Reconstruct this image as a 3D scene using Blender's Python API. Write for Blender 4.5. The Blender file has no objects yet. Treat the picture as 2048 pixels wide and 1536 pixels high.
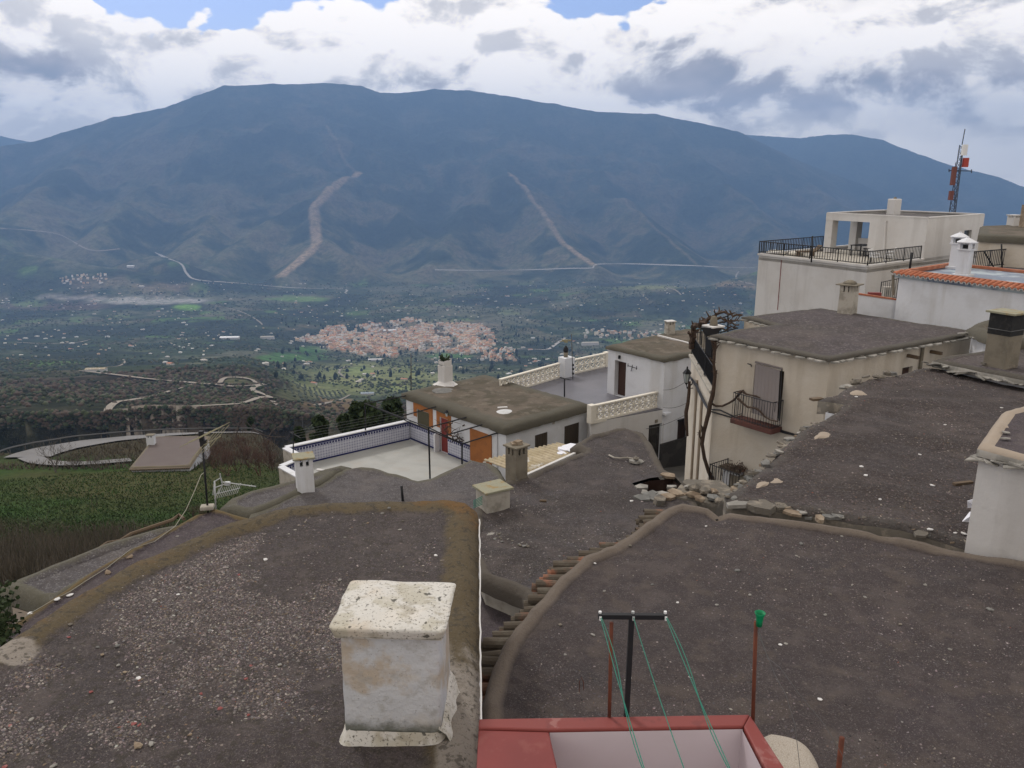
import bpy, bmesh, math, random
import numpy as np
from mathutils import Vector, Matrix
from mathutils.geometry import delaunay_2d_cdt

random.seed(7)
rng = np.random.default_rng(7)
scene = bpy.context.scene
COL = scene.collection
# ------------------------------------------------------------------ camera
FPX = 1600.0
PITCH = math.atan(418.0 / FPX)
ST, CT = math.sin(PITCH), math.cos(PITCH)
cam_data = bpy.data.cameras.new('camera')
cam_data.sensor_width = 36.0
cam_data.lens = FPX / 2048.0 * 36.0
cam_data.clip_start = 0.1
cam_data.clip_end = 60000
camera = bpy.data.objects.new('camera', cam_data)
COL.objects.link(camera)
camera.location = (0, 0, 0)
camera.rotation_euler = (math.pi / 2 - PITCH, 0, 0)
scene.camera = camera
# ------------------------------------------------------------------ render settings
scene.render.engine = 'CYCLES'
scene.cycles.use_denoising = True
scene.cycles.max_bounces = 5
scene.cycles.diffuse_bounces = 3
scene.cycles.volume_bounces = 0
scene.cycles.caustics_reflective = False
scene.cycles.caustics_refractive = False
scene.view_settings.view_transform = 'Standard'
scene.view_settings.look = 'None'
scene.view_settings.gamma = 1.0
scene.view_settings.use_curve_mapping = False
scene.view_settings.exposure = 0.0
# ------------------------------------------------------------------ sun and sky
SUN_EL, SUN_AZ = 48.0, -34.0            # degrees; azimuth from straight ahead, positive to the right
sun_data = bpy.data.lights.new('sun', 'SUN')
sun_data.energy = 1.7
sun_data.angle = math.radians(10)
sun_data.color = (1.0, 0.97, 0.93)
sun = bpy.data.objects.new('sun', sun_data)
COL.objects.link(sun)
_sd = Vector((math.sin(math.radians(SUN_AZ)) * math.cos(math.radians(SUN_EL)),
              math.cos(math.radians(SUN_AZ)) * math.cos(math.radians(SUN_EL)), math.sin(math.radians(SUN_EL))))
sun.rotation_euler = _sd.to_track_quat('Z', 'Y').to_euler()

world = bpy.data.worlds.new('World')
scene.world = world
world.use_nodes = True


class NT:
    """small helper for writing node trees"""
    def __init__(self, tree):
        self.t = tree
        self.n = tree.nodes
        self.l = tree.links

    def link(self, a, b):
        if isinstance(a, (int, float)):
            b.default_value = a
        elif isinstance(a, (tuple, list)):
            v = list(a)
            if len(v) == 3 and len(b.default_value) == 4:
                v.append(1.0)
            b.default_value = v
        else:
            self.l.new(a, b)

    def math(self, op, a, b=0.0, clamp=False):
        n = self.n.new('ShaderNodeMath')
        n.operation = op
        n.use_clamp = clamp
        self.link(a, n.inputs[0])
        self.link(b, n.inputs[1])
        return n.outputs[0]

    def vmath(self, op, a, b=(0, 0, 0)):
        n = self.n.new('ShaderNodeVectorMath')
        n.operation = op
        self.link(a, n.inputs[0])
        self.link(b, n.inputs[1])
        return n.outputs['Value'] if op in ('LENGTH', 'DISTANCE', 'DOT_PRODUCT') else n.outputs[0]

    def comb(self, x, y, z=0.0):
        n = self.n.new('ShaderNodeCombineXYZ')
        for i, v in enumerate((x, y, z)):
            self.link(v, n.inputs[i])
        return n.outputs[0]

    def noise(self, vec, scale, detail=4, rough=0.55, dist=0.0, color=False, dim='3D'):
        n = self.n.new('ShaderNodeTexNoise')
        n.noise_dimensions = dim
        if vec is not None:
            self.l.new(vec, n.inputs['Vector'])
        n.inputs['Scale'].default_value = scale
        n.inputs['Detail'].default_value = detail
        n.inputs['Roughness'].default_value = rough
        n.inputs['Distortion'].default_value = dist
        return n.outputs['Color' if color else 'Fac']

    def voro(self, vec, scale, feature='F1', out='Distance', rnd=1.0):
        n = self.n.new('ShaderNodeTexVoronoi')
        n.feature = feature
        self.l.new(vec, n.inputs['Vector'])
        n.inputs['Scale'].default_value = scale
        n.inputs['Randomness'].default_value = rnd
        return n.outputs[out]

    def ramp(self, v, lo, hi, a=0.0, b=1.0):
        n = self.n.new('ShaderNodeMapRange')
        n.interpolation_type = 'SMOOTHSTEP'
        self.link(v, n.inputs['Value'])
        n.inputs['From Min'].default_value = lo
        n.inputs['From Max'].default_value = hi
        n.inputs['To Min'].default_value = a
        n.inputs['To Max'].default_value = b
        return n.outputs['Result']

    def mix(self, f, a, b, mode='MIX'):
        n = self.n.new('ShaderNodeMix')
        n.data_type = 'RGBA'
        n.blend_type = mode
        self.link(f, n.inputs['Factor'])
        self.link(a, n.inputs[6])
        self.link(b, n.inputs[7])
        return n.outputs[2]


def build_world():
    t = world.node_tree
    t.nodes.clear()
    k = NT(t)
    sky = k.n.new('ShaderNodeTexSky')
    sky.sky_type = 'NISHITA'
    sky.sun_disc = False
    sky.sun_elevation = math.radians(SUN_EL)
    sky.sun_rotation = math.radians(SUN_AZ)
    sky.altitude = 1000
    sky.air_density = 1.2
    sky.dust_density = 1.5
    blue = k.mix(1.0, sky.outputs[0], (SKY_K * 0.62, SKY_K * 0.62, SKY_K * 0.80), 'MULTIPLY')
    tc = k.n.new('ShaderNodeTexCoord')
    sep = k.n.new('ShaderNodeSeparateXYZ')
    k.l.new(tc.outputs['Generated'], sep.inputs[0])
    az = k.math('ARCTAN2', sep.outputs[0], sep.outputs[1])
    el = k.math('ARCSINE', sep.outputs[2])
    # cloud space: wide flat clouds low down, rounder higher up
    elp = k.math('MULTIPLY', el, 1.7)
    P = k.comb(az, elp, 0.37)
    warp = k.noise(P, 5.0, 2, 0.5, color=True, dim='2D')
    w0 = k.vmath('SUBTRACT', warp, (0.5, 0.5, 0.5))
    Pw = k.vmath('ADD', P, k.vmath('MULTIPLY', w0, (0.07, 0.07, 0.0)))

    def dens(p):
        a = k.noise(p, 3.6, 10, 0.60, dim='2D')
        v = k.n.new('ShaderNodeTexVoronoi')
        v.feature = 'F1'
        v.voronoi_dimensions = '2D'
        k.l.new(p, v.inputs['Vector'])
        v.inputs['Scale'].default_value = 9
        v.inputs['Detail'].default_value = 3.0
        v.inputs['Roughness'].default_value = 0.6
        b = k.ramp(v.outputs['Distance'], 0.0, 0.9, 1.0, 0.0)
        return k.math('ADD', k.math('MULTIPLY', a, 0.88), k.math('MULTIPLY', b, 0.12))
    d0 = dens(Pw)
    d1 = dens(k.vmath('ADD', Pw, (0.004, 0.040, 0.0)))
    # gaussian weight of a soft patch centred on a direction (azimuth, elevation in source pixels)
    wx = k.math('ADD', az, k.math('MULTIPLY', k.math('SUBTRACT', k.noise(P, 9, 3, 0.6, dim='2D'), 0.5), 0.16))
    wy = k.math('ADD', el, k.math('MULTIPLY', k.math('SUBTRACT', k.noise(k.vmath('ADD', P, (3, 5, 1)), 9, 3, 0.6, dim='2D'), 0.5), 0.09))

    def blobs(lst):
        tot = None
        for (x, y, rx, ry, amt) in lst:
            a0, e0 = math.atan((x - 1024) / 1600.0 / CT), math.radians(14.64 * -1) + math.atan((768 - y) / FPX)
            dx = k.math('MULTIPLY', k.math('SUBTRACT', wx, a0), 1600.0 / rx)
            dy = k.math('MULTIPLY', k.math('SUBTRACT', wy, e0), 1600.0 / ry)
            r2 = k.math('ADD', k.math('MULTIPLY', dx, dx), k.math('MULTIPLY', dy, dy))
            g = k.math('MULTIPLY', k.math('EXPONENT', k.math('MULTIPLY', r2, -1.0)), amt)
            tot = g if tot is None else k.math('ADD', tot, g)
        return tot
    shade = blobs([(700, 215, 330, 50, 0.5), (90, 200, 190, 45, 0.85), (1420, 110, 190, 50, 0.8), (1640, 185, 200, 36, 0.6),
                   (1850, 225, 150, 45, 0.7), (1600, -30, 480, 45, 1.1), (1320, 225, 200, 35, 0.6), (950, 165, 130, 30, 0.3),
                   (560, 110, 120, 25, 0.3), (1930, 110, 120, 40, 0.25)])
    gap = blobs([(350, -15, 210, 72, 1.5), (1200, -25, 130, 42, 1.0), (560, -60, 420, 70, 1.0), (2060, 60, 60, 60, 0.5),
                 (60, -10, 60, 20, 0.3)])
    pale = blobs([(2060, 320, 330, 85, 0.95), (60, 268, 190, 22, 0.9), (1760, 262, 240, 22, 0.5)])
    lit = k.math('SUBTRACT', d0, d1)
    lit = k.ramp(lit, -0.085, 0.07)
    body = k.ramp(d0, 0.36, 0.66)
    f = k.math('SUBTRACT', k.math('ADD', k.math('MULTIPLY', lit, 0.75), 0.50), k.math('MULTIPLY', shade, 0.55))
    f = k.math('ADD', f, k.math('MULTIPLY', k.math('SUBTRACT', body, 0.5), 0.10), clamp=True)
    cr = k.n.new('ShaderNodeValToRGB')
    k.l.new(f, cr.inputs[0])
    e = cr.color_ramp.elements
    e[0].position, e[0].color = 0.0, (0.32, 0.31, 0.33, 1)
    e[1].position, e[1].color = 1.0, (1.38, 1.28, 1.17, 1)
    for pos, c in ((0.22, (0.50, 0.46, 0.46, 1)), (0.5, (0.88, 0.83, 0.79, 1)), (0.75, (1.22, 1.12, 1.02, 1))):
        q = cr.color_ramp.elements.new(pos)
        q.color = c
    cloud = k.mix(k.math('MULTIPLY', pale, 0.8, True), cr.outputs[0], (1.0, 0.93, 0.86))
    cover = k.math('SUBTRACT', k.math('ADD', d0, 0.28), k.math('MULTIPLY', gap, 0.55))
    cover = k.ramp(cover, 0.36, 0.43)
    # the same cloud noise carries on overhead and behind
    col = k.mix(cover, blue, cloud)
    # unseen sky overhead and behind the viewer, scaled to set the light on walls
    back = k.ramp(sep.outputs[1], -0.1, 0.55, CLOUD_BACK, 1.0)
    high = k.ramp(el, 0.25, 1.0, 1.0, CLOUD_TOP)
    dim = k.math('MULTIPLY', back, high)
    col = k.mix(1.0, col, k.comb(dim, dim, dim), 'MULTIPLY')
    ground = k.ramp(el, -0.06, -0.01)
    col = k.mix(ground, (0.16, 0.18, 0.22), col)
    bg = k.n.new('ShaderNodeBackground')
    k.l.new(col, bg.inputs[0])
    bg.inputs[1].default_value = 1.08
    out = k.n.new('ShaderNodeOutputWorld')
    k.l.new(bg.outputs[0], out.inputs[0])
    world.cycles.sampling_method = 'MANUAL'
    world.cycles.sample_map_resolution = 256


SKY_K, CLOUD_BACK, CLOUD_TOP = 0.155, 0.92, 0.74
build_world()
HAZE_DENSITY, HAZE_COLOR = 9.2e-5, (0.31, 0.54, 1.0)

# ------------------------------------------------------------------ geometry of the view: pixel of the 2048 px photograph -> point in space


def ray(px, py):
    x, u = (px - 1024.0) / FPX, (768.0 - py) / FPX
    return Vector((x, CT + u * ST, -ST + u * CT))


def atz(px, py, z):
    r = ray(px, py)
    return r * (z / r.z)


def aty(px, py, y):
    r = ray(px, py)
    return r * (y / r.y)


def onplane(px, py, a, b, off=0.0):
    """point of the pixel's ray on the vertical plane through a and b (negative off moves it towards the viewer)"""
    d = Vector((b[0] - a[0], b[1] - a[1]))
    n = Vector((d.y, -d.x)).normalized()
    if n.dot(Vector((a[0], a[1]))) > 0:
        n = -n
    c = n.dot(Vector((a[0], a[1]))) - off
    r = ray(px, py)
    return r * (c / (n.x * r.x + n.y * r.y))


def xy(v):
    return (v[0], v[1])

# ------------------------------------------------------------------ materials


def mat(name, base, layers=(), rough=0.9, bump=(), metal=0.0, spec=0.3, attr=None, coord='pos', tint=None, gain=1.0):
    """base colour, then layers (kind, scale, lo, hi, colour[, amount[, stretch]]) mixed over it; bump = (kind, scale, strength, distance)"""
    m = bpy.data.materials.new(name)
    m.use_nodes = True
    t = m.node_tree
    t.nodes.clear()
    k = NT(t)
    out = k.n.new('ShaderNodeOutputMaterial')
    b = k.n.new('ShaderNodeBsdfPrincipled')
    k.l.new(b.outputs[0], out.inputs[0])
    b.inputs['Roughness'].default_value = rough
    b.inputs['Metallic'].default_value = metal
    b.inputs['Specular IOR Level'].default_value = spec
    if coord == 'pos':
        g = k.n.new('ShaderNodeNewGeometry').outputs['Position']
    else:
        tcn = k.n.new('ShaderNodeTexCoord')
        g = tcn.outputs['Object' if coord == 'obj' else 'UV']

    def sample(kind, scale, stretch=None):
        v = g
        if stretch:
            v = k.vmath('MULTIPLY', g, stretch)
        if kind == 'noise':
            return k.noise(v, scale, 6, 0.6)
        if kind == 'fine':
            return k.noise(v, scale, 2, 0.7)
        if kind == 'cell':
            c = k.voro(v, scale, out='Color')
            s = k.n.new('ShaderNodeSeparateColor')
            k.l.new(c, s.inputs[0])
            return s.outputs[0]
        if kind == 'spot':
            # small round spots of random strength
            c = k.voro(v, scale, out='Color')
            s = k.n.new('ShaderNodeSeparateColor')
            k.l.new(c, s.inputs[0])
            d = k.voro(v, scale)
            return k.math('MULTIPLY', k.ramp(d, 0.42, 0.2), s.outputs[1])
        if kind == 'crack':
            return k.voro(v, scale, 'DISTANCE_TO_EDGE')
        if kind == 'attr':
            a = k.n.new('ShaderNodeAttribute')
            a.attribute_name = scale
            return a.outputs['Fac']
        if kind == 'attrnoise':
            a = k.n.new('ShaderNodeAttribute')
            a.attribute_name = scale
            return k.math('ADD', a.outputs['Fac'], k.math('MULTIPLY', k.math('SUBTRACT', k.noise(g, 3.0, 6, 0.65), 0.5), 1.1))
    col = base
    if attr:
        a = k.n.new('ShaderNodeAttribute')
        a.attribute_name = attr
        col = a.outputs['Color']
        if tint:
            col = k.mix(1.0, col, tint, 'MULTIPLY')
    for ly in layers:
        kind, scale, lo, hi, c = ly[:5]
        amt = ly[5] if len(ly) > 5 else 1.0
        st = ly[6] if len(ly) > 6 else None
        f = k.ramp(sample(kind, scale, st), lo, hi, 0.0, amt)
        col = k.mix(f, col, c, ly[7] if len(ly) > 7 else 'MIX')
    if gain != 1.0:
        col = k.mix(1.0, col, (gain * 1.045, gain * 0.985, gain * 0.99), 'MULTIPLY')
    if isinstance(col, tuple):
        b.inputs['Base Color'].default_value = (*col, 1)
    else:
        k.l.new(col, b.inputs['Base Color'])
    prev = None
    for (kind, scale, strength, dist) in bump:
        bn = k.n.new('ShaderNodeBump')
        bn.inputs['Strength'].default_value = strength
        bn.inputs['Distance'].default_value = dist
        k.l.new(sample(kind, scale), bn.inputs['Height'])
        if prev:
            k.l.new(prev, bn.inputs['Normal'])
        prev = bn.outputs[0]
    if prev:
        k.l.new(prev, b.inputs['Normal'])
    m.diffuse_color = (0.5, 0.5, 0.5, 1)
    return m


M = {}
LAUNA = (0.080, 0.066, 0.064)
_spk = lambda s: [('cell', s, 0.62, 0.95, (0.15, 0.14, 0.135), 0.9), ('cell', s * 1.6, 0.0, 0.35, (0.042, 0.036, 0.037), 0.7),
                  ('spot', s * 0.8, 0.62, 0.8, (0.26, 0.24, 0.22), 0.45), ('noise', s * 0.13, 0.52, 0.62, (0.045, 0.038, 0.036), 0.45), ('noise', s * 0.035, 0.47, 0.66, (0.125, 0.108, 0.098), 0.4)]
_rim = [('attrnoise', 'rim', 0.35, 0.75, (0.085, 0.074, 0.052), 0.95)]
M['gravel_a'] = mat('launa_gravel_purple', LAUNA, [('noise', 0.9, 0.42, 0.58, (0.100, 0.086, 0.082), 0.9), ('noise', 0.7, 0.50, 0.62, (0.062, 0.056, 0.058), 0.8), ('noise', 1.1, 0.54, 0.64, (0.092, 0.073, 0.082), 0.6), ('noise', 2.6, 0.56, 0.68, (0.058, 0.049, 0.038), 0.6)]
                    + _spk(90) + [('attrnoise', 'rim', 0.35, 0.7, (0.105, 0.084, 0.045), 0.95), ('attrnoise', 'ochre', 0.45, 0.9, (0.16, 0.085, 0.02), 0.8),
                                  ('attrnoise', 'pale', 0.6, 0.9, (0.30, 0.28, 0.24), 0.9), ('noise', 14, 0.52, 0.62, (0.045, 0.040, 0.030), 0.65), ('fine', 45, 0.58, 0.68, (0.17, 0.155, 0.12), 0.5), ('fine', 38, 0.40, 0.30, (0.025, 0.022, 0.018), 0.6)],
                    rough=0.95, gain=0.78, bump=[('noise', 6, 0.6, 0.06), ('fine', 70, 0.7, 0.015)])
M['gravel_b'] = mat('launa_gravel_dark', (0.072, 0.058, 0.056), [('noise', 0.7, 0.42, 0.62, (0.092, 0.074, 0.068), 0.9), ('noise', 0.9, 0.52, 0.68, (0.056, 0.053, 0.055), 0.8), ('noise', 0.45, 0.55, 0.65, (0.088, 0.070, 0.076), 0.7)]
                    + _spk(75) + [('attr', 'rim', 0.35, 0.75, (0.175, 0.15, 0.12), 0.95), ('noise', 2.5, 0.52, 0.66, (0.12, 0.10, 0.08), 0.35), ('fine', 60, 0.58, 0.70, (0.05, 0.043, 0.04), 0.4)],
                    rough=0.95, gain=0.76, bump=[('noise', 5, 0.6, 0.06), ('fine', 70, 0.7, 0.015)])
M['gravel_c'] = mat('launa_cement_weathered', (0.080, 0.072, 0.066), [('noise', 0.6, 0.44, 0.58, (0.052, 0.046, 0.038), 0.9), ('noise', 0.8, 0.52, 0.62, (0.108, 0.104, 0.108), 0.8), ('noise', 3.0, 0.52, 0.64, (0.045, 0.040, 0.034), 0.6),
                    ('noise', 0.35, 0.55, 0.7, (0.055, 0.052, 0.03), 0.7)] + _spk(40) + [('attrnoise', 'rim', 0.4, 0.8, (0.105, 0.095, 0.075), 0.8)],
                    rough=0.95, gain=0.80, bump=[('noise', 3, 0.6, 0.08), ('fine', 40, 0.6, 0.02)])
M['gravel_f'] = mat('launa_gravel_grey', (0.132, 0.122, 0.126), [('noise', 0.5, 0.4, 0.7, (0.155, 0.145, 0.145), 0.8), ('noise', 1.1, 0.58, 0.75, (0.10, 0.085, 0.085), 0.7)]
                    + _spk(30) + [('attrnoise', 'rim', 0.5, 0.95, (0.095, 0.088, 0.06), 0.75)], rough=0.95, bump=[('fine', 30, 0.6, 0.02), ('noise', 2, 0.5, 0.08)])
M['gravel_g'] = mat('launa_gravel_brown', (0.078, 0.061, 0.052), [('noise', 0.5, 0.44, 0.58, (0.062, 0.048, 0.036), 0.9), ('noise', 0.8, 0.50, 0.62, (0.098, 0.086, 0.083), 0.8), ('noise', 2.2, 0.54, 0.66, (0.048, 0.038, 0.030), 0.6), ('noise', 1.7, 0.58, 0.68, (0.085, 0.068, 0.036), 0.5)]
                    + _spk(32) + [('attrnoise', 'rim', 0.6, 1.0, (0.10, 0.095, 0.085), 0.7)], rough=0.95, gain=0.74, bump=[('noise', 2.5, 0.9, 0.14), ('fine', 30, 0.7, 0.03)])
M['gravel_k'] = mat('launa_gravel_far', (0.115, 0.102, 0.106), [('noise', 0.3, 0.42, 0.65, (0.085, 0.078, 0.060), 0.85), ('noise', 0.9, 0.5, 0.7, (0.13, 0.105, 0.10), 0.6)]
                    + _spk(9) + [('attrnoise', 'rim', 0.45, 0.9, (0.088, 0.084, 0.068), 0.9)], rough=0.95, gain=0.86, bump=[('fine', 12, 0.7, 0.05)])
M['gravel_d'] = mat('launa_gravel_violet', (0.095, 0.077, 0.090), [('noise', 0.9, 0.4, 0.7, (0.075, 0.062, 0.072), 0.9)]
                    + _spk(50) + [('attrnoise', 'rim', 0.5, 0.9, (0.12, 0.090, 0.035), 0.9)], rough=0.95, gain=0.85, bump=[('fine', 50, 0.6, 0.015)])
M['torta'] = mat('weathered_cement_roof', (0.088, 0.072, 0.052), [('noise', 0.45, 0.44, 0.56, (0.120, 0.096, 0.074), 0.85), ('noise', 1.0, 0.48, 0.60, (0.060, 0.052, 0.034), 0.8), ('noise', 1.5, 0.54, 0.62, (0.15, 0.125, 0.098), 0.6), ('fine', 14, 0.55, 0.68, (0.055, 0.046, 0.034), 0.5),
                  ('noise', 0.8, 0.60, 0.75, (0.17, 0.15, 0.125), 0.7, (1, 3, 1)), ('attrnoise', 'rim', 0.4, 0.9, (0.085, 0.078, 0.06), 0.9)], rough=0.95, bump=[('noise', 2, 0.6, 0.1)])
_dirt = [('noise', 1.5, 0.5, 0.75, (0.42, 0.39, 0.34), 0.5), ('noise', 0.6, 0.5, 0.7, (0.50, 0.47, 0.44), 0.4)]
M['white'] = mat('white_limewash', (0.62, 0.63, 0.66), [('noise', 0.9, 0.45, 0.65, (0.52, 0.52, 0.53), 0.6), ('noise', 0.9, 0.52, 0.66, (0.42, 0.40, 0.37), 0.45, (1, 1, 0.14)),
                 ('noise', 4, 0.6, 0.8, (0.50, 0.49, 0.47), 0.4)], rough=0.9, bump=[('noise', 6, 0.4, 0.03)])
M['offwhite'] = mat('offwhite_render', (0.565, 0.55, 0.535), [('noise', 0.35, 0.45, 0.65, (0.49, 0.465, 0.44), 0.6), ('noise', 0.9, 0.52, 0.66, (0.40, 0.38, 0.36), 0.4, (1, 1, 0.10)), ('noise', 2.5, 0.58, 0.7, (0.44, 0.42, 0.40), 0.35)],
                    rough=0.9, bump=[('noise', 4, 0.3, 0.03)])
M['cream'] = mat('cream_plaster', (0.56, 0.505, 0.43), [('noise', 0.5, 0.42, 0.62, (0.50, 0.435, 0.35), 0.7), ('noise', 0.9, 0.50, 0.64, (0.40, 0.34, 0.265), 0.5, (1, 1, 0.16)),
                 ('noise', 0.22, 0.5, 0.7, (0.60, 0.56, 0.50), 0.6), ('noise', 2.6, 0.62, 0.8, (0.36, 0.31, 0.25), 0.4)], rough=0.92, bump=[('noise', 5, 0.5, 0.04)])
M['ivory'] = mat('ivory_paint', (0.66, 0.62, 0.54), [('noise', 1, 0.5, 0.8, (0.52, 0.48, 0.40), 0.5)], rough=0.85)
M['chimney_white'] = mat('old_white_limewash', (0.54, 0.52, 0.48), [('noise', 4, 0.5, 0.7, (0.60, 0.56, 0.50), 0.7), ('noise', 2.2, 0.52, 0.72, (0.46, 0.38, 0.28), 0.65),
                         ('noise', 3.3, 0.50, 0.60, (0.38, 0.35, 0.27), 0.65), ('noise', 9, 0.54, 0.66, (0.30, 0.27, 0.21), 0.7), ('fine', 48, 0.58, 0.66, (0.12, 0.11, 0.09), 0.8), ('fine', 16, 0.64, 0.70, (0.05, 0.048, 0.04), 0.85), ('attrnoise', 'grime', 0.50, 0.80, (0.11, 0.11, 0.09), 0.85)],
                         rough=0.95, bump=[('noise', 12, 0.6, 0.02), ('fine', 60, 0.4, 0.006)])
M['chimney_body'] = mat('grey_white_limewash', (0.47, 0.48, 0.50), [('noise', 3.2, 0.5, 0.7, (0.50, 0.46, 0.40), 0.7), ('noise', 2.1, 0.50, 0.62, (0.38, 0.30, 0.21), 0.75),
                         ('noise', 7, 0.52, 0.66, (0.33, 0.32, 0.30), 0.6), ('fine', 45, 0.62, 0.70, (0.20, 0.19, 0.17), 0.5), ('attrnoise', 'grime', 0.42, 0.75, (0.11, 0.115, 0.09), 0.9), ('fine', 60, 0.7, 0.76, (0.1, 0.1, 0.09), 0.6)],
                         rough=0.95, bump=[('noise', 9, 0.7, 0.03), ('fine', 50, 0.3, 0.006)])
M['concrete'] = mat('aged_concrete', (0.20, 0.175, 0.135), [('noise', 2.5, 0.4, 0.7, (0.12, 0.105, 0.08), 0.8), ('noise', 5, 0.55, 0.75, (0.27, 0.25, 0.21), 0.6)], rough=0.95, bump=[('noise', 10, 0.5, 0.02)])
M['concrete_pale'] = mat('pale_render_concrete', (0.40, 0.37, 0.32), [('noise', 2.5, 0.45, 0.7, (0.22, 0.20, 0.165), 0.8), ('noise', 7, 0.55, 0.75, (0.5, 0.46, 0.4), 0.6)], rough=0.95, bump=[('noise', 10, 0.5, 0.02)])
M['soot'] = mat('soot_black', (0.02, 0.02, 0.02), [('noise', 8, 0.5, 0.8, (0.06, 0.055, 0.05), 0.7)], rough=0.9)
M['lid'] = mat('lichened_slab', (0.26, 0.25, 0.18), [('noise', 3.5, 0.5, 0.65, (0.26, 0.17, 0.06), 0.75), ('noise', 9, 0.5, 0.8, (0.17, 0.16, 0.12), 0.6)], rough=0.95, bump=[('noise', 10, 0.4, 0.02)])
M['slate'] = mat('slate_slab', (0.20, 0.19, 0.17), [('noise', 2.3, 0.45, 0.6, (0.32, 0.30, 0.27), 0.8), ('noise', 6, 0.55, 0.75, (0.15, 0.14, 0.12), 0.7)], rough=0.85, bump=[('noise', 12, 0.5, 0.02)])
M['rubble'] = mat('rubble_stone', (0.13, 0.115, 0.095), [('noise', 3, 0.50, 0.62, (0.25, 0.215, 0.17), 0.8), ('noise', 7, 0.5, 0.75, (0.12, 0.11, 0.10), 0.7)], rough=0.95, bump=[('noise', 15, 0.7, 0.03)])
M['rubble_tan'] = mat('tan_stone', (0.20, 0.15, 0.105), [('noise', 4, 0.45, 0.65, (0.33, 0.27, 0.20), 0.8), ('noise', 9, 0.5, 0.75, (0.22, 0.17, 0.12), 0.6)], rough=0.95, bump=[('noise', 15, 0.7, 0.03)])
M['rubble_grey'] = mat('grey_slate_stone', (0.13, 0.128, 0.12), [('noise', 4, 0.45, 0.65, (0.20, 0.195, 0.18), 0.8)], rough=0.9, bump=[('noise', 15, 0.7, 0.03)])
M['terracotta'] = mat('new_terracotta', (0.34, 0.115, 0.06), [('noise', 2.5, 0.4, 0.7, (0.44, 0.20, 0.125), 0.8), ('noise', 6, 0.55, 0.8, (0.30, 0.10, 0.06), 0.6)], rough=0.85)
M['terracotta_old'] = mat('old_mossy_terracotta', (0.085, 0.068, 0.050), [('noise', 1.7, 0.52, 0.62, (0.26, 0.11, 0.065), 0.85), ('noise', 5, 0.5, 0.7, (0.13, 0.115, 0.09), 0.6)], rough=0.95, bump=[('noise', 15, 0.6, 0.02)])
M['mortar_white'] = mat('white_mortar', (0.58, 0.565, 0.55), [('noise', 3, 0.5, 0.8, (0.4, 0.37, 0.34), 0.6)])
M['red'] = mat('oxide_red_paint', (0.185, 0.034, 0.030), [('noise', 0.8, 0.45, 0.6, (0.15, 0.028, 0.026), 0.7), ('noise', 5, 0.55, 0.66, (0.21, 0.06, 0.05), 0.5), ('noise', 3.5, 0.66, 0.74, (0.34, 0.13, 0.12), 0.5)], rough=0.6, bump=[('noise', 8, 0.15, 0.01)])
M['dull_tile'] = mat('dull_red_tile', (0.12, 0.052, 0.042), [('noise', 4, 0.5, 0.65, (0.08, 0.045, 0.038), 0.8)])
M['red_top'] = mat('oxide_red_top', (0.19, 0.042, 0.036), [('noise', 2.4, 0.58, 0.62, (0.30, 0.15, 0.135), 0.55), ('noise', 9, 0.58, 0.66, (0.12, 0.03, 0.028), 0.5), ('noise', 1, 0.5, 0.7, (0.20, 0.035, 0.03), 0.6)], rough=0.6, bump=[('noise', 8, 0.15, 0.01)])
M['pinkish'] = mat('lilac_white_paint', (0.54, 0.47, 0.50), [('noise', 1.2, 0.45, 0.75, (0.47, 0.40, 0.42), 0.6)], rough=0.8)
M['rust'] = mat('rusty_steel', (0.13, 0.04, 0.022), [('noise', 8, 0.45, 0.7, (0.07, 0.028, 0.02), 0.8), ('noise', 22, 0.6, 0.75, (0.22, 0.08, 0.04), 0.6)], rough=0.85, bump=[('noise', 40, 0.4, 0.01)])
M['black'] = mat('black_iron', (0.012, 0.012, 0.014), [('noise', 6, 0.55, 0.8, (0.03, 0.026, 0.024), 0.6)], rough=0.6)
M['dark_iron'] = mat('dark_iron', (0.022, 0.022, 0.026), rough=0.6)
M['green'] = mat('green_plastic', (0.0, 0.20, 0.075), [('noise', 12, 0.5, 0.8, (0.0, 0.14, 0.05), 0.5)], rough=0.5)
M['green_cord'] = mat('green_cord', (0.015, 0.16, 0.11), rough=0.6)
M['cable'] = mat('cream_cable', (0.27, 0.25, 0.20), rough=0.7)
M['wire'] = mat('grey_wire', (0.09, 0.09, 0.09), rough=0.6)
M['alu'] = mat('aluminium', (0.42, 0.43, 0.43), rough=0.5, metal=0.3)
M['yellow_bar'] = mat('yellowed_aluminium', (0.24, 0.22, 0.14), rough=0.6)
M['wood'] = mat('weathered_wood', (0.12, 0.085, 0.055), [('noise', 4, 0.45, 0.7, (0.07, 0.05, 0.035), 0.8)], rough=0.9, bump=[('noise', 20, 0.5, 0.01)])
M['vinewood'] = mat('vine_bark', (0.055, 0.036, 0.026), [('noise', 9, 0.45, 0.7, (0.10, 0.065, 0.045), 0.7)], rough=0.95)
M['bark'] = mat('grey_bark', (0.085, 0.070, 0.062), [('noise', 3, 0.45, 0.7, (0.05, 0.042, 0.036), 0.8)], rough=0.95)
M['shutter'] = mat('brown_shutter', (0.055, 0.042, 0.03), [('noise', 1, 0.4, 0.7, (0.075, 0.055, 0.04), 0.7)], rough=0.7)
M['shutter_green'] = mat('olive_shutter', (0.075, 0.068, 0.04), rough=0.7)
M['door_red'] = mat('red_door', (0.20, 0.035, 0.03), [('noise', 2, 0.5, 0.8, (0.14, 0.03, 0.028), 0.6)], rough=0.6)
M['door_brown'] = mat('dark_brown_door', (0.05, 0.025, 0.018), rough=0.6)
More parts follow.
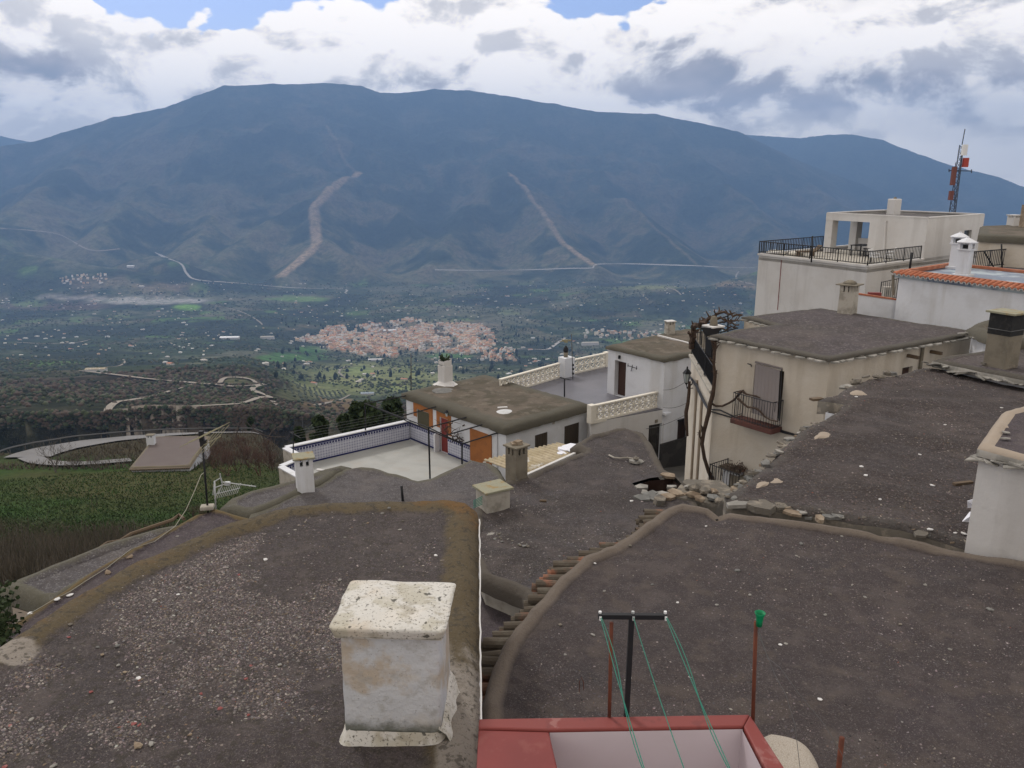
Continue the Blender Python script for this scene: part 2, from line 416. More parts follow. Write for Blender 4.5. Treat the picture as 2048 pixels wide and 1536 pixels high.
M['orange'] = mat('orange_paint', (0.34, 0.13, 0.04), [('noise', 1.4, 0.5, 0.65, (0.26, 0.10, 0.035), 0.7), ('noise', 5, 0.56, 0.66, (0.20, 0.09, 0.04), 0.5)], rough=0.85)
M['blue'] = mat('cobalt_glazed_tile', (0.012, 0.016, 0.10), rough=0.35)
M['blind'] = mat('faded_door_blind', (0.21, 0.185, 0.18), [('noise', 1.2, 0.45, 0.7, (0.20, 0.165, 0.15), 0.7, (1, 1, 0.3)), ('noise', 0.5, 0.55, 0.7, (0.16, 0.13, 0.115), 0.5)], rough=0.9)
M['floor_pale'] = mat('pale_terrace_floor', (0.38, 0.38, 0.36), [('noise', 0.35, 0.42, 0.65, (0.31, 0.31, 0.29), 0.8), ('noise', 1.2, 0.5, 0.75, (0.36, 0.33, 0.29), 0.6)], rough=0.8)
M['floor_dark'] = mat('dark_grey_terrace_floor', (0.11, 0.108, 0.125), [('noise', 0.5, 0.42, 0.65, (0.15, 0.145, 0.165), 0.8), ('noise', 2, 0.5, 0.75, (0.085, 0.083, 0.095), 0.6)], rough=0.4)
M['floor_blue'] = mat('blue_painted_roof_deck', (0.14, 0.17, 0.23), [('noise', 0.6, 0.50, 0.58, (0.36, 0.42, 0.44), 0.8), ('noise', 0.4, 0.55, 0.62, (0.22, 0.25, 0.20), 0.7)], rough=0.5)
M['fibre'] = mat('fibre_cement_sheet', (0.33, 0.27, 0.17), [('noise', 1.5, 0.4, 0.65, (0.45, 0.38, 0.27), 0.8), ('noise', 5, 0.5, 0.7, (0.20, 0.16, 0.11), 0.7), ('noise', 0.35, 0.56, 0.60, (0.62, 0.62, 0.60), 0.8)], rough=0.9)
M['darkstone'] = mat('dark_stone_plinth', (0.035, 0.032, 0.03), [('cell', 3, 0.4, 0.9, (0.06, 0.055, 0.05), 0.8)], rough=0.7)
M['hole'] = mat('dark_earth_hole', (0.030, 0.014, 0.010), [('noise', 3, 0.5, 0.75, (0.06, 0.035, 0.025), 0.8)], rough=1.0)
M['glass'] = mat('window_glass', (0.05, 0.06, 0.07), rough=0.15, spec=0.6)
M['lamp_glass'] = mat('frosted_lamp_glass', (0.42, 0.46, 0.46), rough=0.3)
M['plastic_white'] = mat('white_plastic', (0.7, 0.7, 0.7), rough=0.5)
M['antenna_red'] = mat('red_antenna_panel', (0.36, 0.05, 0.035), rough=0.6)
M['antenna_brown'] = mat('brown_antenna_panel', (0.16, 0.06, 0.05), rough=0.7)
M['steelblue'] = mat('painted_lattice_steel', (0.06, 0.075, 0.11), rough=0.6)
M['sack'] = mat('pale_woven_netting', (0.36, 0.32, 0.27), [('noise', 2.0, 0.45, 0.7, (0.30, 0.25, 0.20), 0.8), ('crack', 45, 0.12, 0.0, (0.20, 0.16, 0.12), 0.6)], rough=1.0, bump=[('noise', 9, 0.5, 0.03), ('crack', 45, 0.3, 0.01)])
M['tan_mud'] = mat('tan_mortar_patch', (0.31, 0.255, 0.20), [('noise', 2, 0.45, 0.7, (0.28, 0.235, 0.19), 0.8)], rough=0.95, bump=[('noise', 9, 0.5, 0.03)])
M['asphalt'] = mat('pale_old_asphalt', (0.17, 0.165, 0.165), [('noise', 0.15, 0.4, 0.7, (0.13, 0.125, 0.12), 0.7)], rough=0.9)
M['dirt_track'] = mat('dirt_track', (0.25, 0.22, 0.185), [('noise', 0.05, 0.45, 0.7, (0.26, 0.22, 0.18), 0.8)], rough=1.0)
M['track_pale'] = mat('pale_track', (0.33, 0.31, 0.29), rough=1.0)
M['alley'] = mat('alley_cement', (0.075, 0.07, 0.062), [('noise', 0.8, 0.4, 0.7, (0.05, 0.046, 0.04), 0.8)], rough=0.95)
M['stonemix'] = mat('loose_gravel', (0.2, 0.2, 0.2), attr='Col', gain=0.88, rough=0.95, bump=[('fine', 80, 0.4, 0.004)])
M['leaf'] = mat('evergreen_leaves', (0.025, 0.042, 0.015), [('noise', 1.2, 0.4, 0.7, (0.045, 0.065, 0.022), 0.8)], rough=0.8, coord='obj')
M['leaf_olive'] = mat('olive_leaves', (0.065, 0.078, 0.050), [('noise', 0.3, 0.4, 0.7, (0.085, 0.095, 0.065), 0.8)], rough=0.9)
M['treecover'] = mat('far_tree_cover', (0.04, 0.05, 0.03), attr='Col', rough=0.95)
M['twig'] = mat('bare_twigs', (0.085, 0.058, 0.045), [('noise', 0.4, 0.4, 0.7, (0.055, 0.042, 0.032), 0.8)], rough=1.0)
M['far_wall'] = mat('far_house_wall', (0.55, 0.47, 0.41), attr='Col', rough=0.9)
M['paper'] = mat('white_sheet', (0.7, 0.7, 0.75), rough=0.8)
M['puddle_white'] = mat('white_patch', (0.5, 0.5, 0.5), [('noise', 4, 0.5, 0.7, (0.35, 0.34, 0.32), 0.7)], rough=0.6)
M['soil_dark'] = mat('dark_hole', (0.01, 0.01, 0.01), rough=1.0)


def tile_mat():
    m = bpy.data.materials.new('white_blue_glazed_tiles')
    m.use_nodes = True
    t = m.node_tree
    t.nodes.clear()
    k = NT(t)
    out = k.n.new('ShaderNodeOutputMaterial')
    b = k.n.new('ShaderNodeBsdfPrincipled')
    k.l.new(b.outputs[0], out.inputs[0])
    b.inputs['Roughness'].default_value = 0.45
    uv = k.n.new('ShaderNodeTexCoord').outputs['UV']
    br = k.n.new('ShaderNodeTexBrick')
    br.offset = 0.0
    k.l.new(uv, br.inputs['Vector'])
    br.inputs['Scale'].default_value = 1.0
    br.inputs['Brick Width'].default_value = 0.15
    br.inputs['Row Height'].default_value = 0.15
    br.inputs['Mortar Size'].default_value = 0.012
    br.inputs['Mortar Smooth'].default_value = 0.2
    br.inputs['Color1'].default_value = (0.46, 0.47, 0.54, 1)
    br.inputs['Color2'].default_value = (0.52, 0.53, 0.60, 1)
    br.inputs['Mortar'].default_value = (0.34, 0.34, 0.40, 1)
    v = k.n.new('ShaderNodeTexVoronoi')
    v.inputs['Randomness'].default_value = 0.0
    v.inputs['Scale'].default_value = 1 / 0.15
    k.l.new(uv, v.inputs['Vector'])
    f = k.ramp(v.outputs['Distance'], 0.30, 0.18, 0.0, 0.55)
    col = k.mix(f, br.outputs['Color'], (0.12, 0.14, 0.30))
    k.l.new(col, b.inputs['Base Color'])
    return m


M['bluetile'] = tile_mat()

# ------------------------------------------------------------------ building blocks


class MB:
    """collects faces and links them as one mesh object"""
    def __init__(self):
        self.v, self.f, self.mi, self.uv = [], [], [], None

    def add(self, vs, fs, mi=0):
        o = len(self.v)
        self.v += [tuple(v) for v in vs]
        self.f += [tuple(i + o for i in f) for f in fs]
        self.mi += [mi] * len(fs)
        return self

    def box(self, c, s, rz=0.0, mi=0, mtx=None):
        x, y, z = s[0] / 2, s[1] / 2, s[2] / 2
        vs = [Vector(p) for p in ((-x, -y, -z), (x, -y, -z), (x, y, -z), (-x, y, -z), (-x, -y, z), (x, -y, z), (x, y, z), (-x, y, z))]
        R = mtx if mtx is not None else Matrix.Rotation(rz, 3, 'Z')
        vs = [R @ v + Vector(c) for v in vs]
        return self.add(vs, [(0, 3, 2, 1), (4, 5, 6, 7), (0, 1, 5, 4), (1, 2, 6, 5), (2, 3, 7, 6), (3, 0, 4, 7)], mi)

    def prism(self, pts, z0, z1, mi=0, top=True, bottom=True):
        """polygon pts (xy) from z0 to z1; z may be lists"""
        n = len(pts)
        a = sum(pts[i][0] * pts[(i + 1) % n][1] - pts[(i + 1) % n][0] * pts[i][1] for i in range(n))
        if a < 0:
            pts = list(reversed(pts))
        vs = [(p[0], p[1], z0) for p in pts] + [(p[0], p[1], z1) for p in pts]
        fs = [(i, (i + 1) % n, n + (i + 1) % n, n + i) for i in range(n)]
        if top:
            fs.append(tuple(range(n, 2 * n)))
        if bottom:
            fs.append(tuple(range(n - 1, -1, -1)))
        return self.add(vs, fs, mi)

    def tube(self, pts, r, seg=6, mi=0, caps=True):
        pts = [Vector(p) for p in pts]
        n = len(pts)
        rs = r if isinstance(r, (list, tuple)) else [r] * n
        vs, fs = [], []
        ref = None
        for i, p in enumerate(pts):
            t = (pts[min(i + 1, n - 1)] - pts[max(i - 1, 0)])
            t = t.normalized() if t.length > 1e-9 else Vector((0, 0, 1))
            if ref is None:
                ref = Vector((0, 0, 1)) if abs(t.z) < 0.9 else Vector((1, 0, 0))
            u = t.cross(ref)
            if u.length < 1e-6:
                u = t.cross(Vector((0, 1, 0)))
            u.normalize()
            w = t.cross(u)
            ref = -w if abs(t.dot(w)) < 0.9 else ref
            ref = w.cross(t) * 0 + (u.cross(t)).normalized()
            for k in range(seg):
                a = 2 * math.pi * k / seg
                vs.append(p + (u * math.cos(a) + w * math.sin(a)) * rs[i])
        for i in range(n - 1):
            for k in range(seg):
                fs.append((i * seg + k, i * seg + (k + 1) % seg, (i + 1) * seg + (k + 1) % seg, (i + 1) * seg + k))
        if caps:
            fs.append(tuple(range(seg - 1, -1, -1)))
            fs.append(tuple(range((n - 1) * seg, n * seg)))
        return self.add(vs, fs, mi)

    def beam(self, a, b, w, h=None, mi=0):
        a, b = Vector(a), Vector(b)
        d = b - a
        q = d.to_track_quat('Y', 'Z').to_matrix()
        return self.box((a + b) / 2, (w, d.length, h or w), mtx=q, mi=mi)

    def lathe(self, c, prof, seg=16, mi=0):
        vs, fs = [], []
        for (r, z) in prof:
            for k in range(seg):
                a = 2 * math.pi * k / seg
                vs.append((c[0] + r * math.cos(a), c[1] + r * math.sin(a), c[2] + z))
        for i in range(len(prof) - 1):
            for k in range(seg):
                fs.append((i * seg + k, i * seg + (k + 1) % seg, (i + 1) * seg + (k + 1) % seg, (i + 1) * seg + k))
        fs.append(tuple(range(seg - 1, -1, -1)))
        fs.append(tuple(range((len(prof) - 1) * seg, len(prof) * seg)))
        return self.add(vs, fs, mi)

    def build(self, name, mats, parent=None, smooth=False, bevel=0.0, kind=None, label=None, cast=None):
        me = bpy.data.meshes.new(name)
        me.from_pydata(self.v, [], self.f)
        for m in (mats if isinstance(mats, (list, tuple)) else [mats]):
            me.materials.append(m)
        if any(self.mi):
            me.polygons.foreach_set('material_index', self.mi)
        if smooth:
            me.polygons.foreach_set('use_smooth', [True] * len(me.polygons))
        me.update()
        ob = bpy.data.objects.new(name, me)
        COL.objects.link(ob)
        if parent is not None:
            put(ob, parent)
        if bevel:
            b = ob.modifiers.new('bevel', 'BEVEL')
            b.width = bevel
            b.segments = 2
            b.limit_method = 'ANGLE'
        if kind:
            ob['kind'] = kind
        if label:
            ob['label'] = label
        return ob


def world_loc(o):
    v = Vector(o.location)
    while o.parent is not None:
        o = o.parent
        v = v + Vector(o.location)
    return v


def put(ob, parent):
    """parent without moving (things here are unrotated empties, so only the offset matters)"""
    ob.parent = parent
    w = world_loc(parent)
    ob.location = Vector(ob.location) - w


def thing(name, label, cat, loc, group=None):
    e = bpy.data.objects.new(name, None)
    e.empty_display_size = 0.2
    COL.objects.link(e)
    e.location = Vector(loc)
    e['label'], e['category'] = label, cat
    if group:
        e['group'] = group
    return e


def tag(o, label, cat, group=None):
    o['label'], o['category'] = label, cat
    if group:
        o['group'] = group
    return o


def recenter(o):
    """origin of a single-mesh thing to its base centre"""
    co = np.empty(len(o.data.vertices) * 3)
    o.data.vertices.foreach_get('co', co)
    co = co.reshape(-1, 3)
    c = co.mean(0)
    c[2] = co[:, 2].min()
    o.data.vertices.foreach_set('co', (co - c).ravel())
    o.location = Vector(o.location) + Vector(c)
    return o


def struct(o):
    o['kind'] = 'structure'
    return o


# numpy value noise
_perm = np.random.default_rng(3).random(65536)


def vnoise(x, y):
    xi, yi = np.floor(x).astype(np.int64), np.floor(y).astype(np.int64)
    fx, fy = x - xi, y - yi
    fx, fy = fx * fx * (3 - 2 * fx), fy * fy * (3 - 2 * fy)
    h = lambda a, b: _perm[(a * 73856093 ^ b * 19349663) & 65535]
    return (h(xi, yi) * (1 - fx) + h(xi + 1, yi) * fx) * (1 - fy) + (h(xi, yi + 1) * (1 - fx) + h(xi + 1, yi + 1) * fx) * fy


def fbm(x, y, oct=4, gain=0.5):
    s, a, t = 0.0, 1.0, 0.0
    for i in range(oct):
        s = s + a * (vnoise(x * 2 ** i + 17.3 * i, y * 2 ** i - 9.1 * i) - 0.5)
        t += a
        a *= gain
    return s / t * 2


def smooth(a, b, x):
    t = np.clip((x - a) / (b - a), 0, 1)
    return t * t * (3 - 2 * t)


def seg_dist(P, poly, closed=True):
    """distance of points P (n,2) to a polyline"""
    poly = np.asarray(poly, float)
    A = poly
    B = np.roll(poly, -1, 0)
    if not closed:
        A, B = A[:-1], B[:-1]
    best = np.full(len(P), 1e9)
    for a, b in zip(A, B):
        d = b - a
        t = np.clip(((P - a) @ d) / max(d @ d, 1e-9), 0, 1)
        best = np.minimum(best, np.hypot(*(P - a - t[:, None] * d).T))
    return best


def inside(P, poly):
    poly = np.asarray(poly, float)
    c = np.zeros(len(P), bool)
    x, y = P[:, 0], P[:, 1]
    j = len(poly) - 1
    for i in range(len(poly)):
        xi, yi, xj, yj = *poly[i], *poly[j]
        if yi != yj:
            c ^= ((yi > y) != (yj > y)) & (x < (xj - xi) * (y - yi) / (yj - yi) + xi)
        j = i
    return c


def resample(poly, step, closed=True, jitter=0.0):
    out = []
    n = len(poly)
    for i in range(n if closed else n - 1):
        a, b = Vector(poly[i][:2]), Vector(poly[(i + 1) % n][:2])
        k = max(1, int((b - a).length / step))
        for j in range(k):
            out.append(a.lerp(b, j / k))
    if not closed:
        out.append(Vector(poly[-1][:2]))
    if jitter:
        out = [p + Vector((random.uniform(-jitter, jitter), random.uniform(-jitter, jitter))) for p in out]
    return [(p.x, p.y) for p in out]


def chaikin(poly, it=2, keep_ends=False):
    for _ in range(it):
        n = len(poly)
        q = []
        for i in range(n):
            a, b = poly[i], poly[(i + 1) % n]
            q.append((a[0] * .75 + b[0] * .25, a[1] * .75 + b[1] * .25))
            q.append((a[0] * .25 + b[0] * .75, a[1] * .25 + b[1] * .75))
        poly = q
    return poly


def roof_slab(house, outline, z0, material, step=0.3, lip_w=0.25, lip_h=0.06, thick=0.2, sag=0.0, wob=0.02, holes=(), round_it=0,
              attrs=None, rim_mat=None, edge_mat=None, lip_at=None, name='roof', zfun=None, jitter=0.0):
    """a launa roof: gently uneven top with a raised rounded rim, and its slab edge going down by thick.
    rim faces become a part of their own when rim_mat is given."""
    pts = [xy(p) for p in outline]
    if round_it:
        pts = chaikin(pts, round_it)
    ring = resample(pts, step, jitter=jitter)
    arr = np.array(ring)
    lo, hi = arr.min(0), arr.max(0)
    gx, gy = np.meshgrid(np.arange(lo[0], hi[0], step), np.arange(lo[1], hi[1], step))
    G = np.stack([gx.ravel(), gy.ravel()], 1)
    G += rng.uniform(-0.3, 0.3, G.shape) * step
    ins = inside(G, arr)
    G = G[ins]
    d = seg_dist(G, arr)
    G = G[d > step * 0.45]
    # finer rows just inside the rim
    extra = []
    for off in (lip_w * 0.3, lip_w * 0.65, lip_w):
        c = []
        n = len(ring)
        for i in range(n):
            a, b = Vector(ring[i - 1]), Vector(ring[(i + 1) % n])
            t = (b - a)
            if t.length < 1e-6:
                continue
            nrm = Vector((-t.y, t.x)).normalized()
            for s in (1, -1):
                c.append((ring[i][0] + s * nrm.x * off, ring[i][1] + s * nrm.y * off))
        c = np.array(c)
        c = c[inside(c, arr)]
        dd = seg_dist(c, arr)
        extra.append(c[np.abs(dd - off) < off * 0.08])
    G = G[seg_dist(G, arr) > lip_w * 1.15] if lip_w > step * 0.5 else G
    allp = [Vector(p) for p in ring]
    edges = [(i, (i + 1) % len(ring)) for i in range(len(ring))]
    o = len(allp)
    for h in holes:
        hp = [Vector(xy(p)) for p in h]
        edges += [(o + i, o + (i + 1) % len(hp)) for i in range(len(hp))]
        allp += hp
        o += len(hp)
    body = np.concatenate([G] + extra)
    if holes:
        for h in holes:
            ha = np.array([xy(p) for p in h])
            body = body[~inside(body, ha)]
            body = body[seg_dist(body, ha) > 0.05]
    allp += [Vector(p) for p in body]
    vs, es, fs, *_ = delaunay_2d_cdt(allp, edges, [], 0, 1e-5)
    V = np.array([(v.x, v.y) for v in vs])
    F = np.array([tuple(f) for f in fs if len(f) == 3])
    cen = V[F].mean(1)
    keep = inside(cen, arr)
    for h in holes:
        keep &= ~inside(cen, np.array([xy(p) for p in h]))
    F = F[keep]
    D = seg_dist(V, arr)
    prof = np.sin(np.clip(D / lip_w, 0, 1) * math.pi) * lip_h * (0.85 + 0.7 * fbm(V[:, 0] * 2.2, V[:, 1] * 2.2, 3)) + 0.014 * fbm(V[:, 0] * 7, V[:, 1] * 7, 3) - (1 - np.sqrt(np.clip(1 - (1 - np.clip(D / (lip_w * .4), 0, 1)) ** 2, 0, 1))) * min(thick * 0.35, 0.09)
    Z = z0 + prof + wob * fbm(V[:, 0] * 0.7, V[:, 1] * 0.7, 4) * np.clip(D / lip_w, 0.2, 1) + wob * 0.35 * fbm(V[:, 0] * 3, V[:, 1] * 3, 3)
    if sag:
        Z = Z - sag * np.clip(D / 2.5, 0, 1)
    if zfun is not None:
        Z = Z + zfun(V)
    rim = np.clip(1 - D / (lip_w * 1.35), 0, 1)
    rim = np.clip(rim * 1.6, 0, 1)
    fr = D[F].mean(1) < lip_w * 1.02

    def make(nm, FF, m):
        used = np.unique(FF)
        mp = -np.ones(len(V), int)
        mp[used] = np.arange(len(used))
        me = bpy.data.meshes.new(nm)
        FF2 = mp[FF]
        # orient upwards
        a, b, c = V[FF[:, 0]], V[FF[:, 1]], V[FF[:, 2]]
        s = (b[:, 0] - a[:, 0]) * (c[:, 1] - a[:, 1]) - (b[:, 1] - a[:, 1]) * (c[:, 0] - a[:, 0])
        FF2[s < 0] = FF2[s < 0][:, ::-1]
        P3 = np.column_stack([V[used], Z[used]])
        nv = len(used)
        # slab edge: boundary edges drop down
        bset = {}
        for tri in FF2:
            for i in range(3):
                e = (int(tri[i]), int(tri[(i + 1) % 3]))
                if (e[1], e[0]) in bset:
                    del bset[(e[1], e[0])]
                else:
                    bset[e] = 1
        verts = P3.tolist()
        faces = FF2.tolist()
        nrm_top = len(faces)
        if D is not None:
            dn = {}
            for (i, j) in bset:
                if D[used[i]] < 0.03 and D[used[j]] < 0.03:
                    for q in (i, j):
                        if q not in dn:
                            dn[q] = len(verts)
                            verts.append([P3[q][0], P3[q][1], P3[q][2] - thick + random.uniform(-.02, .02)])
                    faces.append([j, i, dn[i], dn[j]])
        me.from_pydata(verts, [], faces)
        me.materials.append(m)
        if edge_mat is not None:
            me.materials.append(edge_mat)
            mi = [0] * nrm_top + [1] * (len(faces) - nrm_top)
            me.polygons.foreach_set('material_index', mi)
        me.polygons.foreach_set('use_smooth', [True] * len(me.polygons))
        A = {'rim': rim}
        if attrs:
            for kx, fn in attrs.items():
                A[kx] = fn(V, D)
        for kx, val in A.items():
            at = me.attributes.new(kx, 'FLOAT', 'POINT')
            full = np.zeros(len(verts))
            full[:nv] = np.broadcast_to(val, (len(V),))[used]
            full[nv:] = 0.9 if kx == 'rim' else 0
            at.data.foreach_set('value', full.astype(np.float32))
        me.update()
        ob = bpy.data.objects.new(nm, me)
        COL.objects.link(ob)
        put(ob, house)
        return ob
    if rim_mat is not None:
        top = make(name, F[~fr], material)
        r = make(name + '_rim', F[fr], rim_mat)
    else:
        top, r = make(name, F, material), None

    def zat(x, y):
        P = np.array([[x, y]])
        dd = seg_dist(P, arr)
        return float(z0 + (np.sin(np.clip(dd / lip_w, 0, 1) * math.pi) * lip_h)[0] + wob * (fbm(P[:, 0] * 0.7, P[:, 1] * 0.7, 4) * np.clip(dd / lip_w, .2, 1))[0]
                     - (sag * np.clip(dd / 2.5, 0, 1))[0] + (zfun(P)[0] if zfun is not None else 0))
    top_info = dict(arr=arr, V=V, F=F, Z=Z, D=D, zat=zat)
    return top, r, top_info


def scatter_gravel(name, house, info, n, smin, smax, mask=None, pal=None, mindist=0.2, power=2.5, view=True):
    """thousands of small loose stones lying on a roof surface, as one object"""
    V, F, Z, D = info['V'], info['F'], info['Z'], info['D']
    tri = V[F]
    area = 0.5 * np.abs((tri[:, 1, 0] - tri[:, 0, 0]) * (tri[:, 2, 1] - tri[:, 0, 1]) - (tri[:, 1, 1] - tri[:, 0, 1]) * (tri[:, 2, 0] - tri[:, 0, 0]))
    ok = np.ones(len(F), bool)
    c = tri.mean(1)
    if view:
        dep = c[:, 1] * CT + 4 * ST
        ok &= (c[:, 1] > 1.0) & (np.abs(c[:, 0]) < dep * 0.72)
    area = area * ok
    p = area / area.sum()
    m = int(n * 2.5)
    idx = rng.choice(len(F), m, p=p)
    r1, r2 = np.sqrt(rng.random(m)), rng.random(m)
    w = np.stack([1 - r1, r1 * (1 - r2), r1 * r2], 1)
    P = (tri[idx] * w[:, :, None]).sum(1)
    zz = (Z[F[idx]] * w).sum(1)
    dd = (D[F[idx]] * w).sum(1)
    keep = dd > mindist
    if mask is not None:
        keep &= rng.random(m) < mask(P, dd)
    P, zz = P[keep][:n], zz[keep][:n]
    n = len(P)
    s = smin + (smax - smin) * rng.random(n) ** power
    base = np.array([(1, 0, 0), (.3, .95, 0), (-.8, .6, 0), (-.8, -.6, 0), (.3, -.95, 0), (.1, 0, .75), (-.35, .3, .6)])
    faces = np.array([(0, 1, 5), (1, 6, 5), (1, 2, 6), (2, 3, 6), (3, 5, 6), (3, 4, 5), (4, 0, 5)])
    nb = len(base)
    ang = rng.random(n) * 6.283
    ca, sa = np.cos(ang), np.sin(ang)
    B = base[None] * (1 + rng.uniform(-.3, .3, (n, nb, 3)))
    B[:, :5, 2] = -0.15
    sx, sy, sz = s * rng.uniform(.7, 1.3, n), s * rng.uniform(.5, 1.0, n), s * rng.uniform(.35, .8, n)
    X, Y = B[:, :, 0] * sx[:, None], B[:, :, 1] * sy[:, None]
    W = np.stack([X * ca[:, None] - Y * sa[:, None] + P[:, None, 0], X * sa[:, None] + Y * ca[:, None] + P[:, None, 1], B[:, :, 2] * sz[:, None] + zz[:, None]], 2)
    FF = (faces[None] + (np.arange(n) * nb)[:, None, None]).reshape(-1, 3)
    pal = np.array(pal if pal is not None else [(.15, .13, .125), (.11, .095, .09), (.20, .18, .165), (.27, .25, .225), (.08, .07, .07), (.15, .12, .085), (.13, .125, .13), (.36, .34, .31), (.03, .028, .026)])
    pr = np.array([5, 5, 4, 2, 4, 2, 3, .7, 1.2][:len(pal)], float)
    ci = rng.choice(len(pal), n, p=pr / pr.sum())
    cc = pal[ci] * rng.uniform(.65, 1.25, (n, 1)) * rng.uniform(.93, 1.07, (n, 3))
    red = rng.random(n) < 0.002
    cc[red] = (0.19, 0.07, 0.045)
    me = bpy.data.meshes.new(name)
    me.vertices.add(n * nb)
    me.vertices.foreach_set('co', W.reshape(-1).astype(np.float32))
    me.loops.add(FF.size)
    me.loops.foreach_set('vertex_index', FF.reshape(-1).astype(np.int32))
    me.polygons.add(len(FF))
    me.polygons.foreach_set('loop_start', np.arange(0, FF.size, 3, dtype=np.int32))
    me.polygons.foreach_set('loop_total', np.full(len(FF), 3, np.int32))
    me.update(calc_edges=True)
    at = me.color_attributes.new('Col', 'FLOAT_COLOR', 'POINT')
    at.data.foreach_set('color', np.column_stack([np.repeat(cc, nb, 0), np.ones(n * nb)]).ravel().astype(np.float32))
    me.materials.append(M['stonemix'])
    ob = bpy.data.objects.new(name, me)
    COL.objects.link(ob)
    put(ob, house)
    ob['kind'] = 'stuff'
    return ob


def stone_mesh(name, m, flat=0.5, seed=0):
    r = random.Random(seed)
    bm = bmesh.new()
    bmesh.ops.create_icosphere(bm, subdivisions=1, radius=1)
    for v in bm.verts:
        v.co *= r.uniform(.75, 1.2)
        v.co.z *= flat
        v.co.z = max(v.co.z, -0.3 * flat)
    me = bpy.data.meshes.new(name)
    bm.to_mesh(me)
    bm.free()
    me.materials.append(m)
    return me


def slab_mesh(name, m, seed=0, n=7, t=0.12):
    """flat broken slab of slate, unit size"""
    r = random.Random(seed)
    a = [(math.cos(6.283 * i / n + r.uniform(-.25, .25)) * r.uniform(.75, 1.1), math.sin(6.283 * i / n + r.uniform(-.2, .2)) * r.uniform(.7, 1.05)) for i in range(n)]
    mb = MB()
    vs = [(x, y, -t) for x, y in a] + [(x * .97, y * .97, t * r.uniform(.6, 1)) for x, y in a]
    mb.add(vs, [(i, (i + 1) % n, n + (i + 1) % n, n + i) for i in range(n)] + [tuple(range(n, 2 * n)), tuple(range(n - 1, -1, -1))])
    me = bpy.data.meshes.new(name)
    me.from_pydata(mb.v, [], mb.f)
    me.materials.append(m)
    return me


def instance(name, me, loc, rot=(0, 0, 0), scale=(1, 1, 1), parent=None, kind=None, label=None):
    o = bpy.data.objects.new(name, me)
    o.location, o.rotation_euler, o.scale = loc, rot, scale
    COL.objects.link(o)
    if parent is not None:
        put(o, parent)
    if label:
        o['label'] = label
    if kind:
        o['kind'] = kind
    return o


def wall(mb, a, b, z0, z1, holes=(), depth=0.15, mi=0, reveal=True):
    """vertical wall from a to b (outside is on the right-hand side walking a->b), with real openings (u0,u1,v0,v1) in metres along and height"""
    a, b = Vector(xy(a)), Vector(xy(b))
    L = (b - a).length
    t = (b - a) / L
    nrm = Vector((t.y, -t.x))
    us = sorted({0, L} | {min(max(h[i], 0), L) for h in holes for i in (0, 1)})
    vs = sorted({z0, z1} | {min(max(h[i], z0), z1) for h in holes for i in (2, 3)})
    P = lambda u, v, d=0: (a.x + t.x * u - nrm.x * d, a.y + t.y * u - nrm.y * d, v)
    for i in range(len(us) - 1):
        for j in range(len(vs) - 1):
            cu, cv = (us[i] + us[i + 1]) / 2, (vs[j] + vs[j + 1]) / 2
            if any(h[0] < cu < h[1] and h[2] < cv < h[3] for h in holes):
                continue
            mb.add([P(us[i], vs[j]), P(us[i + 1], vs[j]), P(us[i + 1], vs[j + 1]), P(us[i], vs[j + 1])], [(0, 1, 2, 3)], mi)
    if reveal:
        for (u0, u1, v0, v1) in [h[:4] for h in holes]:
            for (p, q) in (((u0, v0), (u0, v1)), ((u0, v1), (u1, v1)), ((u1, v1), (u1, v0)), ((u1, v0), (u0, v0))):
                mb.add([P(*p), P(*q), P(*q, depth), P(*p, depth)], [(0, 1, 2, 3)], mi)
    return P


def uv_on(px, py, a, b):
    """(u along the wall a->b, z) of the pixel's ray on the wall plane"""
    p = onplane(px, py, a, b)
    d = Vector((b[0] - a[0], b[1] - a[1])).normalized()
    return (p.x - a[0]) * d.x + (p.y - a[1]) * d.y, p.z


def rect_on(px0, py0, px1, py1, a, b):
    """opening rectangle from two opposite pixel corners (top-left, bottom-right)"""
    u0, z1 = uv_on(px0, py0, a, b)
    u1, z0 = uv_on(px1, py1, a, b)
    return (min(u0, u1), max(u0, u1), min(z0, z1), max(z0, z1))


def panel_in(a, b, r, depth, mat_, name, parent, th=0.04, inset=0.0, mi=0, label=None, grooves=0):
    """a leaf or shutter filling opening r, set back by depth"""
    a, b = Vector(xy(a)), Vector(xy(b))
    t = (b - a).normalized()
    nrm = Vector((t.y, -t.x))
    u0, u1, v0, v1 = r
    c = a + t * ((u0 + u1) / 2) - nrm * (depth)
    mb = MB()
    w, h = u1 - u0 - inset * 2, v1 - v0 - inset * 2
    mb.box((c.x, c.y, (v0 + v1) / 2), (w, th, h), math.atan2(t.y, t.x))
    if grooves:
        for i in range(grooves):
            uu = u0 + (u1 - u0) * (i + .5) / grooves
            cc = a + t * uu - nrm * (depth - th / 2 - 0.006)
            mb.box((cc.x, cc.y, (v0 + v1) / 2), (w / grooves * 0.86, 0.012, h * 0.97), math.atan2(t.y, t.x))
    return mb.build(name, mat_, parent, label=label)


def ground_sky_end(): pass

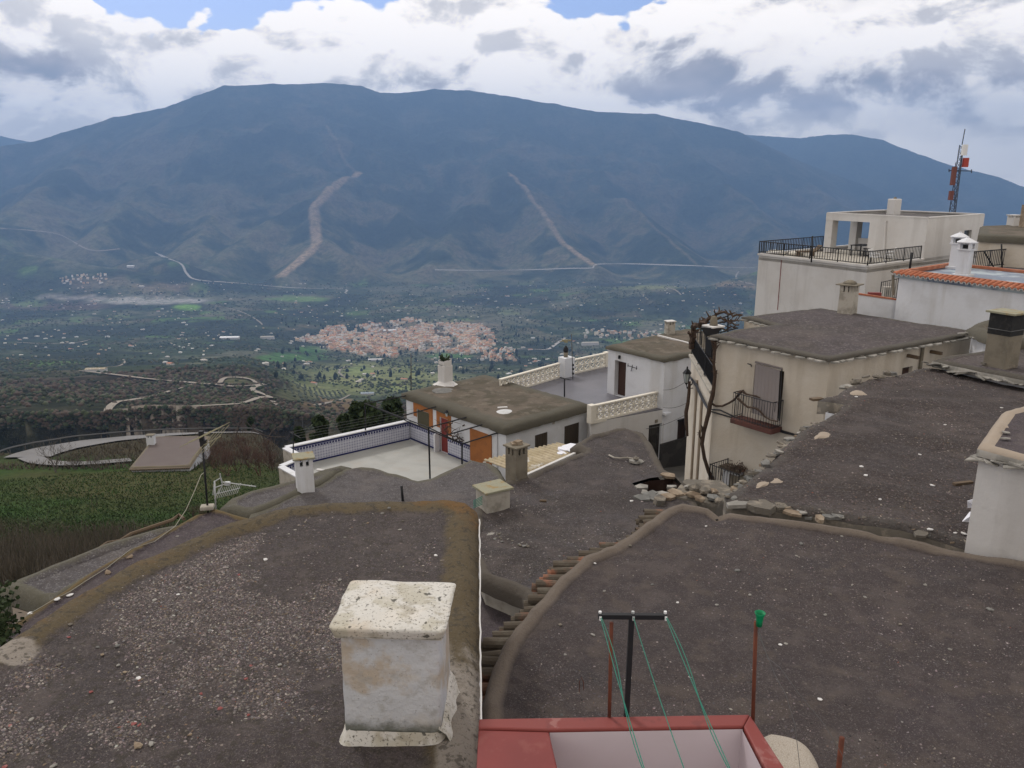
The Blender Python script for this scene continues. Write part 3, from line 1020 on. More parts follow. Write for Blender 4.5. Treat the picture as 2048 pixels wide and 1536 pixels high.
# ------------------------------------------------------------------ terrain
TL = [(0.5, -9.0), (10, -10.0), (25, -14.5), (45, -22.5), (60, -27.5), (80, -32.8), (93, -35.6), (103, -37.4), (106, -37.9), (112, -39.1), (121, -41.1), (130, -43.3), (138, -45.5), (145, -47.6), (152, -50), (175, -58), (220, -76),
      (300, -98), (400, -121.5), (600, -165.5), (800, -200.5), (1000, -243.5), (1500, -346), (2200, -476), (3000, -575), (3600, -618), (4200, -642), (4800, -668), (5200, -684)]
TR = [(0.5, -9.6), (10, -10.0), (20, -11.6), (30, -12.2), (42, -16.2), (60, -24), (90, -38), (150, -62), (250, -92), (400, -128), (700, -202), (1200, -338), (1700, -432), (2500, -566),
      (3300, -628), (4200, -655), (5200, -684)]


def _tab(T, d):
    x = np.log([t[0] for t in T])
    return np.interp(np.log(np.maximum(d, 0.6)), x, [t[1] for t in T])


RIDGES = [
    # main skyline
    ([(-900, 420, 8200), (-300, 330, 9000), (60, 285, 9300), (130, 264, 9300), (230, 236, 9200), (330, 215, 9000), (400, 190, 8900), (450, 173, 8800), (520, 169, 8800), (600, 168, 8900),
      (650, 166, 8900), (720, 171, 9000), (760, 186, 9100), (800, 186, 9100), (870, 179, 9100), (940, 181, 9100), (1020, 193, 9000), (1110, 209, 9000), (1190, 223, 9000),
      (1310, 229, 9100), (1400, 246, 9200), (1470, 262, 9200), (1540, 300, 9300), (1700, 360, 9400), (1900, 440, 9500)], 0.60),
    ([(-500, 250, 12500), (-200, 262, 12500), (0, 272, 12500), (60, 284, 12500), (120, 300, 12500)], 0.5),
    ([(1380, 262, 11500), (1540, 272, 11500), (1600, 276, 11500), (1650, 270, 11300), (1700, 268, 11200), (1760, 279, 11100), (1840, 309, 11000), (1900, 330, 11000), (1980, 350, 10900),
      (2048, 374, 10800), (2300, 440, 10600), (2900, 520, 10000)], 0.5),
    ([(450, 173, 8800), (400, 230, 8400), (350, 330, 7600), (260, 400, 6900), (190, 470, 6200)], 0.62),
    ([(230, 236, 9200), (150, 320, 8000), (60, 400, 7000), (-60, 480, 6000)], 0.6),
    ([(550, 169, 8800), (520, 270, 8100), (470, 360, 7300), (420, 430, 6500), (380, 500, 5800)], 0.66),
    ([(690, 180, 8900), (672, 240, 8500), (655, 296, 8100), (690, 330, 7600), (716, 345, 7350), (672, 372, 6950), (628, 420, 6450), (634, 490, 5800), (560, 551, 5250)], 0.62),
    ([(716, 345, 7350), (780, 415, 6700), (850, 468, 6150), (915, 535, 5500)], 0.66),
    ([(634, 470, 5950), (690, 505, 5600), (740, 550, 5300)], 0.7),
    ([(672, 372, 6950), (560, 430, 6450), (470, 490, 5900), (410, 545, 5300)], 0.66),
    ([(870, 180, 9100), (930, 255, 8500), (985, 310, 7800), (1020, 342, 7300), (1075, 410, 6600), (1128, 485, 5850), (1188, 530, 5350)], 0.62),
    ([(1020, 342, 7300), (960, 395, 6800), (905, 460, 6150), (860, 530, 5500)], 0.68),
    ([(1110, 209, 9000), (1160, 300, 8300), (1230, 385, 7200), (1300, 445, 6500), (1395, 530, 5500)], 0.64),
    ([(1310, 229, 9100), (1400, 320, 8300), (1500, 420, 7300), (1560, 500, 6300), (1600, 560, 5600)], 0.62),
    ([(1500, 300, 9300), (1640, 380, 8400), (1750, 460, 7300), (1850, 540, 6200)], 0.6),
    ([(1800, 320, 11000), (1900, 420, 9000), (2000, 500, 7500)], 0.55),
    ([(1620, 520, 4700), (1530, 541, 4500), (1470, 562, 4350), (1415, 592, 4150)], 0.42),
    ([(1380, 580, 4200), (1300, 572, 4300), (1230, 588, 4200)], 0.16),
    ([(20, 505, 5500), (110, 520, 5300), (190, 533, 5200), (250, 545, 5000)], 0.3),
    ([(300, 505, 5400), (360, 528, 5150), (385, 555, 4950)], 0.45),
]
_R3 = []
for pts, kk in RIDGES:
    P = []
    for (px, py, d) in pts:
        r = ray(px, py)
        s = d / math.hypot(r.x, r.y)
        P.append((r.x * s, r.y * s, r.z * s))
    _R3.append((np.array(P), kk))


def base_z(X, Y):
    d = np.maximum(Y, 0.55 * np.hypot(X, Y))      # the slopes below the village run parallel to the valley
    az = np.arctan2(X, Y)
    # 0 = left table, 1 = right table (azimuth of source pixels 450..760)
    w = smooth(math.atan((455 - 1024) / 1654), math.atan((640 - 1024) / 1654), az)
    # the hillside breaks away just beyond the outer edge of the road bend
    rd = np.interp(1024 + 1513 * np.tan(np.clip(az, -1.2, 1.2)), [30, 65, 120, 200, 300, 380, 470], [102, 106, 112, 121, 130, 138, 146]) + 5.5
    zl = _tab(TL, d)
    zl = np.where((d > rd) & (d < 400), np.maximum(np.minimum(zl, _tab(TL, rd) - 0.5 * (d - rd)), zl - 26), zl)
    z = zl * (1 - w) + _tab(TR, d) * w
    z = np.where(d > 5200, -684 + np.minimum((d - 5200) * 0.05, 150), z)
    return z


def terrain_z(X, Y):
    X, Y = np.asarray(X, float), np.asarray(Y, float)
    d = np.hypot(X, Y)
    z = base_z(X, Y)
    amp = np.interp(d, [0, 60, 150, 250, 500, 1000, 1600, 2500, 5200, 7000], [0.1, 0.3, 0.6, 7, 17, 20, 14, 9, 9, 0])
    z = z + amp * fbm(X / 260 + 5, Y / 260 + 3, 4) + np.minimum(amp, 5) * 0.5 * fbm(X / 60, Y / 60, 3)
    far = d > 3800
    if np.any(far):
        Xf, Yf = X[far], Y[far]
        wx = Xf + 130 * fbm(Xf / 700, Yf / 700 + 9, 3)
        wy = Yf + 130 * fbm(Xf / 700 + 30, Yf / 700, 3)
        zz = z[far]
        R = np.full(len(Xf), -5000.0)
        Q = np.stack([wx, wy], 1)
        Q0 = np.stack([Xf, Yf], 1)
        for P, kk in _R3:
            rz = np.full(len(Xf), -9999.0)
            dmin = np.full(len(Xf), 1e9)
            for i in range(len(P) - 1):
                a, b = P[i, :2], P[i + 1, :2]
                dd = b - a
                dd2 = max(dd @ dd, 1)
                t0 = np.clip(((Q0 - a) @ dd) / dd2, 0, 1)
                L0 = np.hypot(*(Q0 - a - t0[:, None] * dd).T)
                t = np.clip(((Q - a) @ dd) / dd2, 0, 1)
                L1 = np.hypot(*(Q - a - t[:, None] * dd).T)
                w = np.clip(L0 / 500, 0, 1)
                L = L0 * (1 - w) + L1 * w
                tt = t0 * (1 - w) + t * w
                zc = P[i, 2] * (1 - tt) + P[i + 1, 2] * tt
                Ls = np.sqrt(L * L + 45 ** 2) - 45
                Lq = np.minimum(Ls, 2500)
                rz = np.maximum(rz, zc - kk * Ls + 0.00002 * Lq * Lq)
                dmin = np.minimum(dmin, L)
            kx = 26.0
            m = np.maximum(R, rz)
            R = m + kx * np.exp(-np.abs(R - rz) / kx) * 0.4
        h = np.clip((R - zz) / 300, 0, 1)
        rg = 1 - np.abs(fbm(Xf / 380, Yf / 520, 4)) * 2
        R = R + h * (34 * fbm(Xf / 230 + 4, Yf / 230, 4) + 60 * (rg - 0.6)) * np.clip((R + 684) / 500, 0.2, 1) * smooth(8900, 7800, d[far]) + h * 6 * fbm(Xf / 60, Yf / 60, 3)
        m = np.maximum(zz, R)
        out = m + 14 * np.exp(-np.abs(R - zz) / 22)
        z = z.copy()
        z[far] = np.where(R > zz - 120, out, zz)
    return z


def tz(x, y):
    return float(terrain_z(np.array([x]), np.array([y]))[0])


def hit_many(px, py, d0=50.0, d1=11000.0, n=260):
    """where rays of pixels meet the terrain; returns (N,3) and ok mask"""
    px, py = np.asarray(px, float), np.asarray(py, float)
    rx = (px - 1024) / FPX
    u = (768 - py) / FPX
    ry, rz = CT + u * ST, -ST + u * CT
    h = np.hypot(rx, ry)
    rx, ry, rz = rx / h, ry / h, rz / h
    ds = np.exp(np.linspace(math.log(d0), math.log(d1), n))
    lo = np.full(len(px), np.nan)
    done = np.zeros(len(px), bool)
    prev = ds[0]
    for d in ds:
        act = ~done
        if not act.any():
            break
        z = terrain_z(rx[act] * d, ry[act] * d)
        under = rz[act] * d < z
        idx = np.where(act)[0][under]
        lo[idx] = prev
        done[idx] = True
        prev = d
    ok = done.copy()
    a = np.where(ok, lo, d0)
    b = a * (ds[1] / ds[0]) * 1.001
    for _ in range(9):
        mid = (a + b) / 2
        under = rz * mid < terrain_z(rx * mid, ry * mid)
        b = np.where(under, mid, b)
        a = np.where(under, a, mid)
    m = (a + b) / 2
    return np.stack([rx * m, ry * m, rz * m], 1), ok


def px_of(X, Y, Z):
    """source pixel of world points (numpy), used to lay out the land cover seen in the photograph"""
    dep = Y * CT - Z * ST
    return 1024 + FPX * X / dep, 768 - FPX * (Y * ST + Z * CT) / dep


def build_terrain():
    left = math.atan((-1400 - 1024) / 1654)
    cols = np.concatenate([np.linspace(-1.45, -0.62, 60, endpoint=False), np.linspace(-0.62, 0.62, 660), np.linspace(0.62, 1.45, 61)[1:]])
    ys = np.arange(1400, 566, -2.2)
    dL = np.array([t[0] for t in TL])
    # rows: distances equally spaced in picture height along the average slope, then even steps over the mountain
    dd = np.exp(np.linspace(math.log(3.0), math.log(5200), 6000))
    zz = 0.5 * (_tab(TL, dd) + _tab(TR, dd))
    yy = 768 + FPX * np.tan(np.arctan(-zz / dd) - PITCH)
    yy = np.minimum.accumulate(yy)
    yy -= np.arange(len(yy)) * 1e-6
    rows = np.interp(-ys, -yy, dd)
    gap = []
    for a, b in zip(rows[:-1], rows[1:]):       # no step longer than 4 percent of the distance
        k = max(1, int(math.ceil((b - a) / (0.03 * a + 0.4))))
        gap += list(np.linspace(a, b, k, endpoint=False))
    rows = np.array(gap + list(np.arange(5200, 9600, 19)) + list(np.arange(9600, 12800, 60)) + [13500, 15000, 18000, 24000])
    A, Dg = np.meshgrid(cols, rows)
    X, Y = Dg * np.sin(A), Dg * np.cos(A)
    Z = terrain_z(X.ravel(), Y.ravel()).reshape(X.shape)
    nr, nc = X.shape
    # ---- land cover
    x, y, z = X.ravel(), Y.ravel(), Z.ravel()
    d = np.maximum(y, 0.55 * Dg.ravel())
    px, py = px_of(x, y, z)
    n1 = fbm(x / 90, y / 90, 4)
    n2 = fbm(x / 330 + 8, y / 330, 4)
    n3 = fbm(x / 18, y / 18, 3)
    C = np.zeros((len(x), 3))
    scrub = np.array((0.050, 0.046, 0.030))
    C[:] = scrub
    mixc = lambda c, w: C.__setitem__(slice(None), C * (1 - w[:, None]) + np.array(c) * w[:, None])
    # meadow below the village on the left
    mead = smooth(40, 55, d) * smooth(108, 97, d + 5 * n3) * smooth(700, 420, px)
    mixc((0.036, 0.070, 0.020), mead)
    mixc((0.060, 0.062, 0.026), mead * smooth(0.0, 0.45, n3 + 0.5 * n1))
    mixc((0.055, 0.042, 0.03), smooth(68, 56, d + 6 * n3) * smooth(700, 300, px) * 0.85)
    mixc((0.075, 0.058, 0.035), smooth(104, 112, d) * smooth(160, 150, d) * smooth(0.0, 0.5, n3 + n1) * 0.7)
    # ravine slopes on the left
    rav = smooth(150, 180, d) * smooth(1150, 800, d)
    mixc((0.040, 0.034, 0.024), rav)
    mixc((0.105, 0.075, 0.058), rav * smooth(0.0, 0.35, n1 + 0.6 * n3))
    mixc((0.026, 0.033, 0.018), rav * smooth(0.0, 0.4, n2) * 0.8)
    # valley floor: groves, fields, bare plots
    val = smooth(800, 1150, d) * smooth(5600, 5100, d)
    mixc((0.040, 0.052, 0.030), val)
    rx_ = x * 0.94 + y * 0.34
    ry_ = -x * 0.34 + y * 0.94
    cx, cy = np.floor(rx_ / 95 + 0.5 * fbm(x / 200, y / 200, 2)), np.floor(ry_ / 130 + 0.6 * fbm(x / 180 + 4, y / 180, 2))
    cell = _perm[(cx.astype(int) * 92837111 ^ cy.astype(int) * 689287499) & 65535]
    mixc((0.075, 0.125, 0.038), val * (cell > 0.93) * 0.85)
    mixc((0.095, 0.105, 0.055), val * ((cell > 0.80) & (cell < 0.87)) * 0.6)
    mixc((0.105, 0.085, 0.060), val * ((cell > 0.12) & (cell < 0.20)) * 0.55)
    mixc((0.026, 0.040, 0.028), val * (cell < 0.10) * 0.8)
    mixc((0.024, 0.030, 0.026), val * smooth(0.02, 0.22, n2 + .3 * n1) * 0.8)
    mixc((0.12, 0.115, 0.085), val * smooth(0.10, 0.32, -n2 + .4 * n1) * 0.6)

    def patch(cx_, cy_, rx, ry, col, amt=1.0, hard=0.6, e=0.25):
        q = np.hypot((px - cx_) / rx, (py - cy_) / ry) + e * n1
        mixc(col, smooth(1.0, hard, q) * amt * (d < 5600))
    patch(300, 602, 150, 9, (0.27, 0.255, 0.235), 0.95)          # gravel bed of the river
    patch(150, 595, 90, 6, (0.23, 0.21, 0.195), 0.8)
    patch(110, 612, 150, 10, (0.085, 0.062, 0.055), 0.8)
    patch(375, 614, 36, 8, (0.13, 0.24, 0.05), 0.9)
    patch(60, 608, 45, 8, (0.10, 0.15, 0.055), 0.7)
    patch(600, 598, 70, 6, (0.12, 0.19, 0.06), 0.8)
    patch(560, 715, 55, 11, (0.055, 0.115, 0.035), 0.9)
    patch(620, 700, 40, 8, (0.055, 0.125, 0.035), 0.8)
    patch(720, 742, 34, 12, (0.075, 0.16, 0.04), 0.9)
    patch(900, 712, 60, 7, (0.075, 0.15, 0.045), 0.7)
    patch(800, 541, 18, 6, (0.11, 0.20, 0.07), 0.9)
    patch(780, 775, 40, 8, (0.075, 0.14, 0.04), 0.7)
    patch(480, 762, 45, 9, (0.15, 0.15, 0.08), 0.7)
    patch(620, 785, 80, 22, (0.13, 0.135, 0.075), 0.8)
    patch(320, 575, 90, 10, (0.15, 0.115, 0.085), 0.7)
    patch(200, 565, 90, 14, (0.15, 0.12, 0.09), 0.6)
    patch(1310, 575, 55, 7, (0.15, 0.16, 0.075), 0.7)
    patch(1480, 570, 60, 9, (0.21, 0.15, 0.10), 0.7)
    patch(870, 655, 160, 18, (0.20, 0.16, 0.13), 0.5)
    patch(800, 685, 200, 28, (0.20, 0.17, 0.14), 0.6)
    patch(760, 756, 240, 52, (0.165, 0.175, 0.075), 0.8, 0.3)  # sunlit stretch of the valley, its brightness painted into the ground colour
    patch(620, 715, 45, 9, (0.07, 0.14, 0.04), 0.6)
    patch(660, 810, 60, 16, (0.20, 0.14, 0.085), 0.75, 0.7, 0.7)
    patch(620, 830, 90, 18, (0.070, 0.055, 0.045), 0.6)
    # mountain
    mo = smooth(5000, 5500, d + 0.0 * n2)
    mixc((0.040, 0.050, 0.034), mo)
    low = smooth(7600, 6000, d)
    mixc((0.125, 0.118, 0.066), mo * low * smooth(-0.3, 0.25, n2 + 0.3 * n1) * 0.9)
    mixc((0.10, 0.085, 0.060), mo * smooth(0.0, 0.35, n2 + 0.5 * n1) * smooth(9600, 7500, d) * 0.7)
    mixc((0.022, 0.032, 0.020), mo * smooth(0.1, -0.35, n2 + .3 * n1) * 0.85)
    # fire breaks along two spur crests
    Q = np.stack([x, y], 1)
    sel = mo > 0
    for (ri, w, amt, i0) in ((6, 40, 0.95, 4), (6, 13, 0.45, 2), (10, 22, 0.85, 3), (12, 12, 0.3, 2)):
        P = _R3[ri][0][i0:, :2]
        w2 = np.zeros(len(x))
        dist = seg_dist(Q[sel], P, closed=False)
        w2[sel] = smooth(w * 1.25, w * 0.7, dist + 9 * n1[sel])
        mixc((0.25, 0.185, 0.125), w2 * amt)
    C *= ((1 + 0.20 * n3) * (1 + 0.5 * smooth(900, 1300, d) * smooth(6500, 5200, d)))[:, None]
    me = bpy.data.meshes.new('ground')
    co = np.stack([x, y, z], 1).astype(np.float32)
    i = np.arange((nr - 1) * nc).reshape(nr - 1, nc)[:, :-1].ravel()
    F = np.stack([i, i + 1, i + nc + 1, i + nc], 1).astype(np.int32)
    me.vertices.add(len(co))
    me.vertices.foreach_set('co', co.ravel())
    me.loops.add(F.size)
    me.loops.foreach_set('vertex_index', F.ravel())
    me.polygons.add(len(F))
    me.polygons.foreach_set('loop_start', np.arange(0, F.size, 4, dtype=np.int32))
    me.polygons.foreach_set('loop_total', np.full(len(F), 4, np.int32))
    me.polygons.foreach_set('use_smooth', np.ones(len(F), bool))
    me.update(calc_edges=True)
    at = me.color_attributes.new('Col', 'FLOAT_COLOR', 'POINT')
    at.data.foreach_set('color', np.column_stack([np.clip(C, 0.005, 1), np.ones(len(x))]).ravel().astype(np.float32))
    m = bpy.data.materials.new('land_cover')
    m.use_nodes = True
    t = m.node_tree
    t.nodes.clear()
    k = NT(t)
    out = k.n.new('ShaderNodeOutputMaterial')
    b = k.n.new('ShaderNodeBsdfPrincipled')
    b.inputs['Roughness'].default_value = 1.0
    b.inputs['Specular IOR Level'].default_value = 0.05
    k.l.new(b.outputs[0], out.inputs[0])
    g = k.n.new('ShaderNodeNewGeometry').outputs['Position']
    a = k.n.new('ShaderNodeAttribute')
    a.attribute_name = 'Col'
    ln = k.vmath('LENGTH', g)
    nearf = k.ramp(ln, 180, 60)
    farf = k.ramp(ln, 150, 500)
    c = k.mix(k.math('MULTIPLY', k.ramp(k.noise(g, 0.9, 6, 0.7), 0.42, 0.62), nearf), a.outputs['Color'], (0.55, 0.55, 0.6), 'MULTIPLY')
    c = k.mix(k.math('MULTIPLY', k.ramp(k.noise(g, 0.035, 8, 0.72), 0.45, 0.56), k.math('MULTIPLY', farf, 0.75)), c, (0.50, 0.52, 0.55), 'MULTIPLY')
    c = k.mix(k.math('MULTIPLY', k.ramp(k.noise(g, 0.010, 10, 0.72), 0.49, 0.57), k.math('MULTIPLY', farf, 0.65)), c, (0.60, 0.66, 0.55), 'MULTIPLY')
    c = k.mix(k.math('MULTIPLY', k.ramp(k.noise(g, 0.06, 3, 0.7), 0.60, 0.72), k.math('MULTIPLY', farf, 0.35)), c, (0.13, 0.12, 0.09))
    k.l.new(c, b.inputs['Base Color'])
    bn = k.n.new('ShaderNodeBump')
    bn.inputs['Strength'].default_value = 0.8
    bn.inputs['Distance'].default_value = 14.0
    k.l.new(k.math('MULTIPLY', k.noise(g, 0.02, 8, 0.65), farf), bn.inputs['Height'])
    b2 = k.n.new('ShaderNodeBump')
    b2.inputs['Strength'].default_value = 0.7
    b2.inputs['Distance'].default_value = 0.5
    k.l.new(k.math('MULTIPLY', k.noise(g, 0.8, 6, 0.7), nearf), b2.inputs['Height'])
    k.l.new(bn.outputs[0], b2.inputs['Normal'])
    k.l.new(b2.outputs[0], b.inputs['Normal'])
    me.materials.append(m)
    o = bpy.data.objects.new('ground', me)
    COL.objects.link(o)
    return struct(o)


ground = build_terrain()


def ribbon(name, pxs, width, m, lift=0.15, z_on=True, sub=8, label=None, kind='structure', camber=0.0):
    """a road or track draped over the ground along a line seen in the photograph"""
    if len(pxs[0]) == 2:
        # smooth the traced line first, then find the ground under every point of it
        D_ = []
        for i in range(len(pxs) - 1):
            q0, q1, q2, q3 = [np.array(pxs[j], float) for j in (max(i - 1, 0), i, i + 1, min(i + 2, len(pxs) - 1))]
            m_ = max(2, int(np.hypot(*(q2 - q1)) / 4))
            for t in np.arange(m_) / m_:
                D_.append(0.5 * (2 * q1 + (q2 - q0) * t + (2 * q0 - 5 * q1 + 4 * q2 - q3) * t * t + (-q0 + 3 * q1 - 3 * q2 + q3) * t ** 3))
        D_ = np.array(D_ + [pxs[-1]])
        P, ok = hit_many(D_[:, 0], D_[:, 1], d0=60)
        P = [Vector(p) for p, k in zip(P, ok) if k]
        sub = 1
    else:
        P = [Vector(p) for p in pxs]
    # catmull-rom
    Q = []
    for i in range(len(P) - 1):
        p0, p1, p2, p3 = P[max(i - 1, 0)], P[i], P[i + 1], P[min(i + 2, len(P) - 1)]
        for j in range(sub):
            t = j / sub
            Q.append(0.5 * ((2 * p1) + (-p0 + p2) * t + (2 * p0 - 5 * p1 + 4 * p2 - p3) * t * t + (-p0 + 3 * p1 - 3 * p2 + p3) * t ** 3))
    Q.append(P[-1])
    vs, fs = [], []
    n = len(Q)
    across = 5
    for i, q in enumerate(Q):
        t = (Q[min(i + 1, n - 1)] - Q[max(i - 1, 0)])
        t.z = 0
        t.normalize()
        s = Vector((t.y, -t.x, 0))
        w = width if not isinstance(width, (list, tuple)) else width[0] + (width[1] - width[0]) * i / (n - 1)
        for j in range(across):
            c = q + s * w * (j / (across - 1) - .5)
            vs.append(c)
    zz = terrain_z(np.array([v.x for v in vs]), np.array([v.y for v in vs]))
    vs = [(v.x, v.y, z_ + lift) for v, z_ in zip(vs, zz)]
    for i in range(n - 1):
        for j in range(across - 1):
            a = i * across + j
            fs.append((a, a + 1, a + across + 1, a + across))
    mb = MB()
    mb.add(vs, fs)
    o = mb.build(name, m, smooth=True)
    o['kind'] = kind
    return o, Q




def by_dist(lst):
    out = []
    for (px, d) in lst:
        z = float(_tab(TL, np.array([d]))[0])
        out.append(((px - 1024) / FPX * (d * CT - z * ST), d, 0.0))
    return out


road, road_line = ribbon('road', by_dist([(520, 145), (470, 144), (430, 141.5), (380, 138), (300, 130), (200, 121), (120, 112), (75, 106), (55, 103)]), 6.0, M['asphalt'], 0.25)
road2, _ = ribbon('road', by_dist([(58, 103), (80, 99.8), (110, 98.3), (150, 98), (200, 99), (262, 101)]), 2.8, M['asphalt'], 0.30)
for pts, w in (
        ([(258, 835), (222, 838), (216, 822), (232, 806), (256, 802), (300, 794), (350, 780), (392, 768), (440, 770)], 4.5),
        ([(262, 826), (320, 827), (380, 818), (430, 815), (480, 811), (520, 798), (540, 797), (505, 782), (520, 772)], 5),
        ([(160, 743), (220, 750), (300, 760), (380, 767), (430, 771), (470, 775), (530, 771)], 5),
        ([(440, 768), (450, 758), (480, 757), (505, 762), (512, 768)], 5),
        ([(545, 803), (560, 815)], 4),
        ([(185, 735), (235, 733), (250, 724), (246, 719)], 4),
        ([(30, 685), (90, 688), (150, 686), (180, 680)], 6),
        ([(310, 505), (330, 515), (362, 528), (374, 548), (395, 560), (470, 566), (560, 574), (620, 577), (690, 578), (690, 586)], 13),
        ([(430, 612), (470, 620), (500, 632), (520, 645), (524, 650)], 7),
        ([(678, 748), (680, 740), (692, 734), (712, 732)], 6),
        ([(680, 748), (690, 756), (710, 758)], 5),
        ([(870, 540), (960, 541), (1050, 540), (1140, 537), (1186, 536), (1192, 529), (1260, 528), (1330, 530), (1395, 532), (1450, 535), (1509, 536)], 11),
        ([(1478, 543), (1472, 552), (1478, 562), (1510, 570)], 9),
        ([(1000, 698), (1060, 699), (1095, 699), (1110, 690), (1130, 676)], 12),
        ([(630, 812), (655, 806), (680, 800), (700, 790)], 4),
        ([(0, 457), (60, 461), (120, 470), (180, 500), (240, 498)], 9),
        ([(1330, 575), (1350, 580), (1362, 590)], 8)):
    o, _ = ribbon('track', pts, w, M['track_pale'] if w > 9 else M['dirt_track'], 0.7 if w < 5 else 1.5)
    o['label'] = None
    del o['label']

# haze over the valley
hz = MB()
hz.box((0, 6100, 120), (27000, 12900, 1780))
haze = hz.build('haze', [])
haze['kind'] = 'stuff'
hm = bpy.data.materials.new('haze')
hm.use_nodes = True
hm.node_tree.nodes.clear()
k = NT(hm.node_tree)
ho = k.n.new('ShaderNodeOutputMaterial')
hv = k.n.new('ShaderNodeVolumePrincipled')
hv.inputs['Density'].default_value = HAZE_DENSITY
hv.inputs['Color'].default_value = (*HAZE_COLOR, 1)
hv.inputs['Anisotropy'].default_value = 0.25
k.l.new(hv.outputs[0], ho.inputs['Volume'])
haze.data.materials.append(hm)
haze.display_type = 'WIRE'

# ================================================================== the village


def house(label, loc, name='house', cat='house', group=None):
    return thing(name, label, cat, loc, group)


def walls_of(h, outline, z1, z0, m, inset=0.12, name='wall'):
    """plain outer wall under a roof outline"""
    pts = [Vector(xy(p)) for p in outline]
    c = sum(pts, Vector((0, 0))) / len(pts)
    pts = [p + (c - p).normalized() * inset for p in pts]
    mb = MB()
    mb.prism([(p.x, p.y) for p in pts], z0, z1, top=False, bottom=False)
    return mb.build(name, m, h)


def pot_chimney(h, base, w, d, ht, rot, body, lid_m, holes=True, name='chimney', lid_over=0.06, lid_t=0.05, soot=True, taper=1.0):
    """square chimney with openings near its top and a flat slab lid; part of a house, its lid a sub-part"""
    mb = MB()
    bx, by, bz = base
    R = Matrix.Rotation(rot, 3, 'Z')
    hh = ht * 0.22 if holes else 0
    z1 = ht - hh

    def bx_(cx, cy, cz, sx, sy, sz, mi=0):
        c = R @ Vector((cx, cy, 0))
        mb.box((bx + c.x, by + c.y, bz + cz), (sx, sy, sz), rot, mi)
    # tapered shaft
    vs = []
    for zz, s in ((-0.3, 1.0), (z1, taper)):
        for (sx, sy) in ((-1, -1), (1, -1), (1, 1), (-1, 1)):
            c = R @ Vector((sx * w / 2 * s, sy * d / 2 * s, 0))
            vs.append((bx + c.x, by + c.y, bz + zz))
    mb.add(vs, [(0, 1, 5, 4), (1, 2, 6, 5), (2, 3, 7, 6), (3, 0, 4, 7), (4, 5, 6, 7)])
    if holes:
        a = w * 0.24
        for sx in (-1, 1):
            for sy in (-1, 1):
                bx_(sx * (w / 2 - a / 2) * taper, sy * (d / 2 - a / 2) * taper, z1 + hh / 2, a, a, hh)
        # middle mullions make two openings on the wide faces
        if w > 0.3:
            for sy in (-1, 1):
                bx_(0, sy * (d / 2 - a / 3) * taper, z1 + hh / 2, a * .8, a * .6, hh)
            for sx in (-1, 1):
                bx_(sx * (w / 2 - a / 3) * taper, 0, z1 + hh / 2, a * .6, a * .8, hh)
        bx_(0, 0, z1 + 0.01, w * 0.6, d * 0.6, 0.02, 1)
    ch = mb.build(name, [body, M['soot']], h, bevel=0.012)
    lb = MB()
    lb.box((bx, by, bz + ht + lid_t / 2), (w + lid_over * 2, d + lid_over * 2, lid_t), rot)
    lb.build('lid', lid_m, ch, bevel=0.01)
    return ch


# ------------------------------------------------------------------ A: nearest roof, left, with the big white chimney
ZA = -4.0
A_px = [(-420, 1640), (-200, 1405), (0, 1287), (100, 1216), (250, 1130), (420, 1057), (560, 1017), (650, 1003), (800, 1000), (900, 1000), (940, 1003), (955, 1016), (958, 1040)]
A_out = [xy(atz(px, py, ZA)) for px, py in A_px]
pR = atz(958, 1040, ZA)
pN = atz(961, 1536, ZA)
dR = (pN - pR).normalized()
A_out += [xy(pR + dR * k) for k in (1.0, 2.2, 3.3, 4.3, 5.2, 7.0)]
A_out += [(-5.6, -0.8)]
hA = house('nearest house, its gravel roof edged with ochre lichen and carrying the big white chimney', (-2.5, 5, -9))


def ochreA(V, D):
    # lichen rim: strongest at the back right corner and along the left back edge
    c = Vector(xy(atz(925, 1015, ZA)))
    g = np.exp(-((V[:, 0] - c.x) ** 2 + (V[:, 1] - c.y) ** 2) / 0.8)
    left = smooth(-2.0, -4.0, V[:, 0])
    return (np.clip(0.75 * g + 0.42 * left + 0.12, 0, 1) * smooth(0.5, 0.2, D))


def paleA(V, D):
    near = smooth(7.2, 5.4, V[:, 1]) * smooth(-1.2, -0.6, V[:, 0])
    pl = np.exp(-((V[:, 0] - atz(30, 1310, ZA).x) ** 2 + (V[:, 1] - atz(30, 1310, ZA).y) ** 2) / 0.05)
    return np.clip(near * smooth(0.48, 0.3, D) * 1.0 + pl * 1.6, 0, 1)


def lipA(V):
    return 1.0


_, _, infoA = roof_slab(hA, A_out, ZA, M['gravel_a'], jitter=0.008, step=0.10, lip_w=0.42, lip_h=0.055, thick=0.22, sag=0.05, wob=0.035,
                        attrs={'ochre': ochreA, 'pale': paleA}, edge_mat=M['white'], rim_mat=M['gravel_a'], round_it=0)
walls_of(hA, A_out, ZA - 0.18, -11.5, M['white'], inset=0.015)
# thin white edge of render along the right side
eb = MB()
rp = [pR + dR * t for t in np.linspace(-0.1, 6.9, 60)]
eb.tube([(p.x + 0.006 + random.uniform(-.005, .005), p.y, ZA - 0.035 + random.uniform(-.006, .006)) for p in rp], 0.008, 5)
eb.build('plaster_edge', M['mortar_white'], hA)


def maskA(P, dd):
    q = fbm(P[:, 0] * 0.9 + 3, P[:, 1] * 0.9, 4) + 0.35 * fbm(P[:, 0] * 2.7, P[:, 1] * 2.7, 3)
    w = np.clip(0.55 + 3.2 * q + 0.35 * smooth(5.6, 4.4, P[:, 1]), 0.04, 1)
    w = w * np.clip((dd - 0.42) * 6, 0.03, 1)
    c = atz(780, 1490, ZA)
    near = np.hypot((P[:, 0] - c.x) / 0.75, (P[:, 1] - c.y) / 0.55)
    return w * smooth(0.8, 1.2, near)


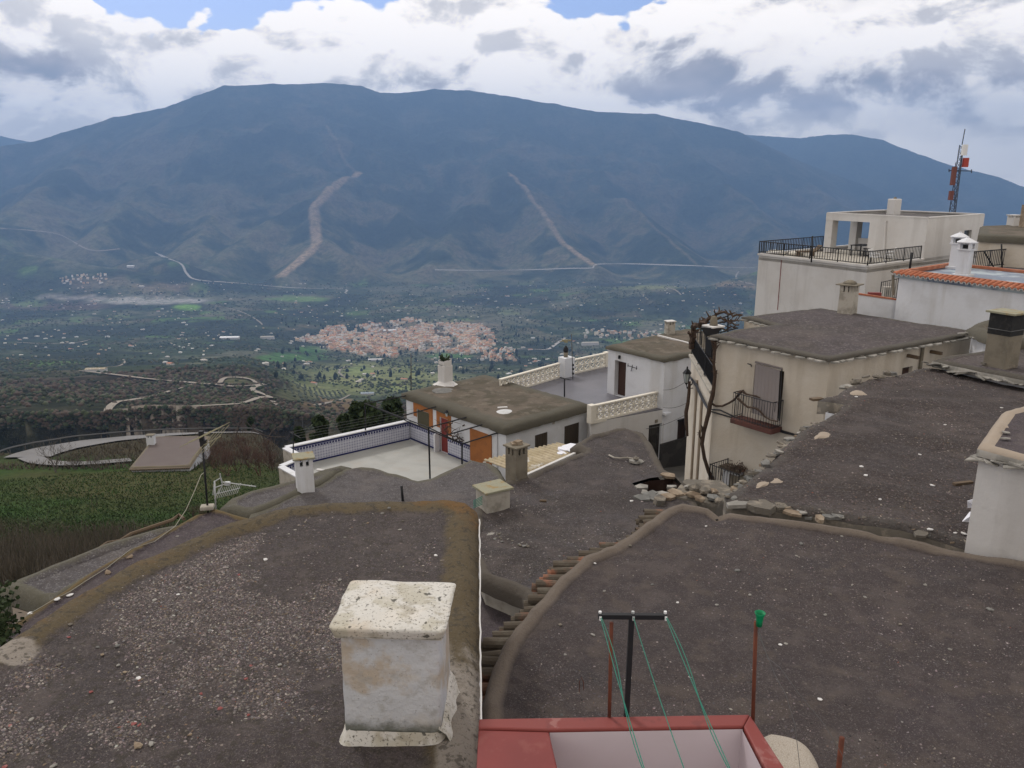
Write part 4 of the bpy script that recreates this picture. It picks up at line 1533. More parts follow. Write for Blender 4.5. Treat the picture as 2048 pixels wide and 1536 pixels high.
scatter_gravel('gravel', hA, infoA, 75000, 0.004, 0.0175, maskA, mindist=0.3, power=2.2)
# stones large enough to pick out
st_m = [stone_mesh('stone', M[m_], f, i) for i, (m_, f) in enumerate((('rubble', .5), ('slate', .35), ('rubble_grey', .45), ('rubble_tan', .5), ('mortar_white', .45)))]
red_m = stone_mesh('brick_chip', M['red_top'], .5, 9)


def lay(name, me, px, py, z, s, parent, rz=None, flat=1.0, kind=None, label=None, zat=None, tilt=0.12):
    p = atz(px, py, z)
    if zat:
        zz = zat(p.x, p.y)
        p = atz(px, py, zz)
        z = zat(p.x, p.y)
    return instance(name, me, (p.x, p.y, z + s * 0.15), (random.uniform(-tilt, tilt), random.uniform(-tilt, tilt), random.uniform(0, 6.28) if rz is None else rz),
                    (s, s * random.uniform(.6, 1), s * flat), parent, kind, label)


big = [(277, 1358, 4, .03), (222, 1406, 1, .028), (205, 1310, 3, .02), (237, 1331, 1, .022), (309, 1201, 1, .028), (356, 1190, 4, .024), (531, 1120, 4, .026), (455, 1265, 1, .028), (420, 1262, 2, .022),
       (275, 1358, 1, .02), (118, 1330, 0, .026), (250, 1345, 3, .022), (303, 1488, 1, .032), (276, 1492, 3, .04), (62, 1440, 1, .026), (106, 1533, 1, .03), (195, 1295, 2, .02), (872, 1112, 4, .032), (883, 1122, 0, .024),
       (745, 1028, 1, .022), (764, 1022, 1, .026), (778, 1013, 2, .026), (708, 1040, 0, .024), (735, 1047, 3, .02), (806, 1043, 0, .022), (800, 1060, 1, .026), (690, 1075, 1, .022), (680, 1160, 1, .024),
       (520, 1250, 1, .022), (494, 1296, 1, .024), (340, 1285, 2, .028), (348, 1287, 2, .02), (235, 1293, 2, .03), (430, 1300, 0, .022), (600, 1235, 1, .02), (640, 1270, 1, .018), (455, 1135, 1, .02),
       (140, 1248, 0, .022), (60, 1320, 3, .02), (20, 1500, 0, .022), (640, 1440, 0, .02), (560, 1330, 1, .022), (480, 1420, 0, .024), (380, 1470, 3, .02), (180, 1470, 1, .022), (590, 1060, 1, .022), (610, 1045, 0, .02)]
for (px, py, mi, s) in big:
    lay('stone', st_m[mi], px, py, ZA, s, hA, zat=infoA['zat'])
for (px, py, s) in ((268, 1449, .03), (279, 1451, .024), (440, 1418, .028), (503, 1332, .024), (492, 1358, .022), (182, 1384, .02), (402, 1388, .02), (138, 1275, .02), (497, 1430, .016), (478, 1150, .024), (10, 1535, .024), (20, 1452, .018)):
    lay('brick_chip', red_m, px, py, ZA, s, hA, flat=.6, zat=infoA['zat'])


# big chimney
def big_chimney():
    fl, fr = atz(690, 1478, ZA), atz(884, 1484, ZA)
    w = (fr - fl).length
    ang = math.atan2(fr.y - fl.y, fr.x - fl.x)
    R = Matrix.Rotation(ang, 3, 'Z')
    dpt = 0.56
    c = (fl + fr) / 2 + R @ Vector((0, dpt / 2, 0))
    ht = 0.90

    def shell(w0, d0, z0, w1, d1, z1, n=14, m=16, amp=0.008, cap_top=True, rnd=0.05, dome=0.0, ox=0.0, oy=0.0):
        """rounded-corner block as a bumpy grid: ring of points per level"""
        ring = []
        for (sx, sy) in ((-1, -1), (1, -1), (1, 1), (-1, 1)):
            pass
        def outline(w_, d_):
            pts = []
            r = min(rnd, w_ / 2, d_ / 2)
            for qi, (cx, cy, a0) in enumerate(((w_ / 2 - r, -d_ / 2 + r, -90), (w_ / 2 - r, d_ / 2 - r, 0), (-w_ / 2 + r, d_ / 2 - r, 90), (-w_ / 2 + r, -d_ / 2 + r, 180))):
                for j in range(5):
                    a = math.radians(a0 + 90 * j / 4)
                    pts.append((cx + r * math.cos(a), cy + r * math.sin(a)))
                nx = ((w_ / 2, d_ / 2 - r), (-w_ / 2 + r, d_ / 2), (-w_ / 2, -d_ / 2 + r), (w_ / 2 - r, -d_ / 2))[qi]
                last = pts[-1]
                for j in range(1, m):
                    t = j / m
                    pts.append((last[0] + (nx[0] - last[0]) * t, last[1] + (nx[1] - last[1]) * t))
            return pts
        vs, fs = [], []
        lv = []
        for i in range(n + 1):
            t = i / n
            o_ = outline(w0 + (w1 - w0) * t, d0 + (d1 - d0) * t)
            lv.append(len(vs))
            zz = z0 + (z1 - z0) * t
            for (x, y) in o_:
                nz = float(fbm(np.array([x * 5 + 9]), np.array([y * 5 + zz * 6]), 4)[0])
                k_ = 1 + nz * amp * 2 / max(w_min, .1)
                vs.append((x * k_ + ox * t, y * k_ + oy * t, zz + nz * amp * (i in (0, n)) * 1.2))
        q = len(o_)
        for i in range(n):
            for j in range(q):
                fs.append((lv[i] + j, lv[i] + (j + 1) % q, lv[i + 1] + (j + 1) % q, lv[i + 1] + j))
        if cap_top:
            prev = lv[-1]
            for s in (0.93, 0.82, 0.66, 0.48, 0.3, 0.13):
                st = len(vs)
                for (x, y) in outline(w1 * s, d1 * s):
                    nz = float(fbm(np.array([x * 7 + 2]), np.array([y * 7]), 3)[0])
                    vs.append((x + ox, y + oy, z1 + dome * (1 - s ** 2) + nz * amp * 1.6))
                for j in range(q):
                    fs.append((prev + j, prev + (j + 1) % q, st + (j + 1) % q, st + j))
                prev = st
            fs.append(tuple(range(prev, prev + q)))
        vs = [R @ Vector(v) + Vector((c.x, c.y, ZA)) for v in vs]
        return vs, fs
    w_min = w
    b = MB()
    b.add(*shell(w, dpt, 0.0, w * 0.985, dpt * 0.96, ht - 0.02, cap_top=False, rnd=0.03, amp=0.007))
    body = b.build('chimney', M['chimney_body'], hA, smooth=True)
    n = len(body.data.vertices)
    co = np.empty(n * 3)
    body.data.vertices.foreach_get('co', co)
    co = co.reshape(-1, 3)
    zz = co[:, 2] + world_loc(body)[2] - ZA
    at = body.data.attributes.new('grime', 'FLOAT', 'POINT')
    at.data.foreach_set('value', (smooth(0.34, 0.05, zz) * 0.75 + smooth(.78, .9, zz) * 0.2).astype(np.float32))
    p = MB()
    p.add(*shell(w + 0.17, dpt + 0.20, -0.03, w + 0.02, dpt + 0.04, 0.075, n=4, cap_top=False, rnd=0.09, amp=0.014, ox=0.0))
    p.add(*shell(0.12, dpt + 0.05, -0.03, 0.03, dpt, 0.30, n=5, m=8, cap_top=True, rnd=0.03, amp=0.01))
    skirt = MB()
    vs, fs = shell(w + 0.13, dpt + 0.15, -0.06, w + 0.015, dpt + 0.03, 0.085, n=5, cap_top=False, rnd=0.09, amp=0.016)
    skirt.add(vs, fs)
    # the taller white mortar fillet on the right side
    rr = R @ Vector((w / 2 + 0.03, 0.06, 0)) + Vector((c.x, c.y, ZA))
    m = 12
    vs = []
    for i in range(m + 1):
        y = -dpt / 2 - 0.02 + (dpt + 0.02) * i / m
        wv = 0.055 + 0.012 * math.sin(i * 1.1)
        for (x, z) in ((wv + 0.04, -0.02), (wv, 0.035), (0.035, 0.08 + 0.08 * i / m), (-0.02, 0.12 + 0.12 * i / m)):
            vs.append(R @ Vector((w / 2 + x, y, 0)) + Vector((c.x, c.y, ZA + z)))
    skirt.add(vs, [(i * 4 + j, i * 4 + j + 1, (i + 1) * 4 + j + 1, (i + 1) * 4 + j) for i in range(m) for j in range(3)])
    sk = skirt.build('mortar_skirt', M['chimney_white'], body, smooth=True)
    cap = MB()
    cap.add(*shell(w + 0.07, dpt + 0.10, ht - 0.03, w + 0.11, dpt + 0.14, ht + 0.045, n=4, rnd=0.05, amp=0.010, dome=0.035))
    vs0 = len(cap.v)
    co_ = cap.build('cap', M['chimney_white'], body, smooth=True)
    for ob in (co_, sk):
        n = len(ob.data.vertices)
        co = np.empty(n * 3)
        ob.data.vertices.foreach_get('co', co)
        co = co.reshape(-1, 3) + np.array(world_loc(ob))
        at = ob.data.attributes.new('grime', 'FLOAT', 'POINT')
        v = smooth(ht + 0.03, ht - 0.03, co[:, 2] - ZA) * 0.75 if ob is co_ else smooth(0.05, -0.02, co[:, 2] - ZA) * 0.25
        at.data.foreach_set('value', v.astype(np.float32))
    # lid underside
    u = MB()
    uc = R @ Vector((0, 0, 0)) + Vector((c.x, c.y, ZA + ht - 0.03))
    u.box((uc.x, uc.y, uc.z), (w + 0.05, dpt + 0.08, 0.03), ang)
    u.build('cap_slab', M['chimney_white'], body, bevel=0.01)


big_chimney()

# ------------------------------------------------------------------ B: large dark gravel roof on the right
ZB = -5.5
B_px = [(962, 1385), (985, 1315), (1003, 1275), (1030, 1240), (1062, 1203), (1110, 1150), (1160, 1108), (1220, 1082), (1280, 1045), (1318, 1015), (1348, 999), (1400, 1006), (1440, 1014), (1500, 1024),
        (1600, 1038), (1700, 1052), (1800, 1069), (1900, 1088), (2000, 1108), (2120, 1130), (2500, 1200), (2700, 1330)]
B_out = [xy(atz(px, py, ZB + 0.08)) for px, py in B_px] + [(8.2, 1.0), (-0.15, 1.0)]
hB = house('house under the wide dark gravel roof with a smooth rounded rim on the right', (3.5, 7, -10))


def zB(V):
    # small funnel of the rainwater outlet and a dip by the rim
    o = Vector(xy(atz(1437, 1030, ZB)))
    r = np.hypot(V[:, 0] - o.x, V[:, 1] - o.y)
    o2 = Vector(xy(atz(1870, 1100, ZB)))
    r2 = np.hypot((V[:, 0] - o2.x) / 2.2, V[:, 1] - o2.y)
    return -0.16 * np.exp(-(r / 0.13) ** 2) - 0.05 * np.exp(-(r2 / 0.18) ** 2)


_, _, infoB = roof_slab(hB, B_out, ZB, M['gravel_b'], jitter=0.014, step=0.14, lip_w=0.25, lip_h=0.09, thick=0.24, sag=0.05, wob=0.04, zfun=zB,
                        rim_mat=M['gravel_b'])
walls_of(hB, B_out, ZB - 0.2, -13, M['offwhite'], inset=0.05)
d0 = MB()
o = atz(1437, 1029, ZB)
d0.lathe((o.x, o.y + 0.05, ZB - 0.16), [(0.07, 0), (0.085, 0.075)], 12)
d0.build('drain_outlet', M['soil_dark'], hB)
scatter_gravel('gravel', hB, infoB, 26000, 0.004, 0.019, lambda P, dd: np.clip(0.45 + 1.1 * fbm(P[:, 0] * 0.8, P[:, 1] * 0.8, 4), 0.1, 1) * np.clip((dd - .28) * 5, 0.02, 1) * smooth(0.5, 1.6, 0 * dd + 1.6), mindist=0.25, power=3.0,
               pal=[(.12, .105, .10), (.09, .078, .075), (.15, .135, .13), (.22, .20, .19), (.065, .055, .056), (.12, .10, .08), (.105, .10, .105), (.33, .31, .29), (.03, .028, .026)])
for (px, py, mi, s) in [(1190, 1128, 4, .03), (1412, 1053, 4, .028), (1475, 1078, 1, .026), (1593, 1112, 1, .028), (1602, 1088, 2, .05), (1475, 1142, 2, .05), (1433, 1210, 1, .03), (1304, 1170, 2, .03), (1355, 1205, 4, .024),
                        (1684, 1073, 1, .03), (1660, 1190, 0, .03), (1650, 1230, 1, .03), (1208, 1183, 1, .03), (1186, 1270, 1, .04), (1560, 1290, 4, .03), (1572, 1288, 1, .028), (1640, 1400, 4, .032), (1730, 1195, 1, .03),
                        (1260, 1090, 0, .03), (1980, 1220, 2, .05), (1900, 1300, 1, .03), (1800, 1250, 0, .03), (1850, 1170, 1, .03), (1500, 1190, 1, .026), (1120, 1250, 0, .03), (1130, 1310, 1, .026), (1400, 1120, 1, .03)]:
    lay('stone', st_m[mi], px, py, ZB, s, hB, zat=infoB['zat'])

# row of old roof tiles poking out under the rim on the left
tile_me = None


def half_tile(length, r, seg=6, thick=0.015, taper=0.85):
    mb = MB()
    vs = []
    for j, (y, s) in enumerate(((0, 1.0), (length, taper))):
        for rr in (r * s, r * s - thick):
            for i in range(seg + 1):
                a = math.pi * i / seg
                vs.append((rr * math.cos(a), y, rr * math.sin(a)))
    n = seg + 1
    fs = []
    for i in range(seg):
        fs += [(i, i + 1, 2 * n + i + 1, 2 * n + i), (n + i + 1, n + i, 3 * n + i, 3 * n + i + 1), (i + 1, i, n + i, n + i + 1), (2 * n + i, 2 * n + i + 1, 3 * n + i + 1, 3 * n + i)]
    mb.add(vs, fs)
    return mb


def mesh_of(mb, name, m):
    me = bpy.data.meshes.new(name)
    me.from_pydata(mb.v, [], mb.f)
    me.materials.append(m)
    me.update()
    return me


tile_old = mesh_of(half_tile(0.55, 0.10), 'roof_tile', M['terracotta_old'])
tile_new = mesh_of(half_tile(0.55, 0.10), 'roof_tile', M['terracotta'])
tile_mortar = mesh_of(half_tile(0.06, 0.10), 'mortar', M['mortar_white'])
lf = [Vector(xy(atz(px, py, ZB - 0.1))) for px, py in B_px[:11]]
L_ = [0]
for a, b in zip(lf[:-1], lf[1:]):
    L_.append(L_[-1] + (b - a).length)
tt = 0.15
while tt < L_[-1] - 0.1:
    i = max(j for j in range(len(L_)) if L_[j] <= tt)
    a, b = lf[i], lf[min(i + 1, len(lf) - 1)]
    f = (tt - L_[i]) / max((b - a).length, 1e-6)
    p = a.lerp(b, f)
    ln = 0.5 + 0.12 * math.sin(tt * 2.1) + random.uniform(-.06, .06)
    rz = math.radians(90) + random.uniform(-.08, .08)
    zt = ZB - 0.32 + random.uniform(-.03, .03)
    for lay_ in range(2):
        instance('roof_tile', tile_old, (p.x + 0.30 - 0.06 * lay_, p.y, zt - 0.07 * lay_), (random.uniform(-.06, .06), 0.0 + random.uniform(-.05, .05), rz), (random.uniform(.9, 1.1), ln / .55 * 1.15, random.uniform(.75, 1)), hB)
    tt += 0.235 + random.uniform(-.02, .02)

# ------------------------------------------------------------------ own terrace: red capped parapet, posts, drying lines
ZP = -3.6
pA = atz(961, 1432, ZP)
terr = thing('roof_terrace', 'roof terrace with oxide red parapet and pale lilac inner wall at the bottom edge', 'terrace', (1.5, 4, -5))


def flat_poly(name, pts, z, th, m, parent, bevel=0.0):
    mb = MB()
    mb.prism([xy(p) for p in pts], z - th, z)
    return mb.build(name, m, parent, bevel=bevel)


c_ol = atz(958, 1437, ZP)
c_or = atz(1500, 1428, ZP)
c_or2 = atz(1570, 1536, ZP)
c_il = atz(1098, 1459, ZP)
c_ir = atz(1487, 1452, ZP)
c_ir2 = atz(1531, 1536, ZP)
c_il2 = atz(1116, 1536, ZP)
ext = lambda a, b, k: a + (b - a) * k
dn = Vector((0, -3.0, 0))
flat_poly('parapet_back', [c_ol, c_or, ext(c_ir, c_il, -0.0), c_il, Vector((c_ol.x, c_il.y + 0.02, 0))], ZP, 1.5, M['red_top'], terr, 0.012)
flat_poly('parapet_side', [c_or, ext(c_or, c_or2, 3.2), ext(c_ir, c_ir2, 3.2), c_ir], ZP - 0.002, 1.5, M['red_top'], terr, 0.012)
flat_poly('parapet_block', [Vector((c_ol.x, c_il.y + 0.015, 0)), c_il + Vector((0, -.005, 0)), ext(c_il, c_il2, 3.5), Vector((c_ol.x + .01, c_il.y - 2.2, 0))], ZP - 0.012, 1.5, M['red'], terr, 0.012)
# painted inner wall faces, a few millimetres proud
mb = MB()
zi = ZP - 0.02
a, b = c_il + Vector((0.005, -0.006, 0)), c_ir + Vector((-0.004, -0.006, 0))
mb.add([(a.x, a.y, zi - 1.2), (b.x, b.y, zi - 1.2), (b.x, b.y, zi), (a.x, a.y, zi)], [(0, 1, 2, 3)])
b2 = ext(c_ir, c_ir2, 3.0) + Vector((-0.02, 0, 0))
b1 = c_ir + Vector((-0.012, -0.006, 0))
mb.add([(b1.x, b1.y, zi - 1.2), (b2.x, b2.y, zi - 1.2), (b2.x, b2.y, zi), (b1.x, b1.y, zi)], [(0, 1, 2, 3)])
mb.build('inner_wall', M['pinkish'], terr)
flat_poly('floor', [c_il + dn * 0, c_ir, ext(c_ir, c_ir2, 3), ext(c_il, c_il2, 3)], ZP - 1.2, 0.1, M['red'], terr)


def pole(px0, py0, px1, py1, zb, r, seg=8, m=None, ztop=None):
    """upright post: foot at pixel 0 on height zb, head at pixel 1"""
    a = atz(px0, py0, zb)
    b = aty(px1, py1, a.y)
    return a, b


def simple_pole(name, label, cat, px0, py0, px1, py1, zb, r, m, sink=0.15, square=False, group=None):
    a, b = pole(px0, py0, px1, py1, zb, r)
    t = thing(name, label, cat, (a.x, a.y, zb), group)
    mb = MB()
    if square:
        mb.beam(a - Vector((0, 0, sink)), b, r * 2)
    else:
        mb.tube([a - Vector((0, 0, sink)), b], r, 10)
    mb.build('shaft', m, t, smooth=not square)
    return t, a, b


# T shaped drying post
t, a, b = simple_pole('clothesline_post', 'black T shaped clothesline post with three green line knots on its bar', 'clothesline', 1252, 1433, 1263, 1236, ZP - 0.02, 0.017, M['black'], sink=0.3, square=True)
L1, L2 = aty(1196, 1232, a.y - 0.02), aty(1334, 1233, a.y - 0.02)
mb = MB()
mb.beam(L1, L2, 0.034)
mb.build('crossbar', M['black'], t, bevel=0.003)
hold = []
for px in (1201, 1267, 1332):
    p = aty(px, 1235, a.y - 0.04)
    hold.append(p)
    mb = MB()
    mb.tube([p + Vector((0, .03, -.03)), p + Vector((0, .03, .028))], 0.011, 6)
    mb.tube([p + Vector((0, -0.0, -.02)), p + Vector((0, 0.0, .006))], 0.009, 6)
    mb.build('knot', M['plastic_white'] if px != 1267 else M['alu'], t)
ends = [(1291, 1536), (1371, 1536), (1464, 1536)]
for i, (p, (ex, ey)) in enumerate(zip(hold, ends)):
    # lines run back towards the wall below the viewpoint
    q = ray(ex, ey)
    q = q * (3.05 / q.y)
    q2 = p + (q - p) * 1.6
    mb = MB()
    for k_ in ((0, .006) if i != 1 else (0,)):
        pts = []
        for j in range(25):
            f = j / 24
            v = p + (q2 - p) * f
            v.z -= 0.03 * math.sin(math.pi * min(f * 1.2, 1)) * (1 + k_ * 30)
            v.x += k_ * (1 + 3 * math.sin(f * 9))
            pts.append(v)
        mb.tube(pts, 0.0025, 5)
    o = mb.build('clothesline', M['green_cord'], None)
    tag(recenter(o), ('doubled green clothesline tied to the left end of the T bar', 'single green clothesline tied to the middle of the T bar', 'doubled green clothesline tied to the right end of the T bar')[i], 'clothesline', 'green clotheslines')
simple_pole('rusty_pole', 'rusty tube standing on the red parapet just left of the T post', 'pole', 1219, 1433, 1223, 1245, ZP, 0.013, M['rust'])
_, _, gtop = simple_pole('rusty_pole', 'rusty tube at the parapet corner with the green funnel cup on top', 'pole', 1508, 1433, 1512, 1243, ZP, 0.013, M['rust'])
simple_pole('rusty_pole', 'short rusty tube beside the woven sack at the bottom right', 'pole', 1677, 1580, 1684, 1475, -4.2, 0.018, M['rust'], sink=1.4)
cup = MB()
g0 = aty(1518, 1252, gtop.y - 0.03)
cup.lathe(g0, [(0.019, 0), (0.022, 0.045), (0.026, 0.075), (0.036, 0.098), (0.034, 0.100), (0.022, 0.07), (0.012, 0.02)], 18)
o = cup.build('plastic_cup', M['green'], None, smooth=True)
tag(recenter(o), 'flared green plastic cup stuck on a rusty pole', 'cup')
# thin wires from that pole
for i, (pts, lb) in enumerate((([(1516, 1255), (1535, 1315), (1560, 1335), (1600, 1390), (1650, 1450), (1700, 1536)], 'thin grey wire sagging from the cupped pole to the lower right'),
                               ([(1514, 1260), (1530, 1300), (1550, 1350), (1572, 1390), (1590, 1450), (1600, 1536)], 'thin grey wire dropping from the cupped pole beside the parapet'))):
    mb = MB()
    P = [aty(px, py, gtop.y - 0.1 * j) for j, (px, py) in enumerate(pts)]
    mb.tube(P, 0.0022, 4)
    o = mb.build('wire', M['wire'], None)
    tag(recenter(o), lb, 'wire')
# little bent wire hoop on the gravel
hp = atz(1162, 1385, ZB)
mb = MB()
mb.tube([hp + Vector((-.02, 0, 0)), hp + Vector((-.02, 0, .14)), hp + Vector((0, 0, .19)), hp + Vector((.025, 0, .13)), hp + Vector((.03, 0, .03))], 0.004, 5)
o = mb.build('wire_hoop', M['rust'], None)
tag(recenter(o), 'small bent rusty wire hoop sticking out of the gravel', 'wire')
# woven sack heap on roof B
sp = [(1520, 1440), (1570, 1446), (1612, 1462), (1640, 1500), (1660, 1560), (1640, 1640), (1580, 1640), (1545, 1520)]
hs = chaikin([xy(atz(px, py, ZB + 0.15)) for px, py in sp], 2)
sarr = np.array(hs)
sc = sarr.mean(0)
vs, fs = [], []
nr_ = 9
for i in range(nr_ + 1):
    s = 1 - i / nr_
    for j, (x, y) in enumerate(hs):
        X, Y = sc[0] + (x - sc[0]) * s, sc[1] + (y - sc[1]) * s
        z = ZB - 0.02 + 0.13 * math.sqrt(max(0, 1 - s ** 2.5)) + 0.05 * float(fbm(np.array([X * 3]), np.array([Y * 3]), 3)[0]) * (1 - s)
        vs.append((X, Y, z))
q = len(hs)
for i in range(nr_):
    for j in range(q):
        fs.append((i * q + j, i * q + (j + 1) % q, (i + 1) * q + (j + 1) % q, (i + 1) * q + j))
mb = MB()
mb.add(vs, fs)
o = mb.build('woven_sack', M['sack'], None, smooth=True)
tag(recenter(o), 'pale woven sack lying on the dark gravel beside the red parapet', 'sack')

# ------------------------------------------------------------------ D: violet strip of roof left of A, E: grey roof beyond it
ZD = -5.0
D_out = [xy(atz(px, py, ZD)) for px, py in [(-160, 1372), (29, 1250), (126, 1184), (182, 1147), (262, 1100), (346, 1056), (410, 1021), (430, 1020), (512, 1043)]] + \
        [xy(atz(640, 1110, ZD)), xy(atz(500, 1250, ZD)), xy(atz(200, 1450, ZD)), xy(atz(0, 1560, ZD))]
hD = house('house with the narrow violet gravel roof running beside the nearest roof', (-5, 9, -10))
_, _, infoD = roof_slab(hD, D_out, ZD, M['gravel_d'], step=0.18, lip_w=0.13, lip_h=0.05, thick=0.2, wob=0.03, rim_mat=M['gravel_d'])
walls_of(hD, D_out, ZD - 0.18, -12, M['cream'], inset=0.08)
for (px, py, s, mi) in [(259, 1115, .06, 3), (216, 1146, .06, 3), (139, 1184, .05, 4), (114, 1197, .045, 4), (60, 1227, .05, 4), (355, 1073, .03, 1)]:
    lay('stone', st_m[mi], px, py, ZD, s, hD, flat=.7, zat=infoD['zat'])
ZE = -6.0
E_out = [xy(atz(px, py, ZE)) for px, py in [(-20, 1184), (0, 1176), (100, 1135), (205, 1096), (293, 1065), (345, 1055), (420, 1050), (380, 1080), (260, 1130), (190, 1165), (126, 1200), (88, 1212), (23, 1188)]]
hE = house('house with the low grey roof and tan end wall at the far left', (-7, 11, -11.5))
_, _, infoE = roof_slab(hE, E_out, ZE, M['gravel_f'], step=0.2, lip_w=0.28, lip_h=0.10, thick=0.24, wob=0.04, rim_mat=M['gravel_f'])
we = [xy(atz(px, py, ZE)) for px, py in [(20, 1190), (86, 1210), (420, 1055), (345, 1060), (100, 1140), (20, 1178)]]
mb = MB()
mb.prism(we, -11.5, ZE - 0.2, top=False, bottom=False)
mb.build('wall', M['tan_mud'], hE)
# cable along roof D with stones
mb = MB()
pts = [(-40, 1290), (0, 1265), (55, 1230), (110, 1198), (140, 1183), (170, 1163), (215, 1135), (262, 1098), (309, 1083), (350, 1053), (372, 1020), (390, 980), (402, 950), (410, 943)]
P = []
for i, (px, py) in enumerate(pts):
    P.append(atz(px, py, ZD + 0.03) if i < 9 else aty(px, py, atz(309, 1083, ZD).y + (i - 8) * 0.42))
mb.tube(P, 0.0055, 5)
o = mb.build('cable', M['cable'], None)
tag(recenter(o), 'cream cable lying on the violet roof and rising to the antenna mast', 'cable')
# bent handrail beyond roof E
mb = MB()
hrp = [(195, 1100), (215, 1086), (240, 1082), (262, 1068), (300, 1055), (345, 1040), (358, 1030), (368, 1038)]
mb.tube([aty(px, py, atz(px, py, ZE - .1).y + 0.5) for px, py in hrp], 0.035, 6)
o = mb.build('wooden_rail', M['wood'], None)
tag(recenter(o), 'crooked dark wooden rail along the edge of the far left roof', 'rail')

# antenna masts
t, a, b = simple_pole('antenna_mast', 'tall dark antenna mast at the corner of the violet roof with yellowed aerials', 'antenna', 415, 1018, 403, 862, ZD + 0.05, 0.015, M['black'])
yv = a.y


def yagi(parent, px0, py0, px1, py1, y, m, n, half, name='aerial', r=0.012, dirv=None):
    p, q = aty(px0, py0, y), aty(px1, py1, y - 0.25)
    mb = MB()
    mb.tube([p, q], r * 1.3, 5)
    d = (q - p).normalized()
    s = dirv if dirv is not None else d.cross(Vector((0, 0, 1))).normalized()
    for i in range(n):
        c = p.lerp(q, (i + .5) / n)
        mb.tube([c - s * half, c + s * half], r * 0.7, 4)
    return mb.build(name, m, parent)


yagi(t, 378, 884, 441, 855, yv, M['yellow_bar'], 5, 0.2, r=.007, dirv=Vector((.75, .5, .35)).normalized())
yagi(t, 402, 893, 441, 873, yv, M['yellow_bar'], 4, 0.25, r=.007, dirv=Vector((.5, .6, .6)).normalized())
mb = MB()
mb.box(tuple(aty(403, 872, yv)), (0.06, 0.06, 0.16))
mb.box(tuple(aty(407, 886, yv)), (0.08, 0.08, 0.09))
mb.build('bracket', M['black'], t)
mb = MB()
mb.box((a.x, a.y, ZD + 0.08), (0.2, 0.14, 0.07), 0.2)
mb.build('mortar_foot', M['concrete_pale'], t, bevel=0.02)
t, a, b = simple_pole('tv_antenna', 'low pale television aerial with many short rods behind the grey slab roof', 'antenna', 431, 1012, 429, 962, -8.2, 0.02, M['alu'])
yv = a.y
yagi(t, 432, 988, 480, 976, yv, M['alu'], 12, 0.14, r=0.009, dirv=Vector((.35, .3, .85)).normalized())
yagi(t, 445, 964, 512, 973, yv, M['alu'], 3, 0.05, r=0.012)
mb = MB()
for (x0, y0, x1, y1) in ((426, 990, 429, 963), (429, 963, 441, 956), (441, 956, 440, 947), (441, 956, 445, 970), (445, 970, 436, 988), (440, 950, 444, 962), (428, 976, 450, 968)):
    mb.tube([aty(x0, y0, yv), aty(x1, y1, yv)], 0.014, 4)
mb.box(tuple(aty(455, 967, yv)), (0.13, 0.08, 0.09))
mb.build('reflector', M['alu'], t)

# ------------------------------------------------------------------ F: two grey gravel slabs behind the nearest roof
ZF = -8.5
F_px = [(495, 1031), (600, 986), (660, 951), (703, 931), (750, 938), (798, 949), (837, 961), (859, 956), (922, 928), (939, 922), (964, 921), (1000, 936), (1014, 962), (1000, 1000), (960, 1040), (900, 1100), (600, 1110), (480, 1060)]
F_out = [xy(atz(px, py, ZF)) for px, py in F_px]
hF = house('house with the grey gravel roof between the nearest roof and the blue tiled terrace', (-3, 19, -14))
_, _, infoF = roof_slab(hF, F_out, ZF, M['gravel_f'], step=0.3, lip_w=0.35, lip_h=0.05, thick=0.25, wob=0.10, rim_mat=M['gravel_f'])
walls_of(hF, F_out, ZF - 0.2, -16, M['concrete_pale'], inset=0.2)
F2_px = [(439, 1012), (457, 999), (498, 983), (586, 961), (640, 941), (681, 931), (703, 931), (655, 957), (600, 989), (497, 1030)]
ZF2 = -8.42
F2_out = [xy(atz(px, py, ZF2)) for px, py in F2_px]
hF2 = house('house with the grey slab roof bearing the white square chimney with an ochre lid', (-7.5, 21, -15))
_, _, infoF2 = roof_slab(hF2, F2_out, ZF2, M['gravel_f'], step=0.3, lip_w=0.35, lip_h=0.06, thick=0.28, wob=0.06, rim_mat=M['gravel_f'])
walls_of(hF2, F2_out, ZF2 - 0.25, -16, M['concrete_pale'], inset=0.25)
cb = atz(611, 978, ZF2)
pot_chimney(hF2, (cb.x, cb.y, ZF2), 0.46, 0.44, 0.94, 0.35, M['white'], M['lid'])
lay('stone', st_m[4], 641, 942, ZF2, .14, hF2, rz=0)
pst, _, _ = simple_pole('iron_stub', 'short dark iron stake between the ochre rim and the grey roof', 'stake', 806, 1000, 803, 972, ZF, 0.035, M['black'])

# ------------------------------------------------------------------ C: weathered dark roof in the middle with boxes and the broken hole
ZC = -8.0
C_px = [(950, 1010), (985, 975), (1012, 962), (1051, 952), (1110, 927), (1168, 902), (1140, 893), (1180, 872), (1230, 858), (1266, 857), (1290, 868), (1305, 886), (1316, 910), (1332, 940), (1378, 972), (1400, 1010), (1400, 1080), (1300, 1120),
        (1200, 1200), (1075, 1260), (1043, 1190), (958, 1154), (930, 1100)]
C_out = [xy(atz(px, py, ZC)) for px, py in C_px]
hole_px = [(1263, 970), (1300, 958), (1345, 954), (1352, 962), (1378, 986), (1330, 992), (1290, 985)]
hole = [xy(atz(px, py, ZC)) for px, py in hole_px]
hC = house('house with a weathered cement roof, a broken hole ringed by stones and two chimneys', (2, 19, -14))


def zC(V):
    # shallow step line from the stone ridge, soft hump at the far end
    a, b = Vector(xy(atz(985, 1070, ZC))), Vector(xy(atz(1150, 1112, ZC)))
    d = seg_dist(V, [(a.x, a.y), (b.x, b.y)], closed=False)
    return 0.10 * np.exp(-(d / 0.16) ** 2)


